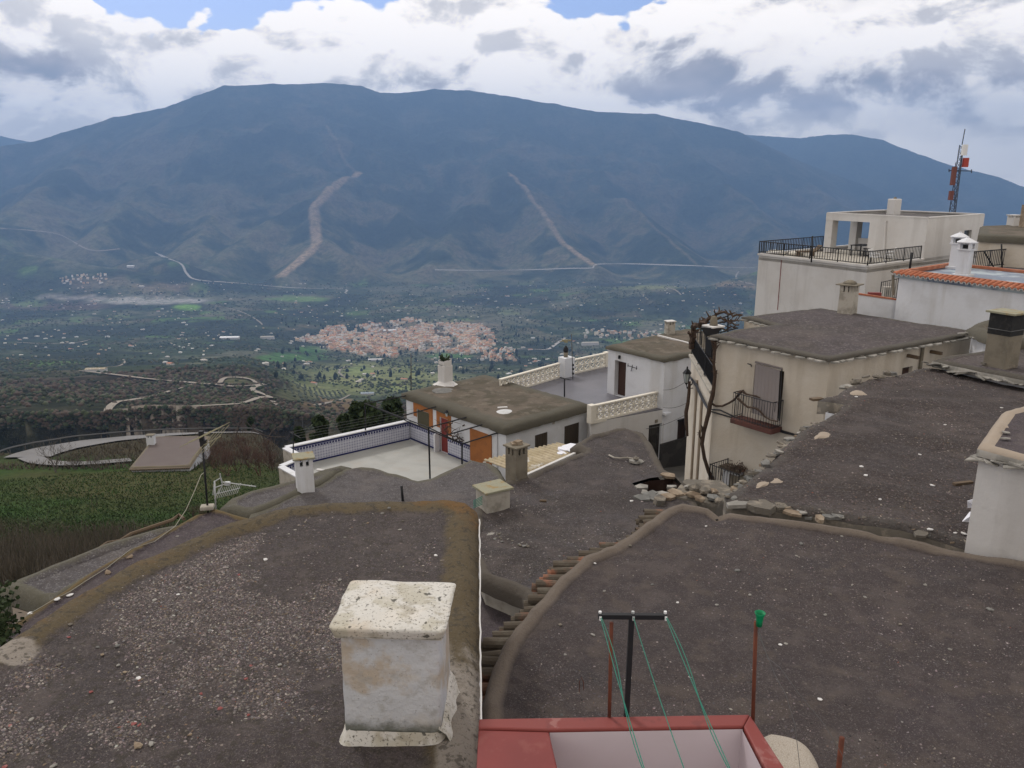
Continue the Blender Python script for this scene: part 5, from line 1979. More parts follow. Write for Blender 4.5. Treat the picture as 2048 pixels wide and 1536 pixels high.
_, _, infoC = roof_slab(hC, C_out, ZC, M['gravel_c'], step=0.22, lip_w=0.30, lip_h=0.07, thick=0.24, wob=0.10, holes=[hole], zfun=zC, rim_mat=M['gravel_c'])
walls_of(hC, C_out, ZC - 0.2, -16, M['concrete_pale'], inset=0.25)
mb = MB()
mb.prism(hole, ZC - 1.6, ZC - 0.05, top=False, bottom=True)
o = mb.build('hole_lining', M['hole'], hC)
bm = bmesh.new()
bm.from_mesh(o.data)
bmesh.ops.reverse_faces(bm, faces=bm.faces)
bm.to_mesh(o.data)
bm.free()
scatter_gravel('gravel', hC, infoC, 7000, 0.010, 0.035, lambda P, dd: np.clip(0.25 + 1.5 * fbm(P[:, 0] * 0.6 + 5, P[:, 1] * 0.6, 4), 0.05, 1), mindist=0.3, power=3,
               pal=[(.12, .11, .105), (.09, .085, .08), (.15, .14, .135), (.20, .19, .175), (.06, .055, .05), (.10, .095, .07), (.10, .10, .105), (.28, .27, .25), (.04, .038, .032)])
sl_m = [slab_mesh('flat_stone', M[m_], i, 5 + i % 2, .2) for i, m_ in enumerate(('slate', 'rubble_tan', 'rubble_grey', 'rubble'))]
for (px, py, s, mi, f) in [(1282, 976, .22, 0, 1), (1300, 992, .26, 2, 1), (1285, 999, .24, 2, 1), (1322, 990, .22, 0, 1), (1338, 996, .22, 1, 1.6), (1320, 1004, .26, 3, 2.0), (1352, 990, .28, 1, 1.5), (1370, 992, .22, 1, 1), (1335, 953, .24, 1, 1),
                       (1268, 925, .20, 0, 1), (1278, 924, .16, 0, 1.2), (1290, 987, .16, 0, 1), (1344, 975, .16, 0, .8), (1310, 999, .2, 2, 1.3)]:
    lay('flat_stone', sl_m[mi], px, py, ZC, s, hC, flat=f * .8)
lay('stone', st_m[0], 1272, 919, ZC + .1, .13, hC)
lay('stone', st_m[1], 983, 1070, ZC, .14, hC, flat=.8)
lay('stone', st_m[4], 1263, 1003, ZC, .06, hC)
for i in range(60):
    f = i / 59
    lay('stone', st_m[(0, 2, 0, 1)[i % 4]], 990 + 150 * f + random.uniform(-9, 9), 1071 + 38 * f + random.uniform(-8, 8), ZC + .05, random.uniform(.02, .055), hC)
# box chimney near A's corner and the olive grey one
cb = atz(986, 1016, ZC)
mb = MB()
mb.box((cb.x, cb.y, ZC + 0.22), (0.66, 0.56, 0.6), 0.55)
bc = mb.build('vent_box', M['concrete_pale'], hC, bevel=0.02)
mb = MB()
mb.box((cb.x, cb.y, ZC + 0.555), (0.80, 0.68, 0.06), 0.55)
mb.build('lid', M['lid'], bc, bevel=0.012)
cb = atz(1033, 956, ZC)
ch = pot_chimney(hC, (cb.x, cb.y, ZC), 0.44, 0.42, 0.92, 0.75, M['concrete'], M['concrete'], lid_over=0.05)
mb = MB()
tp = Vector((cb.x, cb.y, ZC + 1.0))
mb.box(tp, (0.30, 0.2, 0.05), 0.3)
mb.box(tp + Vector((.04, 0, .05)), (0.2, 0.16, 0.05), 0.9)
mb.build('loose_stone', M['rubble_tan'], ch)
mb = MB()
mb.box(tuple(atz(1086, 1004, ZC) + Vector((0, 0, .03))), (0.17, 0.06, 0.05), -.1)
mb.build('wood_scrap', M['wood'], hC)
# cable on the far end of roof C
mb = MB()
mb.tube([atz(px, py, ZC + .06) for px, py in [(1218, 910), (1228, 915), (1240, 916), (1255, 915), (1270, 918)]], 0.025, 5)
mb.build('cable', M['concrete_pale'], hC)
# green net scrap by the box
mb = MB()
gp = atz(955, 1008, ZC + .3)
for i in range(6):
    mb.tube([gp + Vector((-.1, 0, -.1 + i * .035)), gp + Vector((.12, 0, .0 + i * .04))], 0.009, 4)
o = mb.build('green_net', M['green_cord'], None)
tag(recenter(o), 'scrap of green net between the ochre corner and the small vent box', 'net')
# dark lower roof triangle
ZL = -8.75
hL = house('low house with the dark violet roof wedged under the row of old tiles', (-.2, 13, -14))
L_out = [xy(atz(px, py, ZL)) for px, py in [(930, 1145), (1048, 1198), (1060, 1240), (1020, 1330), (960, 1400), (850, 1300)]]
roof_slab(hL, L_out, ZL, M['gravel_d'], step=0.25, lip_w=0.12, lip_h=0.05, thick=0.2, wob=0.03)
walls_of(hL, L_out, ZL - .15, -14, M['concrete_pale'], inset=0.1)

# corrugated sheet between C and the white house
sh = thing('corrugated_sheet', 'ribbed tan fibre cement sheet roof with flaking white patches', 'roof sheet', tuple(atz(1070, 925, -8.6)))
c0, c1, c2, c3 = atz(968, 921, -8.55), atz(1052, 953, -8.25), atz(1170, 900, -8.2), atz(1120, 886, -8.5)
NU, NV = 120, 4
vs, fs = [], []
for i in range(NU + 1):
    for j in range(NV + 1):
        u, v = i / NU, j / NV
        p = (c1.lerp(c2, u)).lerp(c0.lerp(c3, u), v)
        p = p + Vector((0, 0, 0.035 * math.sin(u * 17 * 2 * math.pi)))
        vs.append(p)
for i in range(NU):
    for j in range(NV):
        q = i * (NV + 1) + j
        fs.append((q, q + 1, q + NV + 2, q + NV + 1))
mb = MB()
mb.add(vs, fs)
o = mb.build('sheet', M['fibre'], sh, smooth=True)
so = o.modifiers.new('thickness', 'SOLIDIFY')
so.thickness = 0.02
mb = MB()
mb.beam(c1 + Vector((0, 0, .03)), c2 + Vector((0, 0, .03)), 0.10, 0.08)
mb.build('edge_trim', M['mortar_white'], sh, bevel=.01)
mb = MB()
for (u, v, s) in ((.92, .25, .6), (.85, .35, .5), (.97, .45, .45), (.90, .12, .5), (.72, .25, .25)):
    p = (c1.lerp(c2, u)).lerp(c0.lerp(c3, u), v) + Vector((0, 0, .055))
    a_ = [(p.x + s * .75 * math.cos(k_) * random.uniform(.6, 1.1), p.y + s * .6 * math.sin(k_) * random.uniform(.6, 1.1)) for k_ in np.linspace(0, 5.6, 8)]
    mb.prism(a_, p.z - .02, p.z + random.uniform(.0, .01))
mb.build('white_flake', M['paper'], sh)
mb = MB()
for q in (c0, c1, c2, c3):
    mb.box((q.x * .98, q.y * 1.0, q.z - 2.5), (.1, .1, 4.9))
mb.build('support', M['concrete_pale'], sh)

# ------------------------------------------------------------------ M: house with the blue tiled terrace
ZM, ZMR = -14.3, -11.75
Q0 = atz(820, 881, ZM)
Rn = atz(1012, 858, ZMR - 0.05)
Rr = atz(1175, 812, ZMR - 0.05)
Lc = atz(812, 789, ZMR - 0.05)
dM = (Rn - Lc).normalized()
hM = house('white house with orange painted window frames opening on the blue tiled terrace', (0, 40, -17))
Lf = Lc + (Rr - Rn)
rc = [Lc, Rn, Rr, Lf]
roofo = []
cen = sum((Vector(xy(p)) for p in rc), Vector((0, 0))) / 4
for p in rc:
    v = Vector(xy(p))
    roofo.append(xy(v + (v - cen).normalized() * 0.25))
_, _, infoM = roof_slab(hM, roofo, ZMR + 0.08, M['torta'], step=0.35, lip_w=0.9, lip_h=0.05, thick=0.30, wob=0.08, sag=-0.06, jitter=.03)
A_, B_ = (Lc.x, Lc.y), (Rn.x, Rn.y)
C_ = (Rr.x, Rr.y)
D_ = (Lf.x, Lf.y)
zw = ZMR - 0.12
mb = MB()
win1 = rect_on(834, 818, 859, 864, A_, B_)
dor1 = rect_on(880, 834, 897, 911, A_, B_)
dor1 = (dor1[0], dor1[1], ZM, dor1[3])
wall(mb, A_, B_, -18, zw, [win1, dor1], 0.15)
w2 = rect_on(1070, 871, 1095, 899, B_, C_)
w3 = rect_on(1129, 853, 1158, 886, B_, C_)
wall(mb, B_, C_, -18, zw, [w2, w3], 0.12)
wall(mb, C_, D_, -18, zw)
wall(mb, D_, A_, -18, zw)
mb.build('wall', M['white'], hM)
w = panel_in(A_, B_, win1, 0.05, M['shutter_green'], 'window', hM, grooves=0)
d = panel_in(A_, B_, dor1, 0.10, M['door_red'], 'door', hM, grooves=3)
dv = Vector((B_[0] - A_[0], B_[1] - A_[1])).normalized()
nv = Vector((dv.y, -dv.x))


def on_wall(a, b, u, v, off):
    a, b = Vector(xy(a)), Vector(xy(b))
    t = (b - a).normalized()
    n = Vector((t.y, -t.x))
    p = a + t * u + n * off
    return Vector((p.x, p.y, v))


def wbox(mb, a, b, u0, u1, v0, v1, off=0.0, th=0.04, mi=0):
    t = (Vector(xy(b)) - Vector(xy(a))).normalized()
    c = on_wall(a, b, (u0 + u1) / 2, (v0 + v1) / 2, off + th / 2)
    mb.box(c, (abs(u1 - u0), th, abs(v1 - v0)), math.atan2(t.y, t.x), mi)
    return mb


# door knocker and handle
mb = MB()
wbox(mb, A_, B_, dor1[1] - .12, dor1[1] - .06, ZM + 1.0, ZM + 1.12, -0.06, .05)
mb.build('handle', M['black'], d)
# orange bands: an L shaped frame round window and door
mb = MB()
bw = 0.27
wbox(mb, A_, B_, win1[0] - bw * 1.2, win1[1] + bw * 1.3, win1[3] + 0.02, win1[3] + bw * 1.25, 0, .02)
wbox(mb, A_, B_, win1[0] - bw * 1.2, win1[0] - 0.02, win1[3] - .45, win1[3] + 0.018, 0, .02)
wbox(mb, A_, B_, win1[1] + 0.02, win1[1] + bw * 1.3, win1[3] - .75, win1[3] + 0.018, 0, .02)
mb.build('window_surround', M['orange'], hM)
mb = MB()
wbox(mb, A_, B_, dor1[0] - bw * 1.1, dor1[1] + bw * 1.1, dor1[3] + 0.02, dor1[3] + bw * 1.2, 0, .02)
wbox(mb, A_, B_, dor1[0] - bw * 1.1, dor1[0] - .02, dor1[3] - .6, dor1[3] + 0.018, 0, .02)
wbox(mb, A_, B_, dor1[1] + .02, dor1[1] + bw * 1.1, dor1[3] - .85, dor1[3] + 0.018, 0, .02)
mb.build('door_surround', M['orange'], hM)
r = rect_on(941, 856, 984, 921, A_, B_)
mb = MB()
wbox(mb, A_, B_, r[0], r[1], r[2] - .4, r[3], 0, .05)
mb.build('painted_panel', M['orange'], hM)
# eaves band, roof hatch and white pipe patch
for (rr_, nm) in ((w2, 'shutter'), (w3, 'shutter')):
    s = panel_in(B_, C_, rr_, 0.06, M['shutter'], nm, hM, grooves=5)
mb = MB()
u_, v_ = uv_on(1107, 845, B_, C_)
wbox(mb, B_, C_, u_ - .08, u_ + .08, v_ - .08, v_ + .08, 0, .02)
mb.build('vent_grille', M['concrete_pale'], hM)
# downpipe left of the corner
mb = MB()
p0 = on_wall(A_, B_, uv_on(995, 860, A_, B_)[0], zw - .1, 0.04)
mb.tube([p0, Vector((p0.x, p0.y, -17))], 0.035, 6)
mb.build('downpipe', M['white'], hM)
# chimney on this roof with torn open top
cb = atz(891, 768, ZMR + .1)
mb = MB()
mb.box((cb.x, cb.y, ZMR + 0.65), (0.62, 0.60, 1.15), 0.78)
ch = mb.build('chimney', M['offwhite'], hM, bevel=.02)
mb = MB()
for (sx, sy, rx) in ((-1, 0, .3), (1, 0, -.3), (0, -1, .0), (0, 1, 0)):
    a_ = 0.78
    c = Vector((sx * .26 * math.cos(a_) - sy * .26 * math.sin(a_), sx * .26 * math.sin(a_) + sy * .26 * math.cos(a_), 0))
    mb.box((cb.x + c.x, cb.y + c.y, ZMR + 1.38), (0.05 if sx else .5, .5 if sx else .05, 0.3 + .1 * sx), a_)
mb.build('open_top', M['offwhite'], ch, bevel=.01)
mb = MB()
mb.lathe((cb.x, cb.y, ZMR + .08), [(0.75, 0), (0.55, .08), (.42, .2)], 8)
mb.build('mortar_foot', M['mortar_white'], ch)
mb = MB()
for i in range(60):
    a_ = random.uniform(0, 6.28)
    q = Vector((cb.x, cb.y, ZMR + 1.4))
    mb.tube([q, q + Vector((math.cos(a_) * .3, math.sin(a_) * .3, random.uniform(.1, .45)))], 0.02, 3)
o = mb.build('weed_tuft', M['leaf'], None)
tag(recenter(o), 'dark weed growing out of the torn chimney top on the white house', 'plant')
mb = MB()
cc_ = atz(1011, 822, ZMR + .15)
mb.lathe((cc_.x, cc_.y, ZMR + .06), [(0.52, 0), (.48, .05), (.30, .10), (.05, .12)], 14)
mb.build('roof_patch', M['puddle_white'], hM)
mb = MB()
cc_ = atz(1005, 815, ZMR + .15)
mb.box((cc_.x, cc_.y, ZMR + .15), (.5, .14, .06), .2)
mb.build('broken_piece', M['mortar_white'], hM)
mb = MB()
cc_ = atz(886, 782, ZMR + .1)
mb.lathe((cc_.x, cc_.y, ZMR + .10), [(0.62, 0), (.6, .04), (.05, .05)], 12)
mb.build('roof_cover', M['rubble_grey'], hM)
# wall lamp by the door
t = thing('wall_lamp', 'small black wall lantern above the red door', 'lamp', tuple(on_wall(A_, B_, uv_on(898, 824, A_, B_)[0], uv_on(898, 824, A_, B_)[1], .15)))
lp = Vector(t.location)
mb = MB()
mb.tube([lp + Vector((nv.x * -.12, nv.y * -.12, .02)), lp + Vector((0, 0, .12))], .02, 5)
mb.lathe(lp + Vector((0, 0, 0)), [(.14, 0), (.10, .05), (.02, .14)], 8)
mb.build('lamp_cap', M['black'], t)
mb = MB()
mb.lathe(lp + Vector((0, 0, -.2)), [(.05, 0), (.09, .2)], 6)
mb.build('lamp_shade', M['lamp_glass'], t)

# terrace of M -------------------------------------------------------
tM = thing('tiled_terrace', 'long terrace with pale floor walled in by white tiles with cobalt bands', 'terrace', (-6, 37, -16))
ZT = ZM + 1.08
S0 = atz(574, 895, ZT)
Qb = atz(818, 842, ZT)
S1 = atz(610, 914, ZT)
S2 = atz(566, 932, ZT)
S3 = atz(602, 952, ZT)
S4 = atz(700, 1010, ZT)
En = on_wall(A_, B_, uv_on(940, 900, A_, B_)[0], ZM, 0.0)
tp_poly = [S0, Qb, En, atz(1000, 950, ZM), atz(860, 985, ZM), S4, S3, S2, S1]
flat_poly('floor', tp_poly, ZM, 0.2, M['floor_pale'], tM)


def tiled_wall(a, b, z0, z1, side, coping=True, thick=0.24):
    """low wall from a to b; tiles on the side of the given sign, coping on top"""
    a, b = Vector(xy(a)), Vector(xy(b))
    t = (b - a).normalized()
    n = Vector((t.y, -t.x)) * side
    L = (b - a).length
    mid = (a + b) / 2 - n * (thick / 2)
    mb = MB()
    mb.box((mid.x, mid.y, (z0 + z1) / 2 - .02), (L, thick - .02, z1 - z0 - .04), math.atan2(t.y, t.x))
    mb.build('parapet', M['concrete_pale'], tM)
    # tile skin
    P = lambda u, v, d: (a.x + t.x * u + n.x * d, a.y + t.y * u + n.y * d, v)
    me = bpy.data.meshes.new('tiles')
    me.from_pydata([P(0, z0, .004), P(L, z0, .004), P(L, z1 - .05, .004), P(0, z1 - .05, .004)], [], [(0, 1, 2, 3)])
    uvl = me.uv_layers.new(name='UVMap')
    for li, (uu, vv) in enumerate(((0, 0), (L, 0), (L, z1 - z0 - .05), (0, z1 - z0 - .05))):
        uvl.data[li].uv = (uu, vv)
    me.materials.append(M['bluetile'])
    o = bpy.data.objects.new('tiles', me)
    COL.objects.link(o)
    put(o, tM)
    mb = MB()
    for (v0, v1) in ((z1 - .14, z1 - .045), (z0 + .002, z0 + .085)):
        c = (a + b) / 2 + n * .010
        mb.box((c.x, c.y, (v0 + v1) / 2), (L, .012, v1 - v0), math.atan2(t.y, t.x))
    mb.build('blue_band', M['blue'], tM)
    # the row of little dark arrow tiles under the band
    mb = MB()
    k_ = int(L / 0.16)
    for i in range(k_):
        u = (i + .5) * L / k_
        v = z1 - .16
        mb.add([P(u - .045, v, .009), P(u + .045, v, .009), P(u + .06, v - .13, .009), P(u - .06, v - .13, .009), P(u, v - .10, .009)],
               [(0, 4, 1), (0, 3, 4), (1, 4, 2)] if side > 0 else [(0, 1, 4), (0, 4, 3), (1, 2, 4)])
    o = mb.build('tile_border', M['blue'], tM)
    o['kind'] = 'stuff'
    if coping:
        c = (a + b) / 2 - n * (thick / 2 - .03)
        mb = MB()
        mb.box((c.x, c.y, z1), (L + .05, thick + .08, .06), math.atan2(t.y, t.x))
        mb.build('coping', M['white'], tM, bevel=.01)


tiled_wall(S0, Qb, ZM, ZT, 1)
tiled_wall(S1, S0, ZM, ZT - .003, 1)
tiled_wall(S2, S1, ZM, ZT - .006, 1)
tiled_wall(S3, S2, ZM, ZT - .009, 1)
# outer retaining wall below the terrace
mb = MB()
mb.prism([xy(p) for p in (S0, Qb, En, atz(860, 985, ZM), S4, S3, S2, S1)], -19, ZM - .21, bottom=False, top=False)
mb.build('retaining_wall', M['concrete_pale'], tM)
# tiles on the house wall (wainscot)
for (u0, u1) in ((0.0, dor1[0]), (dor1[1], uv_on(941, 900, A_, B_)[0])):
    a = on_wall(A_, B_, u0 + .001, ZM, .03)
    b = on_wall(A_, B_, u1 - .001, ZM, .03)
    tiled_wall(a, b, ZM, ZM + 1.02, 1, coping=False, thick=.04)
# short tiled screen wall by the door
a = on_wall(A_, B_, uv_on(880, 900, A_, B_)[0] - .02, ZM, .05)
mb = MB()
b = on_wall(A_, B_, uv_on(880, 900, A_, B_)[0] - .02, ZM, .35)
mb.beam((a.x, a.y, ZM + .5), (b.x, b.y, ZM + .5), .12, 1.0)
mb.build('screen_wall', M['white'], tM)

# pergola -----------------------------------------------------------------
pg = thing('pergola', 'thin black iron pergola over the blue tiled terrace with a bare vine', 'pergola', tuple(atz(860, 956, ZM)))


def iron(name, a, b, r=0.035):
    mb = MB()
    mb.tube([a, b], r, 5)
    return mb.build(name, M['black'], pg)


zP_ = -11.62
pa = atz(860, 957, ZM)
pt = aty(857, 855, pa.y)
iron('post', pa, pt, .045)
pb = on_wall(A_, B_, uv_on(923, 920, A_, B_)[0], ZM, 1.0)
pbt = aty(924, 888, pb.y)
iron('post', aty(924, 928, pb.y), pbt, .045)
pc = aty(730, 807, atz(730, 862, ZT).y + 0.1)
iron('post', aty(731, 870, pc.y), pc, .04)
for (x0, y0, x1, y1) in ((857, 855, 942, 832), (890, 871, 976, 846), (924, 888, 1012, 860), (800, 833, 877, 812)):
    w_ = onplane(x1, y1, A_, B_, -0.02)
    f = (x0 - 730) / (924 - 730)
    p_ = aty(x0, y0, pc.y + (pbt.y - pc.y) * f)
    iron('beam', p_, w_)
w_ = onplane(815, 791, A_, B_, -0.02)
iron('beam', pc, w_)
iron('beam', pc, pbt, .03)
iron('beam', pc, pt, .03)
iron('beam', pt, pbt, .03)
mb = MB()


def wander(mb, a, b, r0, r1, n=14, amp=.12, twigs=0, tl=.5, seed=0, zamp=1.0):
    r = random.Random(seed)
    a, b = Vector(a), Vector(b)
    P = []
    o_ = Vector((0, 0, 0))
    for i in range(n + 1):
        f = i / n
        o_ = o_ * .7 + Vector((r.uniform(-1, 1), r.uniform(-1, 1), r.uniform(-1, 1) * zamp)) * amp * .6
        P.append(a.lerp(b, f) + o_ * math.sin(math.pi * f) ** .5)
    mb.tube(P, [r0 + (r1 - r0) * i / n for i in range(n + 1)], 5)
    for _ in range(twigs):
        i = r.randrange(1, n)
        d = Vector((r.uniform(-1, 1), r.uniform(-1, 1), r.uniform(-.3, 1))).normalized() * tl * r.uniform(.4, 1)
        m_ = P[i] + d * .5 + Vector((r.uniform(-.1, .1), r.uniform(-.1, .1), .05)) * tl
        mb.tube([P[i], m_, P[i] + d], [r1 * .8, r1 * .6, r1 * .3], 4)
    return P


yv_ = pbt.y
for i, (x0, y0, x1, y1) in enumerate(((941, 925, 938, 885), (938, 885, 890, 860), (938, 880, 960, 862), (960, 862, 1005, 858), (890, 860, 905, 842), (925, 852, 960, 850), (940, 882, 985, 866), (905, 873, 935, 885))):
    wander(mb, aty(x0, y0, yv_ + .4), aty(x1, y1, yv_ + .7), .04, .02, 12, .14, 10 if i else 2, .8, i)
o = mb.build('vine', M['vinewood'], None)
tag(recenter(o), 'bare twisting vine trained over the black pergola beams', 'vine')
# drying frame on the terrace corner
df = thing('drying_frame', 'thin grey drying frame with wires across the tiled terrace corner', 'clothesline', tuple(atz(586, 930, ZM)))
p0, p1 = aty(586, 926, S1.y - .6), aty(587, 865, S1.y - .6)
mb = MB()
mb.tube([p0, p1], .03, 5)
mb.tube([aty(580, 864, p0.y + .5), aty(601, 876, p0.y - .5)], .025, 5)
mb.build('post', M['dark_iron'], df)
mb = MB()
for i in range(4):
    f = i / 3
    mb.tube([aty(580, 864, p0.y + .5).lerp(aty(601, 876, p0.y - .5), f), onplane(828, 818 + 16 * f, A_, B_, -.03)], .007, 3)
mb.build('line', M['wire'], df)
pt_, _, _ = simple_pole('roof_aerial', 'thin pale aerial rod rising behind the torn chimney', 'antenna', 822, 776, 822, 708, ZMR, .03, M['wire'])

# ------------------------------------------------------------------ N: white house with openwork balustrades
ZN = -12.2
ZNR = -9.4
hN = house('white house with dark door on a grey terrace railed by ivory openwork blocks', (6, 44, -18))
nb0, nb1 = atz(1181, 845, ZN), atz(1324, 812, ZN)
c_near = atz(1330, 717, ZNR)
c_left = atz(1217, 691, ZNR)
c_far = c_left + Vector((6.5, 4.5, 0))
n_r = atz(1395, 704, ZNR)
dr = (n_r - c_near).normalized()
c_right = c_near + dr * 7.5
c_back = c_left + dr * 7.5 + Vector((-.4, .6, 0))
cp = [c_left, c_near, c_right, c_back]
cen = sum((Vector(xy(p)) for p in cp), Vector((0, 0))) / 4
ro = [xy(Vector(xy(p)) + (Vector(xy(p)) - cen).normalized() * .18) for p in cp]
_, _, infoN = roof_slab(hN, ro, ZNR, M['torta'], step=.4, lip_w=.5, lip_h=.04, thick=.14, wob=.08, sag=-.1)
a, b, c, d_ = [xy(p) for p in cp]
door = rect_on(1230, 722, 1250, 793, a, b)
door = (door[0], door[1], ZN, ZN + 2.05)
mb = MB()
wall(mb, a, b, ZN, ZNR - .1, [door], .35)
wall(mb, a, b, -18, ZN)
gr = rect_on(1356, 842, 1374, 882, b, c)
dr2 = rect_on(1299, 850, 1325, 905, b, c)
wall(mb, b, c, -18, ZNR - .1, [(max(gr[0], 0.01), gr[1], gr[2], gr[3])], .2)
wall(mb, c, d_, -18, ZNR - .1)
wall(mb, d_, a, -18, ZNR - .1)
mb.build('wall', M['white'], hN)
dd_ = panel_in(a, b, door, .33, M['door_brown'], 'door', hN, grooves=0)
# lower street wall under the near balustrade
e0, e1 = xy(nb0), (c_near.x, c_near.y - .02)
drc = rect_on(1298, 851, 1324, 912, e0, e1)
mb = MB()
drc = (drc[0], drc[1] - .0, -17, drc[3])
wall(mb, e0, e1, -18, ZN - .02, [drc], .3)
wall(mb, (Rr.x, Rr.y), e0, -18, ZN - .02)
mb.build('street_wall', M['offwhite'], hN)
mb = MB()
L = drc[1] - drc[0]
P = lambda u, v, d: on_wall(e0, e1, drc[0] + u, v, -d)
vs = []
n_ = 40
for i in range(n_ + 1):
    u = L * i / n_
    dd = .18 + .035 * math.sin(i * 1.2)
    vs += [P(u, -17, dd), P(u, drc[3], dd)]
mb.add(vs, [(2 * i, 2 * i + 2, 2 * i + 3, 2 * i + 1) for i in range(n_)])
mb.build('door_curtain', M['darkstone'], hN, smooth=True)
# grille window on the far face
mb = MB()
for i in range(7):
    u = gr[0] + (gr[1] - gr[0]) * (i + .5) / 7
    mb.tube([on_wall(b, c, u, gr[2], .05), on_wall(b, c, u, gr[3], .05)], .015, 4)
wbox(mb, b, c, gr[0] - .05, gr[1] + .05, gr[3], gr[3] + .08, .0, .12)
gr_o = mb.build('window_grille', M['black'], hN)
panel_in(b, c, gr, .18, M['door_brown'], 'window', hN)
# dark stone plinth
mb = MB()
pl = rect_on(1323, 880, 1372, 930, b, c)
wbox(mb, b, c, -.1, 7, -18, pl[3] - .2, .02, .1)
mb.build('plinth', M['darkstone'], hN)
mb = MB()
u_, v_ = uv_on(1330, 826, b, c)
wbox(mb, b, c, .0, .45, v_ - .06, v_ + .06, .0, .25)
mb.build('ledge', M['white'], hN)
mb = MB()
u_, v_ = uv_on(1312, 842, e0, e1)
p = on_wall(e0, e1, u_, v_, .03)
mb.box(p, (.16, .06, .16), .4)
mb.build('meter_box', M['concrete'], hN)
# small details on the terrace wall
mb = MB()
u_, v_ = uv_on(1240, 714, a, b)
mb.box(on_wall(a, b, u_, v_, .06), (.12, .12, .18))
o = mb.build('wall_lamp', M['black'], None)
tag(recenter(o), 'tiny black lamp above the dark terrace door', 'lamp')
mb = MB()
q0, q1 = onplane(1255, 731, a, b, -.35), onplane(1274, 737, a, b, -.35)
mb.tube([q0, q1], .02, 4)
for f in (0.05, .5, .95):
    q = q0.lerp(q1, f)
    mb.tube([q + Vector((0, 0, -.08)), q + Vector((0, 0, .12))], .02, 4)
mb.tube([q0.lerp(q1, .5), onplane(1262, 742, a, b, .0)], .02, 4)
o = mb.build('line_bracket', M['dark_iron'], None)
tag(recenter(o), 'small iron drying line bracket on the white wall beside the dark terrace door', 'bracket')
# terrace floor
tf = [atz(1068, 772, ZN), atz(1217, 735, ZN), c_left.copy(), nb1, nb0, atz(1150, 835, ZN), atz(1060, 790, ZN)]
fl = [xy(Lf + Vector((0, 0, 0))), xy(atz(1217, 733, ZN)), xy(c_left), xy(c_near), xy(nb0), xy(Rr)]
flat_poly('terrace_floor', fl, ZN, .15, M['floor_dark'], hN)


def balustrade(label, a, b, z0, h, nblk, posts=(), skip=()):
    t = thing('balustrade', label, 'balustrade', (a.x, a.y, z0), 'ivory openwork balustrades')
    A, B = Vector(xy(a)), Vector(xy(b))
    dv = (B - A).normalized()
    L = (B - A).length
    ang = math.atan2(dv.y, dv.x)
    rail = 0.09
    hh = (h - rail * 2) / 2
    mb = MB()
    mid = (A + B) / 2
    mb.box((mid.x, mid.y, z0 + h - rail / 2), (L, .22, rail), ang)
    mb.build('top_rail', M['ivory'], t, bevel=.015)
    mb = MB()
    mb.box((mid.x, mid.y, z0 + rail / 2 - .04), (L, .2, rail + .08), ang)
    mb.build('bottom_rail', M['ivory'], t, bevel=.01)
    bw_ = L / nblk
    me = bpy.data.meshes.new('lattice_block')
    m = MB()
    th = .10
    f = .028
    m.box((0, 0, hh / 2 - f / 2), (bw_, th, f))
    m.box((0, 0, -hh / 2 + f / 2), (bw_, th, f))
    m.box((-bw_ / 2 + f / 2, 0, 0), (f, th, hh - f * 2))
    m.box((bw_ / 2 - f / 2, 0, 0), (f, th, hh - f * 2))
    dl = math.hypot(bw_, hh)
    an = math.atan2(hh, bw_)
    for s in (1, -1):
        m.box((0, 0, 0), (dl * .92, th * (.7 if s > 0 else .66), .042), mtx=Matrix.Rotation(-an * s, 3, 'Y'))
    me.from_pydata(m.v, [], m.f)
    me.materials.append(M['ivory'])
    for i in range(nblk):
        if i in skip:
            continue
        for j in range(2):
            p = A + dv * bw_ * (i + .5)
            instance('lattice_block', me, (p.x, p.y, z0 + rail + hh * (j + .5)), (0, 0, ang), (1, 1, 1), t)
    for u in posts:
        p = A + dv * u
        mb = MB()
        mb.box((p.x, p.y, z0 + h / 2), (.34, .34, h + .08), ang)
        mb.build('post', M['ivory'], t, bevel=.02)
    return t


nt0, nt1 = atz(1183, 809, ZN + .9), atz(1326, 780, ZN + .9)
L = (Vector(xy(nb1)) - Vector(xy(nb0))).length
balustrade('ivory openwork balustrade above the alley in front of the grey terrace', nb0, nb1, ZN, .9, 12, posts=(0.05,))
fb0, fb1 = atz(1000, 790, ZN), atz(1118, 755, ZN)
fb2, fb3 = atz(1146, 748, ZN), atz(1212, 733, ZN)
balustrade('ivory openwork balustrade on the valley side running down to the brown roof', fb0, fb1, ZN, .95, 12)
balustrade('short ivory openwork balustrade between the white stove chimney and the white house', fb2, fb3, ZN, .95, 6, posts=((Vector(xy(fb3)) - Vector(xy(fb2))).length,))
# white block with black cowl between them
t = thing('terrace_chimney', 'white block chimney with a black cowl set in the terrace balustrade', 'chimney', tuple((fb1 + fb2) / 2))
mb = MB()
p = (fb1 + fb2) / 2
mb.box((p.x, p.y - .15, ZN + .62), (.78, .7, 1.24), .6)
mb.build('block', M['white'], t, bevel=.02)
mb = MB()
mb.lathe((p.x - .05, p.y - .15, ZN + 1.24), [(.13, 0), (.13, .3)], 10)
mb.build('flue', M['concrete'], t, smooth=True)
mb = MB()
mb.lathe((p.x - .05, p.y - .15, ZN + 1.54), [(.13, 0), (.17, .12), (.14, .28), (.03, .42)], 8)
mb.build('cowl', M['black'], t)
t, a0, b0 = simple_pole('terrace_aerial', 'thin aerial mast with small orange and black fittings beside the white block chimney', 'antenna', 1146, 758, 1143, 668, ZN, .025, M['wire'])
mb = MB()
for (x, y, s) in ((1132, 682, .22), (1126, 681, .14), (1139, 681, .12)):
    mb.box(tuple(aty(x, y, a0.y)), (s, .1, s * .8))
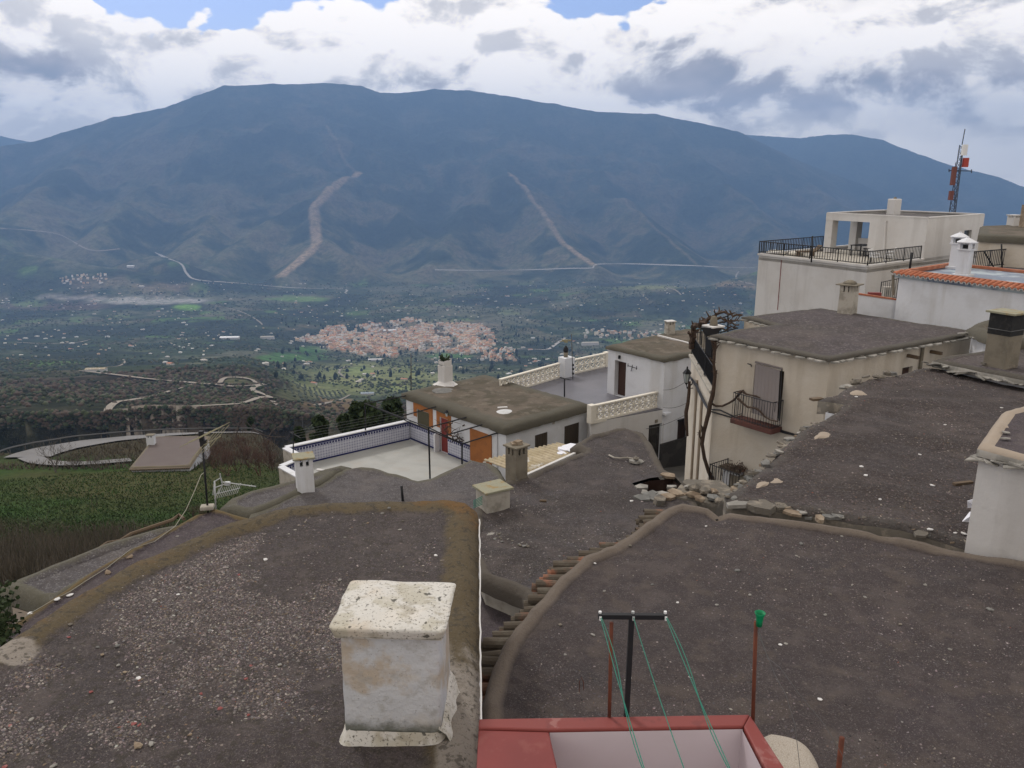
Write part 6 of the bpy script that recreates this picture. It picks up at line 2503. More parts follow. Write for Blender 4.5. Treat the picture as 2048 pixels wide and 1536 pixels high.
mb.tube([aty(1120, 683, a0.y), aty(1144, 680, a0.y)], .02, 4)
mb.build('fitting', M['yellow_bar'], t)
mb = MB()
for y in (730, 738, 747):
    mb.box(tuple(aty(1146, y, a0.y - .05)), (.12, .1, .12))
mb.build('clamp', M['black'], t)
t, a0, b0 = simple_pole('clothes_pole', 'black T shaped drying pole on the dark grey terrace', 'clothesline', 1129, 793, 1129, 757, ZN, .04, M['black'])
mb = MB()
mb.tube([aty(1120, 755, a0.y + .3), aty(1141, 760, a0.y - .3)], .03, 5)
mb.build('crossbar', M['black'], t)
# chimney and pale ridge on N's roof
cb = atz(1339, 668, ZNR)
pot_chimney(hN, (cb.x, cb.y, ZNR), .5, .45, .78, .3, M['concrete_pale'], M['mortar_white'], lid_over=.04)
mb = MB()
mb.beam(atz(1316, 671, ZNR + .08), atz(1384, 688, ZNR + .08), .14, .08)
mb.build('ridge_line', M['mortar_white'], hN)

# ------------------------------------------------------------------ K: cream house
ZK = -5.7
N_ = atz(1660, 719, ZK)
K_l = atz(1421, 671, ZK)
K_a = atz(1476, 659, ZK)
K_b = atz(1550, 650, ZK)
K_c = atz(1484, 634, ZK)
K_f = atz(1640, 617, ZK)
K_r = atz(1962, 665, ZK)
hK = house('cream house with a vine up its corner, a striped balcony blind and slate edged roof', (11, 28, -14))
K_out = [xy(p) for p in (N_, K_r, K_f, K_c, K_b, K_a, K_l)]
_, _, infoK = roof_slab(hK, K_out, ZK + .02, M['gravel_k'], step=.3, lip_w=.35, lip_h=.02, thick=.07, wob=.05, sag=-.05, jitter=.03)


def inset_pt(p, c, d):
    v = Vector(xy(p))
    return xy(v + (Vector(xy(c)) - v).normalized() * d)


kc = Vector(xy(N_)) * .4 + Vector(xy(K_f)) * .6
wN = inset_pt(N_, K_f, .30)
wL = inset_pt(K_l, K_r, .25)
wR = inset_pt(K_r, K_l, .35)
wF = inset_pt(K_f, N_, .3)
wC = inset_pt(K_c, N_, .3)
wB = inset_pt(K_b, N_, .3)
wA = inset_pt(K_a, N_, .25)
bal = rect_on(1510, 730, 1560, 842, wL, wN)
mb = MB()
wall(mb, wL, wN, -14, ZK - .12, [bal], .25)
zwb = rect_on(1805, 736, 1823, 750, wN, wR)
wall(mb, wN, wR, -14, ZK - .12, [zwb], .2)
wall(mb, wR, wF, -14, ZK - .12)
wall(mb, wF, wC, -14, ZK - .12)
wall(mb, wC, wB, -14, ZK - .12)
wall(mb, wB, wA, -14, ZK - .12)
wall(mb, wA, wL, -14, ZK - .12)
mb.build('wall', M['cream'], hK)
panel_in(wN, wR, zwb, .15, M['door_brown'], 'window', hK)
panel_in(wL, wN, bal, .22, M['shutter'], 'balcony_door', hK)
# lower volume running back from the vine corner, with the railed terrace
zt = -7.92
bk = xy(atz(1383, 712, zt))
fr = wL
bk2 = (bk[0] + 4.0, bk[1] + 1.5)
mb = MB()
wall(mb, bk, fr, -17, zt)
wall(mb, bk2, bk, -17, zt)
mb.build('lower_wall', M['cream'], hK)
flat_poly('terrace_floor', [Vector((*bk, 0)), Vector((*fr, 0)), Vector((*wA, 0)), Vector((*wB, 0)), Vector((*bk2, 0))], zt - .02, .15, M['concrete_pale'], hK)
mb = MB()
mb.beam((bk[0], bk[1], zt + .04), (fr[0], fr[1] + .05, zt + .04), .26, .12)
mb.build('terrace_coping', M['concrete_pale'], hK, bevel=.02)


def railing(label_name, a, b, z, h, gap, parent, m=None, r=.011, rail_r=.018, posts=1.6, zb=None):
    """iron railing as a part: rails and posts, with its bars joined as a sub-part"""
    m = m or M['black']
    a, b = Vector(xy(a)), Vector(xy(b))
    za, zbb = (z, z) if zb is None else (z, zb)
    L = (b - a).length
    mb = MB()
    P = lambda f, dz: (a.x + (b.x - a.x) * f, a.y + (b.y - a.y) * f, za + (zbb - za) * f + dz)
    mb.tube([P(0, h), P(1, h)], rail_r, 5)
    mb.tube([P(0, .10), P(1, .10)], rail_r * .9, 5)
    n = max(1, int(L / posts))
    for i in range(n + 1):
        mb.tube([P(i / n, 0), P(i / n, h + .03)], rail_r * 1.2, 5)
    o = mb.build(label_name, m, parent)
    bars = MB()
    k_ = max(1, int(L / gap))
    for i in range(1, k_):
        bars.tube([P(i / k_, .1), P(i / k_, h)], r, 4, caps=False)
    bb = bars.build('baluster', m, o)
    bb['kind'] = 'stuff'
    return o


railing('railing', bk, (fr[0] + .03, fr[1] + .2), zt + .1, .85, .11, hK)
mb = MB()
mb.beam((bk[0] + .05, bk[1], zt + .5), (fr[0] + .08, fr[1] + .4, zt + .5), .01, .68)
mb.build('railing_screen', M['black'], hK)
railing('railing', bk, (bk[0] + 1.5, bk[1] + .9), zt + .1, .95, .14, hK)
# slates poking out below both eaves
slk = [slab_mesh('slate', M['slate'], 30 + i, 5, .08) for i in range(4)]


def eave_slates(a, b, z, parent, step=.42, s=.24, off=.15):
    a, b = Vector(xy(a)), Vector(xy(b))
    t = (b - a).normalized()
    n = Vector((t.y, -t.x))
    L = (b - a).length
    u = .2
    while u < L:
        w_ = random.uniform(.7, 1.25)
        p = a + t * u + n * (off - .12)
        instance('slate', random.choice(slk), (p.x, p.y, z - .10 + random.uniform(-.012, .012)), (random.uniform(-.04, .04), random.uniform(-.04, .04), math.atan2(t.y, t.x) + random.uniform(-.1, .1)),
                 (s * w_, s * .85, .32), parent)
        u += step * w_ * random.uniform(.95, 1.3)


eave_slates(K_l, N_, ZK, hK)
eave_slates(N_, K_r, ZK, hK)
eave_slates(K_c, K_b, ZK, hK)
# balcony of K
b0u, b0z = uv_on(1482, 836, wL, wN)
b1u, _z = uv_on(1560, 850, wL, wN)
zb = uv_on(1535, 845, wL, wN)[1]
mb = MB()
wbox(mb, wL, wN, b0u, b1u + .1, zb - .18, zb, .0, .62)
bl = mb.build('balcony', M['dull_tile'], hK, bevel=.015)
o0, o1 = on_wall(wL, wN, b0u + .04, zb, .58), on_wall(wL, wN, b1u + .06, zb, .58)
i0, i1 = on_wall(wL, wN, b0u + .04, zb, .02), on_wall(wL, wN, b1u + .06, zb, .02)
for (p, q) in ((i0, o0), (o0, o1), (o1, i1)):
    mb = MB()
    mb.tube([p + Vector((0, 0, .95)), q + Vector((0, 0, .95))], .018, 5)
    mb.tube([p + Vector((0, 0, .06)), q + Vector((0, 0, .06))], .014, 5)
    n_ = max(2, int((q - p).length / .11))
    for i in range(n_ + 1):
        r_ = p.lerp(q, i / n_)
        mb.tube([r_, r_ + Vector((0, 0, .95))], .009, 4, caps=False)
    mb.build('balcony_railing', M['dark_iron'], bl)
# blind hanging out over the railing
tl, tr = onplane(1512, 727, wL, wN, -.06), onplane(1561, 741, wL, wN, -.06)
bl_, br_ = onplane(1505, 826, wL, wN, -.55), onplane(1555, 842, wL, wN, -.55)
for i in range(7):
    f0, f1 = i / 7, (i + .86) / 7
    mb = MB()
    dz = Vector((0, -.012, 0))
    ps = [tl.lerp(tr, f0), tl.lerp(tr, f1), bl_.lerp(br_, f1), bl_.lerp(br_, f0)]
    ps = ps + [p + Vector((-.01, .02, 0)) for p in ps]
    mb.add(ps, [(0, 3, 2, 1), (4, 5, 6, 7), (0, 1, 5, 4), (1, 2, 6, 5), (2, 3, 7, 6), (3, 0, 4, 7)])
    mb.build('blind_slat', M['blind'], hK)
mb = MB()
mb.tube([tl + Vector((-.03, 0, .06)), tr + Vector((.06, 0, .06))], .035, 6)
mb.build('blind_roll', M['blind'], hK)
mb = MB()
mb.tube([tr + Vector((.04, 0, .04)), br_ + Vector((.05, 0, .0))], .02, 5)
mb.build('blind_cord', M['black'], hK)
# wooden stubs, pipe on the right face
for (px, py) in ((1815, 711), (1861, 703)):
    mb = MB()
    p = onplane(px, py, wN, wR, 0)
    n_ = Vector((Vector(wR).y - Vector(wN).y, -(Vector(wR).x - Vector(wN).x), 0)).normalized()
    mb.beam(p + n_ * -.1, p + n_ * .42, .11)
    mb.build('wooden_stub', M['wood'], hK)
mb = MB()
p = onplane(1846, 695, wN, wR, -.06)
mb.tube([p, p + Vector((0, 0, -1.8))], .06, 8)
mb.build('downpipe', M['concrete'], hK)
for (px, py, L_p) in ((1394, 760, 5.6), (1404, 792, 4.6)):
    mb = MB()
    p = onplane(px, py, bk, fr, -.05)
    mb.tube([p, p + Vector((0, 0, -L_p))], .055, 8)
    mb.build('downpipe', M['tan_mud'], hK)
mb = MB()
p = onplane(1495, 727, wL, wN, -.1)
mb.tube([p, p + Vector((.1, -.1, -.02)), p + Vector((.12, -.1, -.1))], .02, 5)
mb.build('hook', M['dark_iron'], hK)
# chimney on K
cb = atz(1694, 625, ZK + .05)
ch = pot_chimney(hK, (cb.x, cb.y, ZK), .66, .60, 1.22, .78, M['concrete_pale'], M['concrete'], lid_over=.12, taper=.93)
mb = MB()
mb.lathe((cb.x, cb.y, ZK + 1.27), [(.28, 0), (.25, .09), (.12, .15), (.03, .17)], 12)
mb.build('dome', M['concrete'], ch, smooth=True)
mb = MB()
mb.box((cb.x, cb.y, ZK + .82), (.665, .605, .1), .78)
for s in (-1, 1):
    pass
# hooded stove chimney on K's terrace, slab and pot
hc = thing('hooded_chimney', 'black hooded chimney with a pale slab and round clay cap beside the vine pergola', 'chimney', tuple(aty(1427, 700, 31.5)))
yh = 31.0
p0, p1 = aty(1404, 656, yh), aty(1442, 658, yh)
mb = MB()
top = [aty(1402, 655, yh), aty(1443, 657, yh), aty(1443, 654, yh + .7), aty(1404, 652, yh + .7)]
bot = [aty(1410, 672, yh), aty(1437, 667, yh), aty(1436, 664, yh + .5), aty(1412, 668, yh + .5)]
mb.add(bot + top, [(3, 2, 1, 0), (4, 5, 6, 7), (0, 1, 5, 4), (1, 2, 6, 5), (2, 3, 7, 6), (3, 0, 4, 7)])
mb.build('hood', M['black'], hc)
mb = MB()
c = aty(1427, 652, yh + .35)
mb.box(c, (.66, .62, .06), .5)
mb.build('slab', M['mortar_white'], hc, bevel=.01)
mb = MB()
mb.lathe(c + Vector((0, 0, .03)), [(.17, 0), (.14, .22), (.11, .34), (.03, .38)], 12)
mb.build('clay_cap', M['concrete'], hc, smooth=True)
mb = MB()
mb.box((c.x, c.y, (c.z + zt) / 2 - .25), (.4, .36, c.z - zt - .45), .5)
mb.build('stack', M['black'], hc)
# pergola posts and old vine on K's terrace
kp = thing('vine_pergola', 'small iron pergola on the railed terrace of the cream house', 'pergola', (bk[0], bk[1], zt))
for (x, y0, y1, yy) in ((1388, 700, 655, 34.8), (1456, 665, 628, 33.0), (1412, 720, 672, 31.5), (1402, 690, 650, 33)):
    mb = MB()
    mb.tube([aty(x, y0, yy), aty(x, y1, yy)], .03, 5)
    mb.build('post', M['black'], kp)
for (x0, y0, q0, x1, y1, q1) in ((1388, 655, 34.8, 1456, 632, 33.0), (1412, 672, 31.5, 1476, 656, 32), (1402, 652, 33, 1470, 640, 32.5)):
    mb = MB()
    mb.tube([aty(x0, y0, q0), aty(x1, y1, q1)], .025, 5)
    mb.build('beam', M['black'], kp)
mb = MB()
wander(mb, aty(1384, 697, 34.6), aty(1388, 655, 34.4), .14, .11, 10, .06, 3, .5, 1)
wander(mb, aty(1388, 656, 34.4), aty(1418, 636, 34), .10, .08, 10, .2, 7, .4, 2)
wander(mb, aty(1386, 655, 34.4), aty(1412, 646, 32), .12, .07, 10, .2, 7, .4, 12)
wander(mb, aty(1418, 636, 34), aty(1455, 627, 33), .09, .05, 10, .15, 7, .4, 3)
wander(mb, aty(1455, 627, 33), aty(1484, 631, 32.6), .06, .04, 8, .15, 6, .4, 4)
wander(mb, aty(1430, 638, 33), aty(1478, 650, 32), .05, .03, 8, .15, 8, .4, 5)
wander(mb, aty(1440, 645, 33), aty(1478, 642, 32), .04, .03, 8, .15, 8, .4, 6)
wander(mb, aty(1440, 652, 32.6), aty(1474, 656, 32), .04, .03, 8, .12, 6, .35, 7)
o = mb.build('old_vine', M['vinewood'], None)
tag(recenter(o), 'thick knotted bare vine arching over the terrace corner of the cream house', 'vine')
vp = [(1444, 990), (1441, 981), (1430, 968), (1417, 943), (1408, 915), (1405, 888), (1407, 864), (1412, 845), (1417, 827), (1420, 807), (1424, 792), (1428, 778), (1430, 752), (1427, 728), (1428, 710), (1430, 687), (1422, 679)]
mb = MB()
P = []
for i, (x, y) in enumerate(vp):
    yy = (wL[1] - .22)
    P.append(aty(x + random.uniform(-1, 1), y, yy))
mb.tube(P, [.08, .085, .085, .075, .07, .07, .075, .08, .085, .085, .085, .075, .065, .055, .06, .07, .03], 7)
for (x0, y0, x1, y1, s) in ((1428, 715, 1436, 690, 1), (1429, 700, 1422, 682, 2), (1430, 690, 1434, 680, 3), (1428, 728, 1420, 715, 4), (1430, 760, 1434, 740, 5), (1406, 870, 1402, 850, 6), (1404, 880, 1399, 860, 7)):
    wander(mb, aty(x0, y0, wL[1] - .2), aty(x1, y1, wL[1] - .3), .04, .02, 5, .05, 4, .25, s)
vb = [(1421, 806), (1432, 812), (1445, 812), (1458, 806), (1468, 800), (1475, 792), (1479, 786), (1485, 782), (1492, 788), (1500, 790), (1512, 792), (1520, 796)]
mb.tube([onplane(x, y, wL, wN, -.45) if i > 4 else onplane(x, y, wL, wN, -.12 - .07 * i) for i, (x, y) in enumerate(vb)], [.04] * 6 + [.06, .05, .035, .03, .03, .02], 6)
vb = [(1476, 797), (1484, 805), (1495, 814), (1510, 816), (1520, 822), (1528, 832), (1540, 840), (1556, 843)]
mb.tube([onplane(x, y, wL, wN, -.66) for i, (x, y) in enumerate(vb)], [.045, .04, .035, .035, .035, .03, .02, .02], 6)
o = mb.build('climbing_vine', M['vinewood'], None)
tag(recenter(o), 'long leafless vine climbing the corner of the cream house to its balcony', 'vine')
# cables on the facade
cbs = [([(1376, 748), (1392, 772), (1404, 798), (1416, 818)], 'thick black cable bundle slanting from the street lantern to the vine'),
       ([(1416, 818), (1440, 820), (1470, 834), (1500, 846), (1560, 860), (1615, 876)], 'black cable running under the balcony of the cream house'),
       ([(1418, 822), (1440, 828), (1475, 838), (1520, 850), (1570, 866), (1608, 874)], 'second black cable sagging below the balcony cable')]
for i, (pts, lb) in enumerate(cbs):
    mb = MB()
    if i == 0:
        P = [onplane(x, y, bk, fr, -.1) for x, y in pts]
        mb.tube(P, .045, 6)
        mb.tube([p + Vector((0, -.05, .12 * math.sin(j))) for j, p in enumerate(P)], .03, 6)
    else:
        mb.tube([onplane(x, y, wL, wN, -.08) for x, y in pts], .028, 5)
    o = mb.build('cable', M['dark_iron'], None)
    tag(recenter(o), lb, 'cable')
# lower balcony behind the rubble
lb_ = thing('lower_balcony', 'small railed landing with a red tiled canopy low on the cream house', 'balcony', tuple(onplane(1470, 980, wL, wN, -.6)))
z0_ = uv_on(1470, 968, wL, wN)[1]
q0, q1 = uv_on(1452, 968, wL, wN)[0], uv_on(1512, 985, wL, wN)[0]
mb = MB()
wbox(mb, wL, wN, q0, q1, z0_ - .25, z0_ - .05, .0, 1.1)
mb.build('slab', M['terracotta_old'], lb_)
mb = MB()
wbox(mb, wL, wN, q0, q0 + .5, z0_ - 2.6, z0_ - .26, .3, .75)
mb.build('pillar', M['white'], lb_)
a3, b3 = on_wall(wL, wN, q0 + .05, z0_, 1.05), on_wall(wL, wN, q1, z0_, 1.05)
c3_ = on_wall(wL, wN, q0 + .05, z0_, .05)
railing('railing', a3, b3, z0_ - .05, .95, .12, lb_, posts=3)
railing('railing', c3_, a3, z0_ - .05, .95, .12, lb_, posts=3)
mb = MB()
r_ = rect_on(1457, 926, 1484, 968, wL, wN)
wbox(mb, wL, wN, r_[0], r_[1], z0_, r_[3] - .1, .0, .3)
mb.build('alcove', M['white'], lb_)
mb = MB()
wbox(mb, wL, wN, r_[0] + .35, r_[1] + .3, z0_, r_[3] - .25, .02, .34)
mb.build('alcove_opening', M['concrete'], lb_)
mb = MB()
wbox(mb, wL, wN, r_[0] - .05, r_[1] + .1, r_[3] - .08, r_[3], .0, .45)
mb.build('canopy', M['terracotta_old'], lb_)
mb = MB()
c = on_wall(wL, wN, (r_[0] + r_[1]) / 2 + .25, r_[3] + .02, .3)
for i in range(160):
    d = Vector((random.gauss(0, .22), random.gauss(0, .12), abs(random.gauss(0, .09))))
    mb.tube([c + d, c + d + Vector((random.uniform(-.12, .12), random.uniform(-.1, .1), random.uniform(-.3, .1)))], .012, 3)
o = mb.build('hanging_plant', M['twig'], None)
tag(recenter(o), 'dry brown plant spilling over the small canopy on the cream house', 'plant')
o['kind'] = 'stuff'

# street lantern on the corner
lt = thing('street_lantern', 'black street lantern on a bracket at the alley corner of the cream house', 'lantern', tuple(aty(1373, 760, 34)))
c = aty(1373, 765, 34.0)
mb = MB()
mb.lathe(c, [(.085, 0), (.15, .42)], 6)
mb.build('lamp_glass', M['lamp_glass'], lt)
mb = MB()
mb.lathe(c + Vector((0, 0, .42)), [(.21, 0), (.12, .12), (.04, .2), (.03, .3)], 6)
mb.lathe(c + Vector((0, 0, -.1)), [(.02, 0), (.05, .03), (.09, .1)], 6)
for i in range(6):
    a_ = math.pi / 3 * i
    mb.tube([c + Vector((.088 * math.cos(a_), .088 * math.sin(a_), 0)), c + Vector((.155 * math.cos(a_), .155 * math.sin(a_), .42))], .012, 4)
mb.tube([c + Vector((0, 0, -.1)), c + Vector((.05, 0, -.28)), c + Vector((.3, 0, -.25))], .02, 5)
mb.build('lamp_frame', M['black'], lt)
mb = MB()
mb.tube([c + Vector((.02, 0, -.25)), c + Vector((.25, .05, -.1)), aty(1386, 762, 34.2)], .03, 5)
mb.build('bracket', M['black'], lt)
mb = MB()
vpp = [(1379, 763), (1378, 785), (1376, 805), (1372, 825), (1373, 850), (1375, 872)]
mb.tube([aty(x, y, 33.8) for x, y in vpp], [.06, .075, .08, .09, .08, .05], 6)
o = mb.build('cable_duct', M['vinewood'], None)
tag(recenter(o), 'thick brown vine stem hanging down beside the street lantern', 'vine')
for (x0, y0, x1, y1, lb) in ((1372, 763, 1326, 780, 'upper thin wire from the street lantern across the alley'), (1376, 805, 1326, 815, 'middle thin wire crossing the alley to the white house'),
                             (1375, 828, 1290, 858, 'lower thin wire crossing the alley under the balustrade')):
    mb = MB()
    a_, b_ = aty(x0, y0, 33.9), aty(x1, y1, 41)
    P = [a_.lerp(b_, i / 8) - Vector((0, 0, .12 * math.sin(math.pi * i / 8))) for i in range(9)]
    mb.tube(P, .012, 4)
    o = mb.build('wire', M['wire'], None)
    tag(recenter(o), lb, 'wire')
# alley floor
al = [atz(1300, 1000, -12.3), atz(1440, 1000, -12.3), atz(1400, 930, -15.6), atz(1300, 910, -16)]
mb = MB()
rows = [((3.0, 22, -11.9), (9.0, 22, -11.9)), ((3.5, 29, -12.4), (9.5, 29, -12.4)), ((4.0, 36, -14.4), (10, 36, -14.4)), ((3.0, 44, -16.6), (12, 46, -16.6)), ((3.0, 60, -23), (14, 60, -23))]
vs = [p for r in rows for p in r]
mb.add(vs, [(2 * i, 2 * i + 1, 2 * i + 3, 2 * i + 2) for i in range(len(rows) - 1)])
o = mb.build('pavement', M['alley'], None, smooth=True)
struct(o)

# ------------------------------------------------------------------ G: rough brown gravel roof on the right with crumbling stone edge
ZG = -5.8
G_px = [(1450, 1003), (1452, 990), (1475, 972), (1500, 953), (1530, 925), (1560, 900), (1600, 868), (1636, 846), (1690, 813), (1634, 803), (1668, 793), (1688, 776), (1725, 758), (1780, 745), (1850, 731), (1950, 744), (2060, 762), (2500, 800),
        (2500, 1150), (2060, 1110), (1945, 1086), (1850, 1066), (1750, 1045), (1640, 1026), (1540, 1014)]
G_out = [xy(atz(px, py, ZG)) for px, py in G_px]
hG = house('house under the brown stony roof with a crumbling slate edge above the alley', (9, 18, -13))


def zG(V):
    return 0.18 * fbm(V[:, 0] * .35 + 3, V[:, 1] * .5, 3) + 0.05 * fbm(V[:, 0] * 1.6, V[:, 1] * 1.6, 3)


_, _, infoG = roof_slab(hG, G_out, ZG, M['gravel_g'], step=.26, lip_w=.35, lip_h=.02, thick=.34, wob=.04, zfun=zG, jitter=.05, edge_mat=M['rubble'])
mb = MB()
pts = [Vector(xy(p)) for p in G_out]
cg = Vector(xy(atz(1900, 900, ZG)))
pi_ = [p + (cg - p).normalized() * .35 for p in pts]
mb.prism([(p.x, p.y) for p in pi_], -14, ZG - .2, top=False, bottom=False)
mb.build('wall', M['white'], hG)
scatter_gravel('gravel', hG, infoG, 16000, .007, .032, lambda P, dd: np.clip(.4 + 1.2 * fbm(P[:, 0] * .5, P[:, 1] * .7, 4), .08, 1) + .5 * smooth(.8, .1, dd), mindist=.03, power=2.8,
               pal=[(.12, .10, .09), (.085, .07, .062), (.15, .13, .12), (.20, .18, .16), (.06, .05, .046), (.12, .095, .07), (.11, .10, .10), (.30, .27, .24), (.035, .03, .027)])
# crumbling edge: slates and stones
def edge_run(pxs, n, sz, parent, z, jit=.1, meshes=None, up=.0, flat=(.6, 1.6)):
    P = [Vector(xy(atz(px, py, z))) for px, py in pxs]
    L = [0]
    for a, b in zip(P[:-1], P[1:]):
        L.append(L[-1] + (b - a).length)
    for i in range(n):
        u = L[-1] * (i + random.random() * .8) / n
        j = max(q for q in range(len(L)) if L[q] <= u)
        j = min(j, len(P) - 2)
        p = P[j].lerp(P[j + 1], (u - L[j]) / max(L[j + 1] - L[j], 1e-6))
        s = random.uniform(*sz)
        ms = meshes or (sl_m[:1] + sl_m[2:] * 2 + [st_m[0], st_m[2], st_m[0]] + sl_m[1:2])
        q = random.choice(ms)
        nm = q.name.split('.')[0]
        instance(nm, q, (p.x + random.uniform(-jit, jit), p.y + random.uniform(-jit, jit), z + up + random.uniform(-.1, .05)), (random.uniform(-.3, .3), random.uniform(-.3, .3), random.uniform(0, 6.3)),
                 (s, s * random.uniform(.6, 1), s * random.uniform(*flat)), parent)


edge_run([(1452, 998), (1475, 974), (1500, 954), (1530, 926), (1560, 900), (1600, 868), (1636, 847)], 42, (.06, .15), hG, ZG)
edge_run([(1465, 1006), (1520, 1012), (1600, 1023), (1700, 1036), (1800, 1056), (1940, 1084)], 60, (.05, .13), hG, ZG - .06, jit=.06)
edge_run([(1690, 776), (1730, 757), (1790, 744)], 9, (.1, .2), hG, ZG)
for (px, py, s, mi, f) in [(1473, 1012, .28, 0, 1.3), (1496, 1005, .22, 2, 2.5), (1519, 1018, .40, 3, 1.6), (1522, 1000, .26, 0, .8), (1560, 1017, .20, 3, 2.5), (1583, 1028, .22, 1, 1.2), (1640, 1040, .18, 1, 2.2), (1605, 1027, .14, 0, 1),
                           (1843, 1071, .24, 3, 1.0), (1655, 1035, .15, 2, 2), (1480, 985, .2, 3, 1.5), (1545, 1003, .2, 2, 1)]:
    lay('flat_stone', sl_m[mi], px, py, ZG - .05, s * .82, hG, flat=f * .6)
# rubble heap at the corner of the hole
for (px, py, s, mi) in [(1390, 980, .26, 0), (1385, 992, .2, 3), (1410, 985, .22, 0), (1425, 998, .2, 2), (1400, 1000, .2, 3), (1437, 1004, .16, 0), (1428, 985, .16, 3), (1375, 975, .14, 1)]:
    lay('stone', st_m[mi], px, py, ZC + .1, s, hC, flat=1.2)
mb = MB()
cR = atz(1405, 992, ZC - .1)
mb.prism([(cR.x - .9, cR.y - .3), (cR.x + .1, cR.y - .9), (cR.x + .9, cR.y - .2), (cR.x + .7, cR.y + .8), (cR.x - .3, cR.y + .9)], ZC - 4.5, ZC + .05)
mb.build('rubble_wall', M['rubble'], hC, bevel=.08)


def mud_patch(pxs, z, m, parent, h=.06):
    ring = chaikin([xy(atz(px, py, z)) for px, py in pxs], 2)
    c = np.array(ring).mean(0)
    vs, fs = [], []
    q = len(ring)
    for i in range(7):
        s = 1 - i / 6
        for (x, y) in ring:
            X, Y = c[0] + (x - c[0]) * s, c[1] + (y - c[1]) * s
            vs.append((X, Y, z - .03 + h * math.sqrt(1 - s * s) + .02 * float(fbm(np.array([X * 5]), np.array([Y * 5]), 3)[0])))
    for i in range(6):
        for j in range(q):
            fs.append((i * q + j, i * q + (j + 1) % q, (i + 1) * q + (j + 1) % q, (i + 1) * q + j))
    mb = MB()
    mb.add(vs, fs)
    return mb.build('mortar_patch', m, parent, smooth=True)


mud_patch([(1482, 978), (1505, 962), (1545, 946), (1580, 948), (1597, 964), (1570, 968), (1530, 970), (1500, 986)], ZG + .01, M['tan_mud'], hG, .04)
mud_patch([(1630, 860), (1645, 856), (1690, 876), (1680, 880), (1640, 876), (1620, 882)], ZG + .06, M['tan_mud'], hG, .06)
mud_patch([(1700, 782), (1715, 778), (1740, 788), (1725, 790), (1700, 788)], ZG + .06, M['tan_mud'], hG, .05)
mud_patch([(1668, 800), (1690, 785), (1708, 800), (1700, 814), (1680, 806)], ZG + .03, M['slate'], hG, .05)
mb = MB()
mb.box(tuple(atz(1925, 972, ZG) + Vector((0, 0, .06))), (.42, .08, .05), .25)
mb.build('wood_scrap', M['wood'], hG)
mb = MB()
p = atz(1633, 798, ZG)
mb.box((p.x, p.y, p.z), (.34, .16, .06), .3)
mb.build('wood_scrap', M['wood'], hG)
for (px, py, s) in [(1712, 797, .05), (1723, 935, .05), (1839, 910, .05), (1732, 950, .05), (1865, 972, .06), (2003, 816, .05), (1890, 850, .04), (1860, 1060, .06), (1910, 1066, .05), (1928, 1068, .06), (1760, 1000, .04)]:
    lay('stone', st_m[4], px, py, ZG, s, hG, zat=infoG['zat'])

# ------------------------------------------------------------------ H: higher roof strip with the tall square chimney, I: near right house corner
ZH = -5.55
H_px = [(1865, 719), (1905, 728), (1960, 740), (2060, 760), (2600, 820), (2600, 700), (2060, 684), (1985, 700), (1920, 709)]
hH = house('house with the strip of roof bearing the tall square chimney under a pale slab', (15, 24, -12))
H_out = [xy(atz(px, py, ZH)) for px, py in H_px]
_, _, infoH = roof_slab(hH, H_out, ZH, M['gravel_k'], step=.35, lip_w=.3, lip_h=.05, thick=.16, wob=.04, rim_mat=M['gravel_k'], edge_mat=M['slate'])
walls_of(hH, H_out, ZH - .15, -13, M['white'], inset=.3)
edge_run([(1850, 727), (1900, 735), (1960, 748), (2050, 766)], 16, (.12, .3), hH, ZH - .12, jit=.05, meshes=slk, flat=(.5, .9))
cb = atz(2000, 733, ZH)
ch = pot_chimney(hH, (cb.x, cb.y, ZH), .66, .66, 1.62, .5, M['concrete'], M['lid'], holes=False, lid_over=.10, lid_t=.06)
mb = MB()
mb.box((cb.x, cb.y, ZH + 1.30), (.675, .675, .62), .5)
mb.build('soot_band', M['soot'], ch)
mb = MB()
R_ = Matrix.Rotation(.5, 3, 'Z')
pp = [R_ @ Vector((x, y, 0)) + Vector((cb.x, cb.y, ZH + 1.15)) for x, y in ((-.35, -.35), (.35, -.35), (.35, .35), (-.35, .35), (-.35, -.35))]
mb.tube(pp, .012, 4)
mb.build('wire_tie', M['wire'], ch)
mb = MB()
mb.box(tuple(R_ @ Vector((.37, -.1, 0)) + Vector((cb.x, cb.y, ZH + 1.1))), (.08, .12, .16), .5)
mb.build('insulator', M['plastic_white'], ch)
for (px, py) in ((2018, 737), (1975, 731)):
    mb = MB()
    mb.box(tuple(atz(px, py, ZH) + Vector((0, 0, .07))), (.36, .16, .07), .2)
    mb.build('brick', M['rubble'], hH)
hJ = house('house with the small mossy mounded roof behind the tall square chimney', (17, 28, -12))
ZJ = -5.35
J_out = [xy(atz(px, py, ZJ)) for px, py in [(1932, 657), (1950, 650), (1990, 640), (2060, 630), (2300, 620), (2300, 700), (2060, 688), (2000, 683), (1960, 672)]]
roof_slab(hJ, J_out, ZJ, M['torta'], step=.3, lip_w=.6, lip_h=.16, thick=.16, wob=.05)
walls_of(hJ, J_out, ZJ - .12, -12, M['white'], inset=.25)
edge_run([(1925, 662), (1960, 676), (2000, 686)], 9, (.12, .25), hJ, ZJ - .16, meshes=slk, flat=(.4, .8))

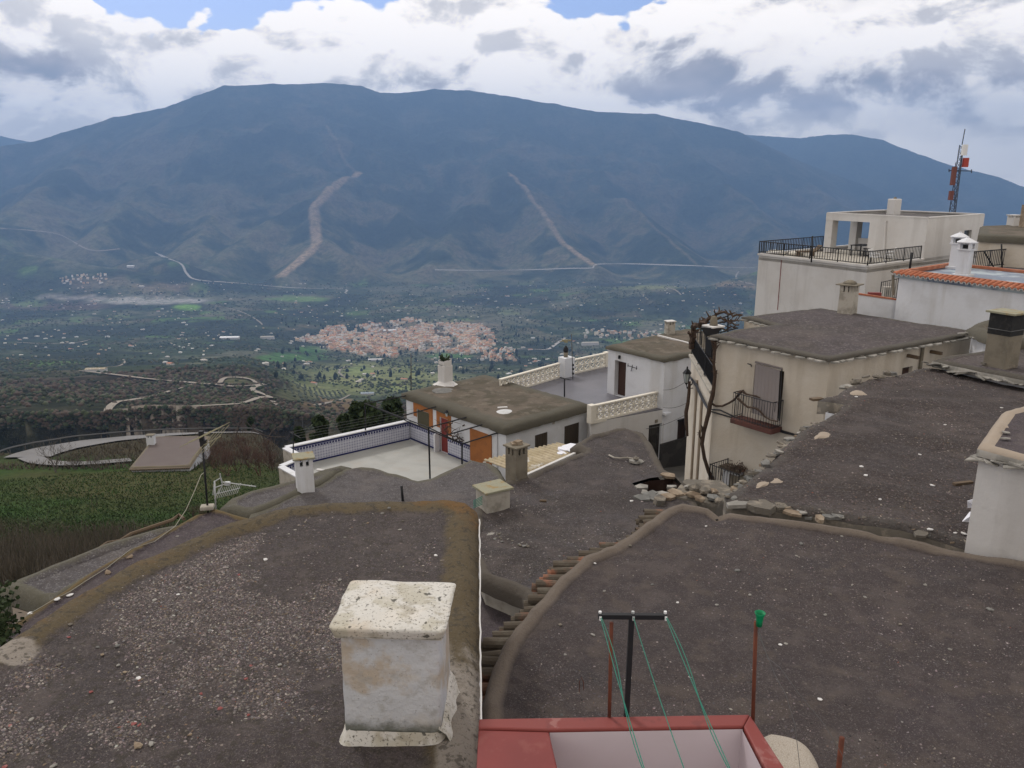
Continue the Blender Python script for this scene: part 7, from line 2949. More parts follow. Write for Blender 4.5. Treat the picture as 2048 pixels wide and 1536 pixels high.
ZI = -4.0
I_out = [xy(atz(px, py, ZI)) for px, py in [(1954, 900), (1968, 880), (1985, 855), (2003, 832), (2060, 815), (2500, 800), (2500, 1080), (2100, 940), (2060, 930), (2005, 915)]]
hI = house('cream walled house corner at the right edge with loose pale flakes on its roof', (7, 11, -9))
_, _, infoI = roof_slab(hI, I_out, ZI + .06, M['gravel_d'], step=.14, lip_w=.2, lip_h=.04, thick=.10, wob=.03, rim_mat=M['tan_mud'], edge_mat=M['slate'])
mb = MB()
mb.prism([inset_pt((p[0], p[1]), (I_out[0][0] + 2, I_out[0][1] + .5), .06) for p in I_out], -9, ZI - .03, top=False, bottom=False)
mb.build('wall', M['offwhite'], hI)
edge_run([(1956, 904), (2005, 919), (2060, 934)], 7, (.14, .26), hI, ZI - .05, jit=.02, meshes=slk, flat=(.5, .8))
for (px, py, s) in ((2012, 866, .07), (2010, 878, .08)):
    lay('mortar_flake', sl_m[0], px, py, ZI + .08, s, hI, flat=.5)
# white sheets stuck on the left side of I
for (pts, lb) in ((([(1935, 1002), (1953, 997), (1953, 1014), (1936, 1016)]), 'upper white sheet wedged beside the cream wall corner'), ([(1925, 1043), (1940, 1024), (1953, 1024), (1952, 1046)], 'lower folded white sheet beside the cream wall corner')):
    P = [aty(x, y, atz(1950, 1060, ZG).y - .1 + .12 * (i % 2)) for i, (x, y) in enumerate(pts)]
    mb = MB()
    mb.add(P + [p + Vector((0, .012, 0)) for p in P], [(3, 2, 1, 0), (4, 5, 6, 7), (0, 1, 5, 4), (1, 2, 6, 5), (2, 3, 7, 6), (3, 0, 4, 7)])
    o = mb.build('paper_sheet', M['paper'], None)
    tag(recenter(o), lb, 'sheet')

# ------------------------------------------------------------------ P: white house with terracotta tile edge
ZPr = -4.25
Pc = atz(1790, 547, ZPr)
Pr_ = atz(2048, 579, ZPr)
Pr = Pc + (Pr_ - Pc) * 1.5
Pl = atz(1900, 530, ZPr)
Pb = Pl + (Pr - Pc)
hP = house('white house with a blue painted roof deck bordered by terracotta tiles', (19, 35, -12))
flat_poly('roof_deck', [Pc, Pr, Pb, Pl], ZPr - .02, .15, M['floor_blue'], hP)
mb = MB()
wp = [xy(Pc + (Pb - Pc) * .02), xy(Pr), xy(Pb), xy(Pl + (Pr - Pl) * .02)]
for a, b in ((wp[0], wp[1]), (wp[1], wp[2]), (wp[2], wp[3]), (wp[3], wp[0])):
    wall(mb, a, b, -14, ZPr - .18)
mb.build('wall', M['white'], hP)


def tile_row(a, b, z, parent, step, outward, k_tiles=2, tilt=.30, sc=1.0, only=None):
    A, B = Vector(xy(a)), Vector(xy(b))
    t = (B - A).normalized()
    n = Vector((t.y, -t.x)) * outward
    L = (B - A).length
    cnt = int(L / step)
    rz = math.atan2(-n.y, -n.x) - math.pi / 2
    for i in range(cnt):
        p = A + t * (i + .5) * step + n * .16
        instance('roof_tile', tile_new, (p.x, p.y, z - .03), (tilt, 0, rz), (sc, .9, sc), parent)
        instance('tile_mortar', tile_mortar, (p.x + n.x * .03, p.y + n.y * .03, z - .065), (0, 0, rz), (sc * 1.0, 1, sc * 1.0), parent)


tile_row(Pc, Pr, ZPr, hP, .235, 1)
tile_row(Pl, Pc, ZPr, hP, .235, 1)
mb = MB()
for (a, b, off) in ((Pc, Pr, -.35), (Pl, Pc, -.35)):
    A, B = Vector(xy(a)), Vector(xy(b))
    t = (B - A).normalized()
    n = Vector((t.y, -t.x))
    q0, q1 = A - n * .36 + t * .3, B - n * .36 - t * .3
    mb.beam((q0.x, q0.y, ZPr + .1), (q1.x, q1.y, ZPr + .1), .12, .16)
mb.build('kerb', M['terracotta'], hP)
mb = MB()
q0 = Pl + (Pb - Pl) * .02
q1 = Pb
mb.beam((q0.x, q0.y, ZPr + .05), (q1.x, q1.y, ZPr + .05), .2, .12)
mb.build('kerb', M['terracotta'], hP)


def pagoda_chimney(px, py, z, sc, label_parent):
    c = atz(px, py, z)
    mb = MB()
    mb.box((c.x, c.y, z + .45 * sc), (.42 * sc, .42 * sc, 1.1 * sc), .7)
    mb.box((c.x, c.y, z + .02), (.62 * sc, .62 * sc, .14), .7)
    ch = mb.build('chimney', M['white'], label_parent, bevel=.01)
    mb = MB()
    zz = z + 1.0 * sc
    mb.box((c.x, c.y, zz + .03), (.54 * sc, .54 * sc, .06), .7)
    R_ = Matrix.Rotation(.7, 3, 'Z')
    for sx in (-1, 1):
        for sy in (-1, 1):
            v = R_ @ Vector((sx * .19 * sc, sy * .19 * sc, 0))
            mb.box((c.x + v.x, c.y + v.y, zz + .16 * sc), (.09 * sc, .09 * sc, .22 * sc), .7)
    mb.box((c.x, c.y, zz + .16 * sc), (.07 * sc, .4 * sc, .22 * sc), .7)
    mb.lathe((c.x, c.y, zz + .27 * sc), [(.36 * sc, 0), (.37 * sc, .04 * sc), (.2 * sc, .13 * sc), (.05 * sc, .2 * sc), (.04 * sc, .24 * sc)], 8)
    mb.build('cap', M['white'], ch)
    mb = MB()
    mb.box((c.x, c.y, zz + .12 * sc), (.2 * sc, .2 * sc, .16 * sc), .7)
    mb.build('flue', M['soot'], ch)


pagoda_chimney(1925, 552, ZPr, 1.12, hP)
pagoda_chimney(1911, 536, ZPr, 1.12, hP)
# low wall and small railed landing left of P
p0 = onplane(1712, 592, xy(Pc), (Pc.x - 3, Pc.y + 1.2), .0)
lw = thing('garden_wall', 'low white wall with a red capped edge between the cream house and the tiled house', 'wall', (Pc.x - 1, Pc.y, -8))
yy = Pc.y + .25
a, b = aty(1712, 589, yy), aty(1793, 601, yy - .1)
mb = MB()
mb.beam((a.x, a.y, a.z / 2 - 7), (b.x, b.y, a.z / 2 - 7), .2, 14 + a.z + .0)
mb = MB()
mb.add([(a.x, a.y, -14), (b.x, b.y, -14), (b.x, b.y, b.z), (a.x, a.y, a.z), (a.x, a.y + .2, -14), (b.x, b.y + .2, -14), (b.x, b.y + .2, b.z), (a.x, a.y + .2, a.z)],
       [(0, 1, 2, 3), (5, 4, 7, 6), (3, 2, 6, 7), (4, 0, 3, 7), (1, 5, 6, 2)])
mb.build('masonry', M['white'], lw)
mb = MB()
mb.beam(a + Vector((0, .1, .04)), b + Vector((0, .1, .04)), .26, .07)
mb.build('coping', M['terracotta'], lw)
a2, b2 = aty(1760, 592, yy + 1.5), aty(1793, 594, yy + .6)
railing('railing', a2, b2, a2.z - .3, .95, .12, lw, zb=b2.z - .1)
mb = MB()
mb.box(tuple(aty(1776, 586, yy + 2.2)), (.5, .3, .6))
mb.build('cupboard', M['concrete_pale'], lw)
mb = MB()
mb.box(tuple(aty(1749, 588, yy + .5)), (.55, .25, .14), -.2)
o = mb.build('red_bundle', M['red'], None)
tag(recenter(o), 'folded dark red cloth on the low wall beside the tiled house', 'cloth')
mb = MB()
pd = aty(1786, 549, yy + .1)
mb.tube([pd, aty(1787, 590, yy + .1)], .06, 6)
mb.tube([aty(1783, 541, yy + .1), aty(1789, 546, yy)], .07, 6)
mb.build('downpipe', M['concrete'], hP)
t, _, _ = simple_pole('iron_rod', 'dark iron rod standing at the rail corner behind the tiled roof', 'rod', 1819, 540, 1824, 505, ZPr, .05, M['black'])

# terrace behind P on the right, Q cream house beyond
tq = thing('back_terrace', 'small terrace with a rusty scroll railing behind the white pagoda chimneys', 'terrace', tuple(atz(1990, 545, -4.0)))
qa, qb, qc = atz(1941, 539, -4.7), atz(2012, 532, -4.7), atz(2075, 560, -4.7)
flat_poly('floor', [qa, atz(2012, 531, -4.7), atz(2030, 528, -4.7), atz(2300, 540, -4.7), atz(2300, 580, -4.7), qc], -4.72, .2, M['gravel_f'], tq)
mb = MB()
mb.prism([xy(p) for p in (qa, atz(2012, 531, -4.7), atz(2300, 540, -4.7), qc)], -14, -4.93, top=False, bottom=False)
mb.build('wall', M['white'], tq)
railing('railing', qa, qb, -4.7, .9, .16, tq, m=M['dark_iron'], r=.02, rail_r=.03)
mb = MB()
a_, b_ = atz(1962, 537, -4.7), atz(1973, 536, -4.7)
mb.tube([a_ + Vector((0, 0, .9)), b_ + Vector((.3, -.2, 0))], .04, 5)
mb.build('brace', M['black'], tq)
simple_pole('iron_rod', 'tall thin iron rod on the back terrace right of the pagoda chimneys', 'rod', 2005, 535, 2003, 488, -4.7, .04, M['black'])
hQ = house('distant cream house with a flat grey roof at the right edge below the mountain', (40, 62, -8))
ZQ = -3.1
Q_out = [xy(atz(px, py, ZQ)) for px, py in [(1956, 469), (1960, 452), (2060, 449), (2400, 455), (2400, 480), (2060, 474)]]
roof_slab(hQ, Q_out, ZQ, M['torta'], step=.8, lip_w=.6, lip_h=.03, thick=.3, wob=.05)
walls_of(hQ, Q_out, ZQ - .25, -14, M['cream'], inset=.15)
cbq = atz(2026, 451, ZQ)
pot_chimney(hQ, (cbq.x, cbq.y, ZQ), .6, .5, .62, .4, M['offwhite'], M['offwhite'])
mb = MB()
mb.box(tuple(atz(2046, 455, ZQ) + Vector((.3, 0, .6))), (.7, .7, 1.5), .2)
mb.build('chimney', M['rubble_tan'], hQ)
mb = MB()
p = aty(2040, 500, 52)
mb.box((p.x + 3, p.y, p.z - 2.2), (6, 3, 5.2), -.1)
o = mb.build('side_wall', M['white'], hQ)

# ------------------------------------------------------------------ O: large white house with roof terrace
ZO = -5.4
O_n, O_l = atz(1735, 531, ZO), atz(1518, 507, ZO)
O_r0 = atz(1846, 517, ZO)
dirR = (O_r0 - O_n).normalized()
dirL = (O_l - O_n).normalized()
O_c = O_r0                      # near bottom corner of the upper block
O_far = O_c + dirR * ((aty(1944, 500, 60).x - O_c.x) / dirR.x * 1.0)
Ltot = (O_l - O_n).length
O_bl = O_l + dirR * (O_far - O_n).length
hO = house('large white house with a railed roof terrace and an open porch on top', (24, 56, -14))
zb_ = -16
mb = MB()
seq = [O_l, O_n, O_far, O_bl]
for a, b in zip(seq, seq[1:] + seq[:1]):
    wall(mb, xy(a), xy(b), zb_, ZO)
mb.build('wall', M['offwhite'], hO)
flat_poly('terrace_floor', [O_l, O_n, O_far, O_bl], ZO - .25, .2, M['concrete_pale'], hO)
mb = MB()
for a, b in ((O_l, O_n), (O_n, O_c), (O_bl, O_l)):
    mb.beam((a.x, a.y, ZO - .05), (b.x, b.y, ZO - .05), .24, .12)
mb.build('parapet_cap', M['offwhite'], hO)
railing('railing', O_n, O_l, ZO, .85, .20, hO, r=.022, rail_r=.032, posts=2.2)
railing('railing', O_n, O_c - dirR * .4, ZO, .85, .20, hO, r=.022, rail_r=.032, posts=2.2)
railing('railing', O_l, O_l + dirR * 8, ZO, .85, .20, hO, r=.022, rail_r=.032, posts=2.2)
# upper block
Lb = 10.0
U_c = O_c
U_l = U_c + dirL * ((61.0 - U_c.y) / dirL.y)
U_r = O_far
U_b = U_l + (U_r - U_c)
ztop = aty(1853, 436, U_c.y).z
H_u = ztop - ZO
uL = (U_l - U_c).length
sol = uv_on(1737, 470, xy(U_l), xy(U_c))[0]
mb = MB()
ulx, ucx = xy(U_l), xy(U_c)
wall(mb, xy(U_l + (U_c - U_l).normalized() * sol), ucx, ZO - .2, ztop - .5)
wall(mb, ulx, ucx, ztop - .5, ztop)
wr = rect_on(1929, 461, 1940, 488, ucx, xy(U_r))
wall(mb, ucx, xy(U_r), ZO - .2, ztop, [wr], .25)
sd = (U_b - U_l).normalized()
wall(mb, xy(U_b), ulx, ztop - .5, ztop)
porch = 4.0
pw = U_l + (U_c - U_l).normalized() * sol
pv = pw + sd * porch
pv2 = pw + (U_b - U_l)
wall(mb, xy(pv2), xy(pw), ZO - .2, ztop - .5)
wall(mb, xy(U_r), xy(pv2), ZO - .2, ztop - .5)
wall(mb, xy(pv2), xy(U_b), ztop - .5, ztop)
wall(mb, xy(U_r), xy(pv2), ztop - .5, ztop)
mb.build('upper_wall', M['offwhite'], hO)
panel_in(ucx, xy(U_r), wr, .2, M['glass'], 'window', hO)
mb = MB()
wbox(mb, ucx, xy(U_r), wr[0] - .06, wr[1] + .06, wr[2] - .1, wr[2] - .02, 0, .12)
mb.build('window_sill', M['offwhite'], hO)
# upper roof recessed inside parapet, soffit
inn = lambda p, d: p + ((U_l + U_r) / 2 - p).normalized() * d
flat_poly('upper_roof', [inn(U_l, .25), inn(U_c, .25), inn(U_r, .25), inn(U_b, .25)], ztop - .22, .2, M['gravel_f'], hO)
mb = MB()
sq = [U_l, U_c, U_r, U_b]
for a, b in zip(sq, sq[1:] + sq[:1]):
    ai, bi = inn(a, .14), inn(b, .14)
    mb.beam((ai.x, ai.y, ztop + .01), (bi.x, bi.y, ztop + .01), .26, .08)
mb.build('upper_parapet_cap', M['offwhite'], hO)
dlc = (U_c - U_l).normalized()
for q in (U_l + dlc * .35 + sd * .35, U_l + sd * (porch * .95) + dlc * .35):
    mb = MB()
    mb.box((q.x, q.y, (ZO - .2 + ztop - .5) / 2), (.62, .62, ztop - .5 - ZO + .2), math.atan2(dlc.y, dlc.x))
    mb.build('porch_pillar', M['offwhite'], hO)
mb = MB()
q0, q1 = U_l + sd * porch * .95 + dlc * .7, U_l + sd * porch * .95 + dlc * (sol - .1)
mb.beam((q0.x, q0.y, ZO + .25), (q1.x, q1.y, ZO + .25), .2, .9)
mb.build('porch_low_wall', M['offwhite'], hO)
cbo = aty(1787, 424, 61.5)
mb = MB()
mb.box((cbo.x, cbo.y, ztop + .42), (.72, .7, 1.2), .5)
ch = mb.build('chimney', M['offwhite'], hO, bevel=.06)
mb = MB()
mb.lathe((cbo.x, cbo.y, ztop + 1.02), [(.14, 0), (.1, .1), (.03, .14)], 8)
mb.build('cowl', M['concrete'], ch)
mb = MB()
pd = onplane(1771, 443, ulx, ucx, -.08)
mb.tube([onplane(1774, 443, ulx, ucx, -.04), pd, onplane(1768, 508, ulx, ucx, -.08)], .07, 6)
mb.build('downpipe', M['offwhite'], hO)
mb = MB()
p_ = onplane(1563, 520, xy(O_l), xy(O_n), -.015)
mb.tube([p_, onplane(1555, 620, xy(O_l), xy(O_n), -.015)], .025, 4)
mb.build('rust_streak_rod', M['red'], hO)
simple_pole('terrace_rod', 'thin black rod rising from the white house roof terrace railing', 'rod', 1623, 520, 1625, 472, ZO, .05, M['black'])


# furniture on the terrace of O
def plastic_chair(px, py, m, label, yaw):
    c = atz(px, py, ZO - .24)
    t = thing('chair', label, 'chair', tuple(c))
    R_ = Matrix.Rotation(yaw, 3, 'Z')
    f = lambda x, y, z: R_ @ Vector((x, y, 0)) + Vector((c.x, c.y, c.z + z))
    mb = MB()
    mb.box(f(0, 0, .43), (.5, .5, .05), yaw)
    mb.build('seat', m, t)
    mb = MB()
    for i in range(5):
        mb.beam(f(-.2 + i * .1, .24, .45), f(-.2 + i * .1, .32, .92), .05, .03)
    mb.beam(f(-.25, .32, .9), f(.25, .32, .9), .06)
    mb.build('backrest', m, t)
    for sx in (-1, 1):
        mb = MB()
        mb.tube([f(sx * .26, -.2, .62), f(sx * .27, .25, .68)], .03, 5)
        mb.build('armrest', m, t)
        for sy in (-1, 1):
            mb = MB()
            mb.tube([f(sx * .25, sy * .22, .62 if sy < 0 else .43), f(sx * .28, sy * .26, 0)], .028, 5)
            mb.build('leg', m, t)


plastic_chair(1747, 527, M['plastic_white'], 'white plastic armchair on the roof terrace, nearer the railing corner', .6)
plastic_chair(1778, 523, M['plastic_white'], 'white plastic armchair on the roof terrace beside the black chair', -2.2)
plastic_chair(1735, 524, M['black'], 'black armchair behind the white chairs on the roof terrace', 2.4)
plastic_chair(1800, 518, M['black'], 'black armchair beside the wall end of the terrace railing', -1.0)
tb = atz(1720, 511, ZO - .24)
t = thing('table', 'black square table under the porch edge of the white roof terrace', 'table', tuple(tb))
mb = MB()
mb.box((tb.x, tb.y, tb.z + .75), (1.3, .9, .05), .6)
mb.build('tabletop', M['black'], t)
R_ = Matrix.Rotation(.6, 3, 'Z')
for sx in (-1, 1):
    for sy in (-1, 1):
        v = R_ @ Vector((sx * .58, sy * .38, 0))
        mb = MB()
        mb.box((tb.x + v.x, tb.y + v.y, tb.z + .37), (.06, .06, .74), .6)
        mb.build('leg', M['black'], t)
sb_ = atz(1610, 512, ZO - .24)
t = thing('sun_lounger', 'dark sun lounger near the railing of the white roof terrace', 'lounger', tuple(sb_))
mb = MB()
mb.box((sb_.x, sb_.y, sb_.z + .33), (1.3, .6, .08), .15)
mb.build('bed', M['wood'], t)
mb = MB()
mb.beam((sb_.x + .65, sb_.y + .1, sb_.z + .35), (sb_.x + 1.1, sb_.y + .15, sb_.z + .75), .58, .06)
mb.build('backrest', M['wood'], t)
for sx in (-.5, .5):
    mb = MB()
    mb.box((sb_.x + sx, sb_.y, sb_.z + .15), (.06, .5, .3), .15)
    mb.build('leg', M['wood'], t)
for (px, py, w_, lb) in ((1552, 508, 1.3, 'left pale bundled cushion along the white terrace edge'), (1592, 510, 1.0, 'right pale bundled cushion beside the dark lounger')):
    c = atz(px, py, ZO - .24)
    mb = MB()
    mb.lathe((c.x, c.y, c.z), [(w_ * .5, 0), (w_ * .55, .12), (w_ * .4, .25), (.1, .3)], 12)
    o = mb.build('cushion', M['ivory'], None, smooth=True)
    tag(recenter(o), lb, 'cushion')

# ------------------------------------------------------------------ telephone mast behind O
mt = thing('lattice_mast', 'tall steel lattice mast with a red and a white antenna panel on the skyline', 'mast', tuple(aty(1910, 440, 88)))
ym = 88.0
m0, m1 = aty(1909, 440, ym), aty(1925, 290, ym)
m0.z -= 3
axis = (m1 - m0)
# keep the mast upright: same foot and head position in plan
m1 = Vector((m0.x + (m1.x - m0.x) * .25, m0.y, m1.z))
m1.x = aty(1924, 290, ym).x
m0.x = m1.x
w0_, w1_ = .42, .22
legs = []
for a_ in (0.3, 0.3 + 2.094, 0.3 + 4.189):
    p = m0 + Vector((math.cos(a_) * w0_, math.sin(a_) * w0_, 0))
    q = m1 + Vector((math.cos(a_) * w1_, math.sin(a_) * w1_, 0))
    legs.append((p, q))
    mb = MB()
    mb.tube([p, q], .05, 5)
    mb.build('leg', M['steelblue'], mt)
mb = MB()
nb_ = 18
for i in range(nb_):
    for j in range(3):
        a_, b_ = legs[j], legs[(j + 1) % 3]
        mb.tube([a_[0].lerp(a_[1], i / nb_), b_[0].lerp(b_[1], (i + 1) / nb_)], .028, 4)
        mb.tube([b_[0].lerp(b_[1], i / nb_), b_[0].lerp(b_[1], i / nb_).lerp(a_[0].lerp(a_[1], i / nb_), 1)], .024, 4)
o = mb.build('lattice_bracing', M['steelblue'], mt)
o['kind'] = 'stuff'
mb = MB()
mb.tube([m1, aty(1930, 258, ym)], .05, 5)
mb.build('top_rod', M['steelblue'], mt)
for (px, py, w_, h_, m_, nm) in ((1929, 300, .5, 1.1, 'plastic_white', 'antenna_panel'), (1931, 325, .55, .95, 'antenna_red', 'antenna_panel'), (1907, 352, .42, 1.9, 'antenna_brown', 'antenna_panel'), (1902, 391, .42, .95, 'antenna_brown', 'antenna_panel')):
    mb = MB()
    mb.box(tuple(aty(px, py, ym - .35)), (w_, .3, h_), .1)
    mb.build(nm, M[m_], mt, label={'plastic_white': 'white antenna panel near the mast top', 'antenna_red': 'bright red antenna panel'}.get(m_, None) or 'brown antenna panel')
mb = MB()
mb.tube([aty(1898, 341, ym), aty(1943, 342, ym)], .05, 5)
mb.tube([aty(1898, 338, ym), aty(1898, 344, ym)], .06, 5)
mb.tube([aty(1943, 339, ym), aty(1943, 346, ym)], .06, 5)
mb.tube([aty(1911, 325, ym - .2), aty(1909, 405, ym - .2)], .04, 5)
mb.build('antenna_arm', M['steelblue'], mt)

# ------------------------------------------------------------------ W: small hut by the road
ZW = -35.0
hW = house('small low hut with a pinkish gravel roof standing by the road bend', (-35, 98, -38), name='hut', cat='hut')
W4 = [atz(258, 936, ZW), atz(380, 932, ZW), atz(421, 872, ZW), atz(309, 873, ZW)]
W_out = [xy(p) for p in W4]
roof_slab(hW, W_out, ZW, mat('pinkish_gravel', (0.115, 0.092, 0.086), [('noise', .5, .4, .7, (.13, .108, .10), .7), ('attrnoise', 'rim', .6, 1.0, (.16, .135, .085), .8)]), step=.7, lip_w=.5, lip_h=.08, thick=.22, wob=.05, edge_mat=M['tan_mud'])
mb = MB()
cen = sum((Vector(p) for p in W_out), Vector((0, 0))) / 4
ww = [xy(Vector(p) + (cen - Vector(p)).normalized() * .35) for p in W_out]
for i in range(4):
    wall(mb, ww[i], ww[(i + 1) % 4], -41, ZW - .2)
mb.build('wall', M['white'], hW)
# row of beam ends under the front eave
n_ = 26
me_b = mesh_of(MB().box((0, 0, 0), (.14, .3, .14)), 'eave_block', M['wood'])
for i in range(n_):
    p = W4[0].lerp(W4[1], (i + .5) / n_)
    instance('eave_block', me_b, (p.x, p.y + .05, ZW - .3), (0, 0, 0), (1, 1, 1), hW)
cw = atz(303, 888, ZW)
pot_chimney(hW, (cw.x, cw.y, ZW), 1.0, .8, 1.3, .1, M['white'], M['concrete'], lid_over=.05)

# guardrail and poles along the road
gr_ = thing('guardrail', 'long thin metal guardrail along the outer edge of the road bend', 'guardrail', tuple(road_line[len(road_line) // 2]))
gp = []
n_ = len(road_line)
for i, q in enumerate(road_line):
    t_ = (road_line[min(i + 1, n_ - 1)] - road_line[max(i - 1, 0)])
    t_.z = 0
    t_.normalize()
    s_ = Vector((t_.y, -t_.x, 0))
    if s_.dot(q) < 0:
        s_ = -s_
    v = q + s_ * 3.9
    gp.append(Vector((v.x, v.y, tz(v.x, v.y) + .95)))
mb = MB()
mb.tube(gp, .14, 4)
mb.build('rail', M['wire'], gr_)
pm = mesh_of(MB().box((0, 0, -.45), (.14, .14, 1.1)), 'post', M['wire'])
acc = 0
for a, b in zip(gp[:-1], gp[1:]):
    acc += (b - a).length
    if acc > 3.5:
        acc = 0
        instance('post', pm, b, parent=gr_)


def ground_at(px, py):
    P, ok = hit_many([px], [py], 20)
    return Vector(P[0])


for (px, py, top, lb) in ((212, 862, 800, 'grey utility pole by the far road bend'), (605, 868, 835, 'slim utility pole in the scrub behind the reddish bushes')):
    g = ground_at(px, py)
    t = thing('utility_pole', lb, 'pole', tuple(g))
    mb = MB()
    mb.tube([g - Vector((0, 0, .5)), aty(px - (1 if px < 400 else 0), top, g.y)], .12, 6)
    mb.build('shaft', M['wire'], t)
    mb = MB()
    tp_ = aty(px, top + 3, g.y)
    mb.tube([tp_ + Vector((-.6, 0, 0)), tp_ + Vector((.6, 0, 0))], .07, 4)
    mb.build('crossarm', M['wire'], t)


# ------------------------------------------------------------------ vegetation near the village
def bare_tree(name, label, base, h, seed, m_trunk, cat='tree', spread=.55, levels=5, r0=.16, group=None, crown_m=None):
    r = random.Random(seed)
    t = thing(name, label, cat, tuple(base), group)
    trunk, twigs = MB(), MB()

    def grow(p, d, L, rad, lev):
        mbx = trunk if lev <= 1 else twigs
        pts = [p]
        q = p
        dd = d.copy()
        for i in range(3):
            dd = (dd + Vector((r.uniform(-.2, .2), r.uniform(-.2, .2), r.uniform(-.05, .2)))).normalized()
            q = q + dd * L / 3
            pts.append(q)
        mbx.tube(pts, [rad, rad * .9, rad * .8, rad * .7], 5 if lev < 2 else 3, caps=False)
        if lev >= levels:
            return
        k_ = r.choice((2, 3, 3)) if lev < levels - 1 else 3
        for i in range(k_):
            s = Vector((r.uniform(-1, 1), r.uniform(-1, 1), r.uniform(-.2, .7))).normalized()
            grow(pts[r.choice((2, 3, 3))], (dd * (1 - spread) + s * spread).normalized(), L * r.uniform(.62, .82), rad * .62, lev + 1)
    stems = 1 if cat == 'tree' else 4
    for s in range(stems):
        d = Vector((r.uniform(-.3, .3), r.uniform(-.3, .3), 1)).normalized() if stems == 1 else Vector((r.uniform(-.7, .7), r.uniform(-.7, .7), 1)).normalized()
        grow(Vector(base) - Vector((0, 0, .2)), d, h * .30, r0, 0)
    trunk.build('trunk', m_trunk, t)
    o = twigs.build('crown', crown_m or m_trunk, t)
    return t


M['twig_red'] = mat('reddish_twigs', (0.10, 0.055, 0.042), [('noise', .6, .4, .7, (.07, .045, .035), .8)], rough=1.0)
M['twig_grey'] = mat('grey_twigs', (0.12, 0.105, 0.095), [('noise', .6, .4, .7, (.08, .068, .058), .8)], rough=1.0)


def leafy(name, label, base, h, w, seed, m_leaf, cat='tree', n=3500, leaf=.22, group=None, trunk_h=.3, squash=1.0):
    r = np.random.default_rng(seed)
    t = thing(name, label, cat, tuple(base), group)
    b = Vector(base)
    mb = MB()
    mb.tube([b - Vector((0, 0, .3)), b + Vector((.1, 0, h * .4)), b + Vector((.0, .1, h * .75))], [h * .035, h * .025, h * .01], 6)
    for i in range(7):
        a_ = r.uniform(0, 6.28)
        z = h * r.uniform(.3, .65)
        mb.tube([b + Vector((0, 0, z)), b + Vector((math.cos(a_) * w * .6, math.sin(a_) * w * .6, z + h * .2))], [h * .014, h * .005], 4)
    mb.build('trunk', M['bark'], t)
    # clumps
    k_ = 26
    cl = np.stack([r.normal(0, .42, k_) * w, r.normal(0, .42, k_) * w, (trunk_h + (1 - trunk_h) * r.random(k_) ** .8) * h], 1)
    rel = (cl[:, 2] / h - trunk_h) / (1 - trunk_h)
    cl[:, :2] *= (np.sqrt(np.clip(1 - rel ** 2 * .9, .05, 1)))[:, None] * squash
    rad = w * r.uniform(.22, .42, k_)
    ci = r.integers(0, k_, n)
    dirs = r.normal(0, 1, (n, 3))
    dirs /= np.linalg.norm(dirs, axis=1)[:, None]
    C = cl[ci] + dirs * (rad[ci] * r.random(n) ** .35)[:, None] * np.array([1, 1, .8])
    u = r.normal(0, 1, (n, 3))
    v = r.normal(0, 1, (n, 3))
    u /= np.linalg.norm(u, axis=1)[:, None]
    v -= (v * u).sum(1)[:, None] * u
    v /= np.linalg.norm(v, axis=1)[:, None]
    s = leaf * r.uniform(.6, 1.3, n)[:, None]
    V = np.stack([C - u * s - v * s * .5, C + u * s - v * s * .5, C + u * s * .3 + v * s, C - u * s * .6 + v * s * .7], 1).reshape(-1, 3) + np.array(base)
    me = bpy.data.meshes.new('crown')
    me.vertices.add(len(V))
    me.vertices.foreach_set('co', V.ravel().astype(np.float32))
    me.loops.add(n * 4)
    me.loops.foreach_set('vertex_index', np.arange(n * 4, dtype=np.int32))
    me.polygons.add(n)
    me.polygons.foreach_set('loop_start', np.arange(0, n * 4, 4, dtype=np.int32))
    me.polygons.foreach_set('loop_total', np.full(n, 4, np.int32))
    me.update(calc_edges=True)
    me.materials.append(m_leaf)
    o = bpy.data.objects.new('crown', me)
    COL.objects.link(o)
    put(o, t)
    return t


# bare trees
for (px, py, h, sd_, lb, nm, cat, mt_, lv) in (
        (112, 945, 6.0, 1, 'bare grey multi stemmed shrub at the left end of the meadow edge', 'bare_shrub', 'shrub', 'twig_grey', 4),
        (190, 940, 2.6, 3, 'low dry bush between the bare shrub and the small hut', 'bare_shrub', 'shrub', 'twig_grey', 4),
        (150, 940, 2.2, 33, 'tiny dry bush on the meadow edge left of the low dry bush', 'bare_shrub', 'shrub', 'twig_grey', 4),
        (540, 905, 12.0, 4, 'tall bare tree with a round twiggy crown behind the terrace corner', 'bare_tree', 'tree', 'bark', 5),
        (470, 880, 8.0, 5, 'bare tree rising from the road bank right of the small hut', 'bare_tree', 'tree', 'bark', 5),
        (665, 860, 9.0, 6, 'slender bare tree behind the middle of the tiled terrace', 'bare_tree', 'tree', 'bark', 5),
        (585, 890, 9.0, 7, 'bare tree beyond the drying frame of the tiled terrace', 'bare_tree', 'tree', 'bark', 5),
        (400, 1060, 3.2, 8, 'small dead shrub below the tall antenna mast', 'bare_shrub', 'shrub', 'twig', 4)):
    g = ground_at(px, py)
    bare_tree(nm, lb, g, h, sd_, M[mt_], cat, levels=lv, r0=.14 if cat == 'tree' else .05)
rb = [(450, 915), (475, 930), (500, 925), (520, 940), (545, 930), (455, 940), (535, 905), (490, 900), (430, 925)]
for i, (px, py) in enumerate(rb):
    g = ground_at(px, py + 12)
    bare_tree('reddish_bush', 'reddish brown leafless bush in the thicket left of the tiled terrace', g, 4.2, 40 + i, M['twig_red'], 'bush', levels=5, r0=.05, group='reddish bushes left of the tiled terrace')
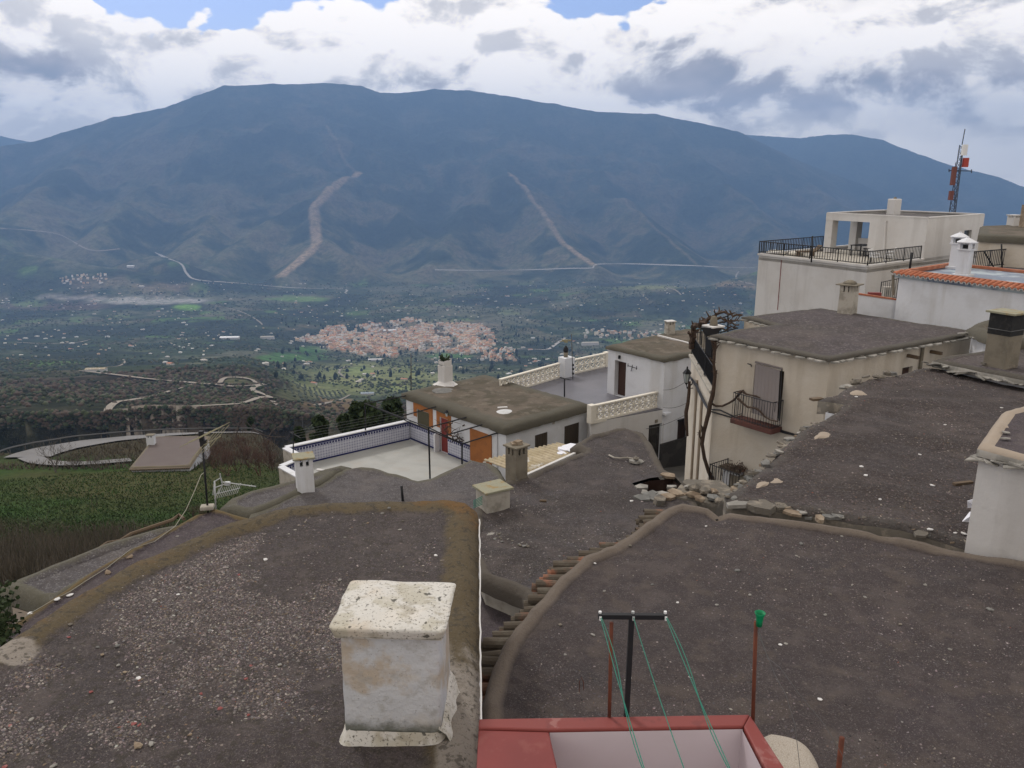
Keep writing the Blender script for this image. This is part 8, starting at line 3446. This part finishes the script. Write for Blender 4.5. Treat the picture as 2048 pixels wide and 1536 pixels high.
# dark evergreens behind the terrace
for (px, py, h, w_, sd_, lb) in ((738, 860, 6.5, 1.9, 1, 'round dark evergreen tree behind the tiled terrace, left of the pointed one'), (785, 858, 7.5, 1.7, 2, 'pointed dark evergreen tree next to the white house wall'),
                                (640, 858, 4.0, 0.9, 3, 'low olive green bushy tree behind the middle of the tiled terrace'), (705, 858, 5.0, 1.3, 4, 'dark evergreen tree leaning against the round one on its left'),
                                (400, 852, 4.0, 1.1, 5, 'small dark evergreen beyond the road behind the hut'), (600, 880, 3.5, 0.8, 6, 'low dark shrub tree beyond the left corner of the tiled terrace')):
    g = Vector(aty(px, py, 58 if px > 620 and px < 800 else 70))
    if px in (400,):
        g = ground_at(px, 880)
        g = g + Vector((0, 25, 0))
    g.z = tz(g.x, g.y)
    hh = aty(px, {738: 812, 785: 806, 640: 838, 705: 820, 400: 842, 600: 860}[px], g.y).z - g.z
    leafy('evergreen_tree', lb, g, max(hh, 3), w_, sd_, M['leaf'], n=5200, leaf=.20, squash=.8 if px != 785 else .45)
# ivy at the lower left corner
ivp = aty(-10, 1215, 7.6)
mb = MB()
for i in range(1400):
    c = ivp + Vector((random.uniform(-.5, .16), random.uniform(-.2, .2), random.uniform(-.6, .22)))
    u = Vector((random.uniform(-1, 1), random.uniform(-1, 1), random.uniform(-1, 1))).normalized() * .02
    v = u.cross(Vector((random.uniform(-1, 1), random.uniform(-1, 1), .3))).normalized() * .02
    mb.add([c - u - v, c + u - v, c + u + v, c - u + v], [(0, 1, 2, 3)])
o = mb.build('ivy', M['leaf'], None)
tag(recenter(o), 'dark ivy clump hanging at the lower left edge beside the tan wall', 'ivy')
o['kind'] = 'stuff'


def stuff_quads(name, C, s, m, col=None, up=0.0):
    n = len(C)
    r = rng
    u = r.normal(0, 1, (n, 3))
    v = r.normal(0, 1, (n, 3)) + np.array([0, 0, up])
    u /= np.linalg.norm(u, axis=1)[:, None]
    v -= (v * u).sum(1)[:, None] * u
    v /= np.linalg.norm(v, axis=1)[:, None]
    return u, v


def stuff_blades(name, base, h, w, m, lean=.3):
    """thin upright triangles: dry stems and grass"""
    n = len(base)
    ang = rng.random(n) * 6.28
    dx, dy = np.cos(ang) * w, np.sin(ang) * w
    tip = base + np.stack([rng.normal(0, lean, n) * h, rng.normal(0, lean, n) * h, h], 1)
    V = np.stack([base + np.stack([dx, dy, 0 * dx], 1), base - np.stack([dx, dy, 0 * dx], 1), tip], 1).reshape(-1, 3)
    me = bpy.data.meshes.new(name)
    me.vertices.add(len(V))
    me.vertices.foreach_set('co', V.ravel().astype(np.float32))
    me.loops.add(n * 3)
    me.loops.foreach_set('vertex_index', np.arange(n * 3, dtype=np.int32))
    me.polygons.add(n)
    me.polygons.foreach_set('loop_start', np.arange(0, n * 3, 3, dtype=np.int32))
    me.polygons.foreach_set('loop_total', np.full(n, 3, np.int32))
    me.update(calc_edges=True)
    me.materials.append(m)
    o = bpy.data.objects.new(name, me)
    COL.objects.link(o)
    o['kind'] = 'stuff'
    return o


# undergrowth of bare stems below roofs D and E, scrub along the meadow
def px_scatter(n, x0, x1, y0, y1, dens=None, d0=20.0):
    px = rng.uniform(x0, x1, n)
    py = rng.uniform(y0, y1, n)
    P, ok = hit_many(px, py, d0=d0)
    return P[ok], px[ok], py[ok]


P, px, py = px_scatter(16000, -60, 420, 1000, 1175, d0=30)
wgt = .8 * smooth(1030, 1150, py + 60 * fbm(P[:, 0] / 5, P[:, 1] / 5, 3))
P = P[rng.random(len(P)) < wgt]
Q = np.repeat(P, 2, 0) + rng.normal(0, .25, (len(P) * 2, 3)) * np.array([1, 1, 0])
h = rng.uniform(.4, 1.3, len(Q))
M['stem'] = mat('dry_stems', (0.12, 0.10, 0.075), [('noise', .25, .4, .7, (.07, .062, .042), .9), ('noise', 1.2, .5, .65, (.17, .15, .125), .7)], rough=1)
und = stuff_blades('undergrowth', Q, h, .025, M['stem'], .22)
# grass tufts on the meadow
P, px, py = px_scatter(26000, -60, 640, 925, 1110, d0=30)
M['grass'] = mat('meadow_grass', (0.038, 0.074, 0.020), [('noise', .12, .42, .6, (.054, .072, .028), .8), ('noise', .9, .5, .7, (.030, .060, .016), .7)], rough=1)
sel = (np.hypot(P[:, 0], P[:, 1]) < 106)
grs = stuff_blades('meadow_grass', P[sel], rng.uniform(.10, .28, sel.sum()), .07, M['grass'], .6)
P, px, py = px_scatter(12000, -60, 700, 862, 940, d0=60)
sel = (np.hypot(P[:, 0], P[:, 1]) > 104) & (rng.random(len(P)) < .8)
# keep off the asphalt
rl = np.array([[q.x, q.y] for q in road_line])
dr_ = seg_dist(P[:, :2], rl, closed=False)
sel &= dr_ > 4.5
scr = stuff_blades('dry_grass', P[sel], rng.uniform(.25, .9, sel.sum()), .08, M['stem'], .4)


# ------------------------------------------------------------------ valley: tree cover, groves, houses
def blobs(name, P, R, cols, m, sq=.8):
    """low tree crowns joined to one object"""
    base = np.array([(0, 0, 1), (.9, 0, .3), (.28, .85, .3), (-.73, .53, .3), (-.73, -.53, .3), (.28, -.85, .3), (.7, .5, -.5), (-.27, .82, -.5), (-.87, 0, -.5), (-.27, -.82, -.5), (.7, -.5, -.5)])
    fc = np.array([(0, 1, 2), (0, 2, 3), (0, 3, 4), (0, 4, 5), (0, 5, 1), (1, 6, 2), (2, 6, 7), (2, 7, 3), (3, 7, 8), (3, 8, 4), (4, 8, 9), (4, 9, 5), (5, 9, 10), (5, 10, 1), (1, 10, 6)])
    n, nb = len(P), len(base)
    B = base[None] * (1 + rng.uniform(-.25, .25, (n, nb, 3)))
    S = np.stack([R * rng.uniform(.8, 1.2, n), R * rng.uniform(.8, 1.2, n), R * sq * rng.uniform(.7, 1.2, n)], 1)
    V = B * S[:, None, :] + P[:, None, :] + np.array([0, 0, 1]) * (S[:, 2] * .6)[:, None, None]
    F = (fc[None] + (np.arange(n) * nb)[:, None, None]).reshape(-1, 3)
    me = bpy.data.meshes.new(name)
    me.vertices.add(n * nb)
    me.vertices.foreach_set('co', V.reshape(-1).astype(np.float32))
    me.loops.add(F.size)
    me.loops.foreach_set('vertex_index', F.reshape(-1).astype(np.int32))
    me.polygons.add(len(F))
    me.polygons.foreach_set('loop_start', np.arange(0, F.size, 3, dtype=np.int32))
    me.polygons.foreach_set('loop_total', np.full(len(F), 3, np.int32))
    me.update(calc_edges=True)
    at = me.color_attributes.new('Col', 'FLOAT_COLOR', 'POINT')
    at.data.foreach_set('color', np.column_stack([np.repeat(cols, nb, 0), np.ones(n * nb)]).ravel().astype(np.float32))
    me.materials.append(m)
    o = bpy.data.objects.new(name, me)
    COL.objects.link(o)
    o['kind'] = 'stuff'
    return o


open_px = [(300, 602, 150, 11), (375, 614, 40, 9), (560, 715, 50, 10), (620, 700, 36, 7), (720, 742, 30, 10), (900, 712, 60, 6), (480, 762, 45, 8), (600, 598, 70, 6), (620, 785, 78, 20), (800, 541, 18, 6),
           (150, 595, 90, 7), (320, 575, 90, 10), (200, 565, 90, 12)]
n_t = 36000
px = rng.uniform(-80, 1560, n_t)
py = 560 + (860 - 560) * rng.random(n_t) ** 0.9
P, ok = hit_many(px, py, d0=120)
P, px, py = P[ok], px[ok], py[ok]
d = np.hypot(P[:, 0], P[:, 1])
q = fbm(P[:, 0] / 150, P[:, 1] / 150, 4)
keep = rng.random(len(P)) < np.clip(.55 + 1.6 * q, .04, 1)
for (cx, cy, rx, ry) in open_px:
    keep &= ~((np.hypot((px - cx) / rx, (py - cy) / ry) < 1) & (rng.random(len(P)) < .93))
town_poly = np.array([(590, 682), (640, 668), (655, 655), (740, 650), (790, 645), (812, 636), (845, 645), (900, 650), (950, 648), (975, 655), (990, 680), (992, 692), (960, 705), (925, 712), (890, 704), (850, 705), (800, 700),
                      (790, 718), (760, 712), (740, 716), (700, 706), (648, 702), (650, 690)])
keep &= ~(inside(np.stack([px, py], 1), town_poly) & (rng.random(len(P)) < .5))
keep &= d > 230
keep &= d < 5300
keep &= ~((d < 1000) & (rng.random(len(P)) < .25 + 1.5 * np.clip(-q, 0, 1)))
P, d, q = P[keep], d[keep], q[keep]
R = np.clip(rng.uniform(1.8, 4.2, len(P)) * np.interp(d, [200, 600, 1000, 3000, 5000], [.26, .5, .75, 1.1, 1.6]), 1, 8)
pal = np.array([(.042, .056, .028), (.060, .074, .036), (.075, .086, .050), (.034, .048, .028), (.080, .078, .050)])
cols = pal[rng.integers(0, 5, len(P))] * rng.uniform(.8, 1.25, (len(P), 1))
nearb = (d < 1050)
cols[nearb & (rng.random(len(P)) < .55)] = (.085, .064, .050)
cols[nearb & (rng.random(len(P)) < .2)] = (.030, .036, .020)
blobs('tree_cover', P, R, cols, M['treecover'])
# dark poplars and conifers: a few taller ones
P, px, py = px_scatter(260, 540, 1300, 640, 760, d0=400)
R = rng.uniform(3, 5, len(P))
cols = np.tile([[.018, .026, .016]], (len(P), 1)) * rng.uniform(.8, 1.2, (len(P), 1))
blobs('conifer_cover', P, R, cols, M['treecover'], sq=2.0)

# olive grove in rows
bm = bmesh.new()
bmesh.ops.create_icosphere(bm, subdivisions=1, radius=1)
for v in bm.verts:
    v.co *= random.uniform(.8, 1.15)
    v.co.z *= .75
ol_me = bpy.data.meshes.new('olive_tree')
bm.to_mesh(ol_me)
bm.free()
ol_me.materials.append(M['leaf_olive'])
g0 = ground_at(620, 785)
ux = Vector((.96, .28))
uy = Vector((-.28, .96))
cand = []
for i in range(-30, 31):
    for j in range(-30, 31):
        p = Vector((g0.x, g0.y)) + ux * i * 8.2 + uy * j * 10.5
        cand.append((p.x, p.y))
cand = np.array(cand)
cz = terrain_z(cand[:, 0], cand[:, 1])
cpx, cpy = px_of(cand[:, 0], cand[:, 1], cz)
okc = inside(np.stack([cpx, cpy], 1), np.array([(545, 772), (640, 764), (705, 770), (690, 792), (640, 806), (545, 800)]))
idx = np.where(okc)[0]
rng.shuffle(idx)
for i in idx[:280]:
    s = random.uniform(1.7, 2.6)
    o = instance('olive_tree', ol_me, (cand[i, 0] + random.uniform(-.6, .6), cand[i, 1] + random.uniform(-.6, .6), cz[i] + 1.2), (0, 0, random.uniform(0, 6.28)), (s, s, s * .85))
    tag(o, 'small round olive tree planted in the rows of the sunlit grove', 'tree', 'olive trees in the grove below the village')


# houses in the valley
def house_mesh(name, roofcol, wallcol, gable, seed):
    r = random.Random(seed)
    mb = MB()
    w, d_, h = 1, .75, .62
    mb.prism([(-w / 2, -d_ / 2), (w / 2, -d_ / 2), (w / 2, d_ / 2), (-w / 2, d_ / 2)], -.25, h, top=not gable, bottom=False)
    if gable:
        e = .04
        hh = h + .2
        vs = [(-w / 2 - e, -d_ / 2 - e, h - .02), (w / 2 + e, -d_ / 2 - e, h - .02), (w / 2 + e, d_ / 2 + e, h - .02), (-w / 2 - e, d_ / 2 + e, h - .02), (-w / 2 - e, 0, hh), (w / 2 + e, 0, hh)]
        mb.add(vs, [(0, 1, 5, 4), (2, 3, 4, 5), (0, 4, 3), (1, 2, 5)], 1)
    else:
        mb.mi[-1] = 1
        mb.box((.1, .05, h + .1), (.3, .3, .2), 0, 0)
    # window openings as small recessed-looking dark leaves set into the walls
    for sx in (-.28, 0.02, .3):
        mb.box((sx, -d_ / 2 - .002, .32), (.09, .012, .16), 0, 2)
    for sy in (-.15, .15):
        mb.box((w / 2 + .002, sy, .32), (.012, .09, .16), 0, 2)
    me = bpy.data.meshes.new(name)
    me.from_pydata(mb.v, [], mb.f)
    for c in (wallcol, roofcol, (.05, .05, .055)):
        m_ = bpy.data.materials.new('house_paint')
        m_.use_nodes = True
        m_.node_tree.nodes['Principled BSDF'].inputs['Base Color'].default_value = (*c, 1)
        m_.node_tree.nodes['Principled BSDF'].inputs['Roughness'].default_value = .95
        me.materials.append(m_)
    me.polygons.foreach_set('material_index', mb.mi)
    return me


WC = [(.64, .52, .38), (.76, .66, .52), (.56, .40, .28), (.76, .73, .68), (.46, .39, .31), (.84, .82, .77)]
RC = [(.42, .20, .11), (.52, .34, .22), (.28, .18, .14), (.42, .39, .35)]
town_me = [house_mesh('town_house', RC[i % 4], WC[i % 6], i % 3 != 2, i) for i in range(10)]
farm_me = [house_mesh('farmhouse', ((.42, .20, .13), (.60, .58, .55), (.55, .50, .45))[i % 3], ((.72, .71, .69), (.62, .58, .52))[i % 2], i % 3 == 0, 20 + i) for i in range(6)]
px = rng.uniform(590, 995, 9000)
py = rng.uniform(636, 720, 9000)
keep = inside(np.stack([px, py], 1), town_poly)
keep &= ~(fbm(px / 26, py / 8, 3) > .20)
px, py = px[keep], py[keep]
extra = rng.uniform(0, 1, (150, 2))
px = np.concatenate([px, 960 + 70 * extra[:60, 0], 1170 + 150 * extra[60:100, 0], 118 + 95 * extra[100:, 0]])
py = np.concatenate([py, 698 + 26 * extra[:60, 1], 662 + 16 * extra[60:100, 1], 550 + 18 * extra[100:, 1]])
P, ok = hit_many(px, py, d0=800)
P = P[ok]
# keep a street width between houses
order = np.argsort(np.hypot(P[:, 0], P[:, 1]))
taken = []
grid = {}
for i in order:
    k_ = (int(P[i, 0] // 10), int(P[i, 1] // 10))
    if any((k_[0] + a_, k_[1] + b_) in grid and np.hypot(*(P[i, :2] - grid[(k_[0] + a_, k_[1] + b_)])) < 9.6 for a_ in (-1, 0, 1) for b_ in (-1, 0, 1)):
        continue
    grid[k_] = P[i, :2]
    taken.append(i)
P = P[taken]
rest = MB()
rest_mats = None
for n_i, p in enumerate(P):
    s = random.uniform(8, 14)
    hgt = s * random.choice((.8, 1.0, 1.15, 1.5))
    a_ = .35 + 1.571 * random.randint(0, 3) + random.gauss(0, .12)
    if n_i < 300:
        ti = random.randrange(10)
        o = instance('town_house', town_me[ti], tuple(p), (0, 0, a_), (s, s, hgt))
        tag(o, 'small %s house with a %s roof packed in the valley town' % (('tan', 'cream', 'brown', 'white', 'grey brown', 'white')[ti % 6], 'flat' if ti % 3 == 2 else 'pitched tile'), 'house', 'houses of the valley town')
    else:
        mi = random.randrange(6)
        w, d_, h = s / 2, s * .375, .62 * hgt
        ca, sa = math.cos(a_), math.sin(a_)
        f = lambda x, y, z: (p[0] + x * ca - y * sa, p[1] + x * sa + y * ca, p[2] + z)
        hr = h + s * .16
        rest.add([f(-w, -d_, -3), f(w, -d_, -3), f(w, d_, -3), f(-w, d_, -3), f(-w, -d_, h), f(w, -d_, h), f(w, d_, h), f(-w, d_, h)],
                 [(0, 1, 5, 4), (1, 2, 6, 5), (2, 3, 7, 6), (3, 0, 4, 7)], mi)
        rest.add([f(-w, -d_, h), f(w, -d_, h), f(w, d_, h), f(-w, d_, h), f(-w, 0, hr), f(w, 0, hr)], [(0, 1, 5, 4), (2, 3, 4, 5), (0, 4, 3), (1, 2, 5)], 6 + random.randrange(4))
mats_ = []
for c in WC + RC:
    m_ = bpy.data.materials.new('town_paint')
    m_.use_nodes = True
    m_.node_tree.nodes['Principled BSDF'].inputs['Base Color'].default_value = (*c, 1)
    m_.node_tree.nodes['Principled BSDF'].inputs['Roughness'].default_value = .95
    mats_.append(m_)
if rest.v:
    rest.build('far_town_houses', mats_, None, kind='stuff')
# scattered farmhouses and sheds
px = rng.uniform(-20, 1500, 900)
py = 565 + 210 * rng.random(900) ** 1.1
q = fbm(px / 60, py / 22, 3)
keep = (rng.random(900) < np.clip(.55 + 1.5 * q, .05, 1)) & ~inside(np.stack([px, py], 1), town_poly) & ~((px < 560) & (py > 735)) & ~((px < 300) & (py > 700))
P, ok = hit_many(px[keep], py[keep], d0=800)
P = P[ok][:290]
for p in P:
    s = random.uniform(5, 11)
    o = instance('farmhouse', random.choice(farm_me), tuple(p), (0, 0, random.uniform(-.6, .6)), (s * random.uniform(1, 1.6), s, s * .55))
    tag(o, 'tiny white farm building scattered among the valley groves', 'farmhouse', 'farm buildings scattered over the valley')
px = rng.uniform(-20, 1500, 1500)
py = 562 + 190 * rng.random(1500) ** 1.2
q = fbm(px / 50 + 7, py / 16, 3)
keep = (rng.random(1500) < np.clip(.1 + 2.4 * q, .0, .8)) & ~((px < 560) & (py > 720))
P, ok = hit_many(px[keep], py[keep], d0=900)
sheds = MB()
for p in P[ok]:
    a_ = random.uniform(-.5, .5)
    w_, d_, h_ = random.uniform(3, 9), random.uniform(2, 5), random.uniform(1.2, 3)
    sheds.box((p[0], p[1], p[2] + h_ / 2), (w_, d_, h_ + .5), a_, random.randrange(6))
sheds.build('far_sheds', mats_[:6], None, kind='stuff')
# the larger sheds that stand out
for (px, py, w_, d_, h_, c, lb) in ((460, 678, 62, 22, 7, 'plastic_white', 'long white warehouse left of the valley town'), (262, 535, 40, 20, 10, 'plastic_white', 'white shed on the low ridge left of the valley road'), (535, 678, 45, 18, 9, 'concrete_pale', 'grey warehouse beside the long white one'),
                                   (283, 574, 26, 14, 6, 'ivory', 'pale hall by the left riverbank'), (780, 664, 52, 22, 8, 'plastic_white', 'bright flat hall in the middle of the valley town'),
                                   (193, 744, 26, 10, 5, 'fibre', 'low ruined barn with a tan roof on the dark hill spur'), (750, 722, 40, 16, 6, 'offwhite', 'cream hall in front of the valley town'),
                                   (735, 790, 22, 10, 4, 'floor_blue', 'small blue roofed greenhouse below the grove'), (1180, 690, 60, 20, 10, 'concrete_pale', 'grey hall in the village beyond the gorge')):
    g = ground_at(px, py)
    t = thing('warehouse', lb, 'warehouse', tuple(g))
    mb = MB()
    mb.box(tuple(g + Vector((0, 0, h_ / 2 - 1))), (w_, d_, h_ + 2), .1)
    mb.build('wall', M['offwhite'], t)
    mb = MB()
    R_ = Matrix.Rotation(.1, 3, 'Z')
    vs = [R_ @ Vector(v) + g for v in ((-w_ / 2 - .5, -d_ / 2 - .5, h_), (w_ / 2 + .5, -d_ / 2 - .5, h_), (w_ / 2 + .5, d_ / 2 + .5, h_), (-w_ / 2 - .5, d_ / 2 + .5, h_), (-w_ / 2 - .5, 0, h_ + d_ * .12), (w_ / 2 + .5, 0, h_ + d_ * .12))]
    mb.add(vs, [(0, 1, 5, 4), (2, 3, 4, 5), (0, 4, 3), (1, 2, 5)])
    mb.build('roof', M[c], t)
g = ground_at(872, 672)
t = thing('church', 'tan church tower rising above the roofs of the valley town', 'church', tuple(g))
mb = MB()
mb.box((g.x, g.y, g.z + 13), (9, 9, 28), .35)
mb.build('tower', M['rubble_tan'], t)
mb = MB()
mb.box((g.x + 16, g.y + 6, g.z + 6), (26, 14, 14), .35)
mb.build('nave', M['rubble_tan'], t)
mb = MB()
mb.lathe((g.x, g.y, g.z + 27), [(7, 0), (.3, 9)], 4)
mb.build('spire', M['terracotta_old'], t)
# thin pylons in the valley
for (px, py, top, lb) in ((468, 757, 728, 'thin grey pylon standing by the looped track in the valley'), (532, 785, 738, 'thin dark pylon in front of the left end of the grove')):
    g = ground_at(px, py)
    t = thing('pylon', lb, 'pylon', tuple(g))
    tp_ = aty(px, top, g.y)
    mb = MB()
    for sx in (-1, 1):
        mb.tube([g + Vector((sx * 1.6, 0, -1)), tp_], .35, 4)
    mb.build('leg', M['wire'], t)
    mb = MB()
    for f in (.75, .88):
        c = g.lerp(tp_, f)
        mb.tube([c + Vector((-2.6, 0, 0)), c + Vector((2.6, 0, 0))], .3, 4)
    mb.build('crossarm', M['wire'], t)
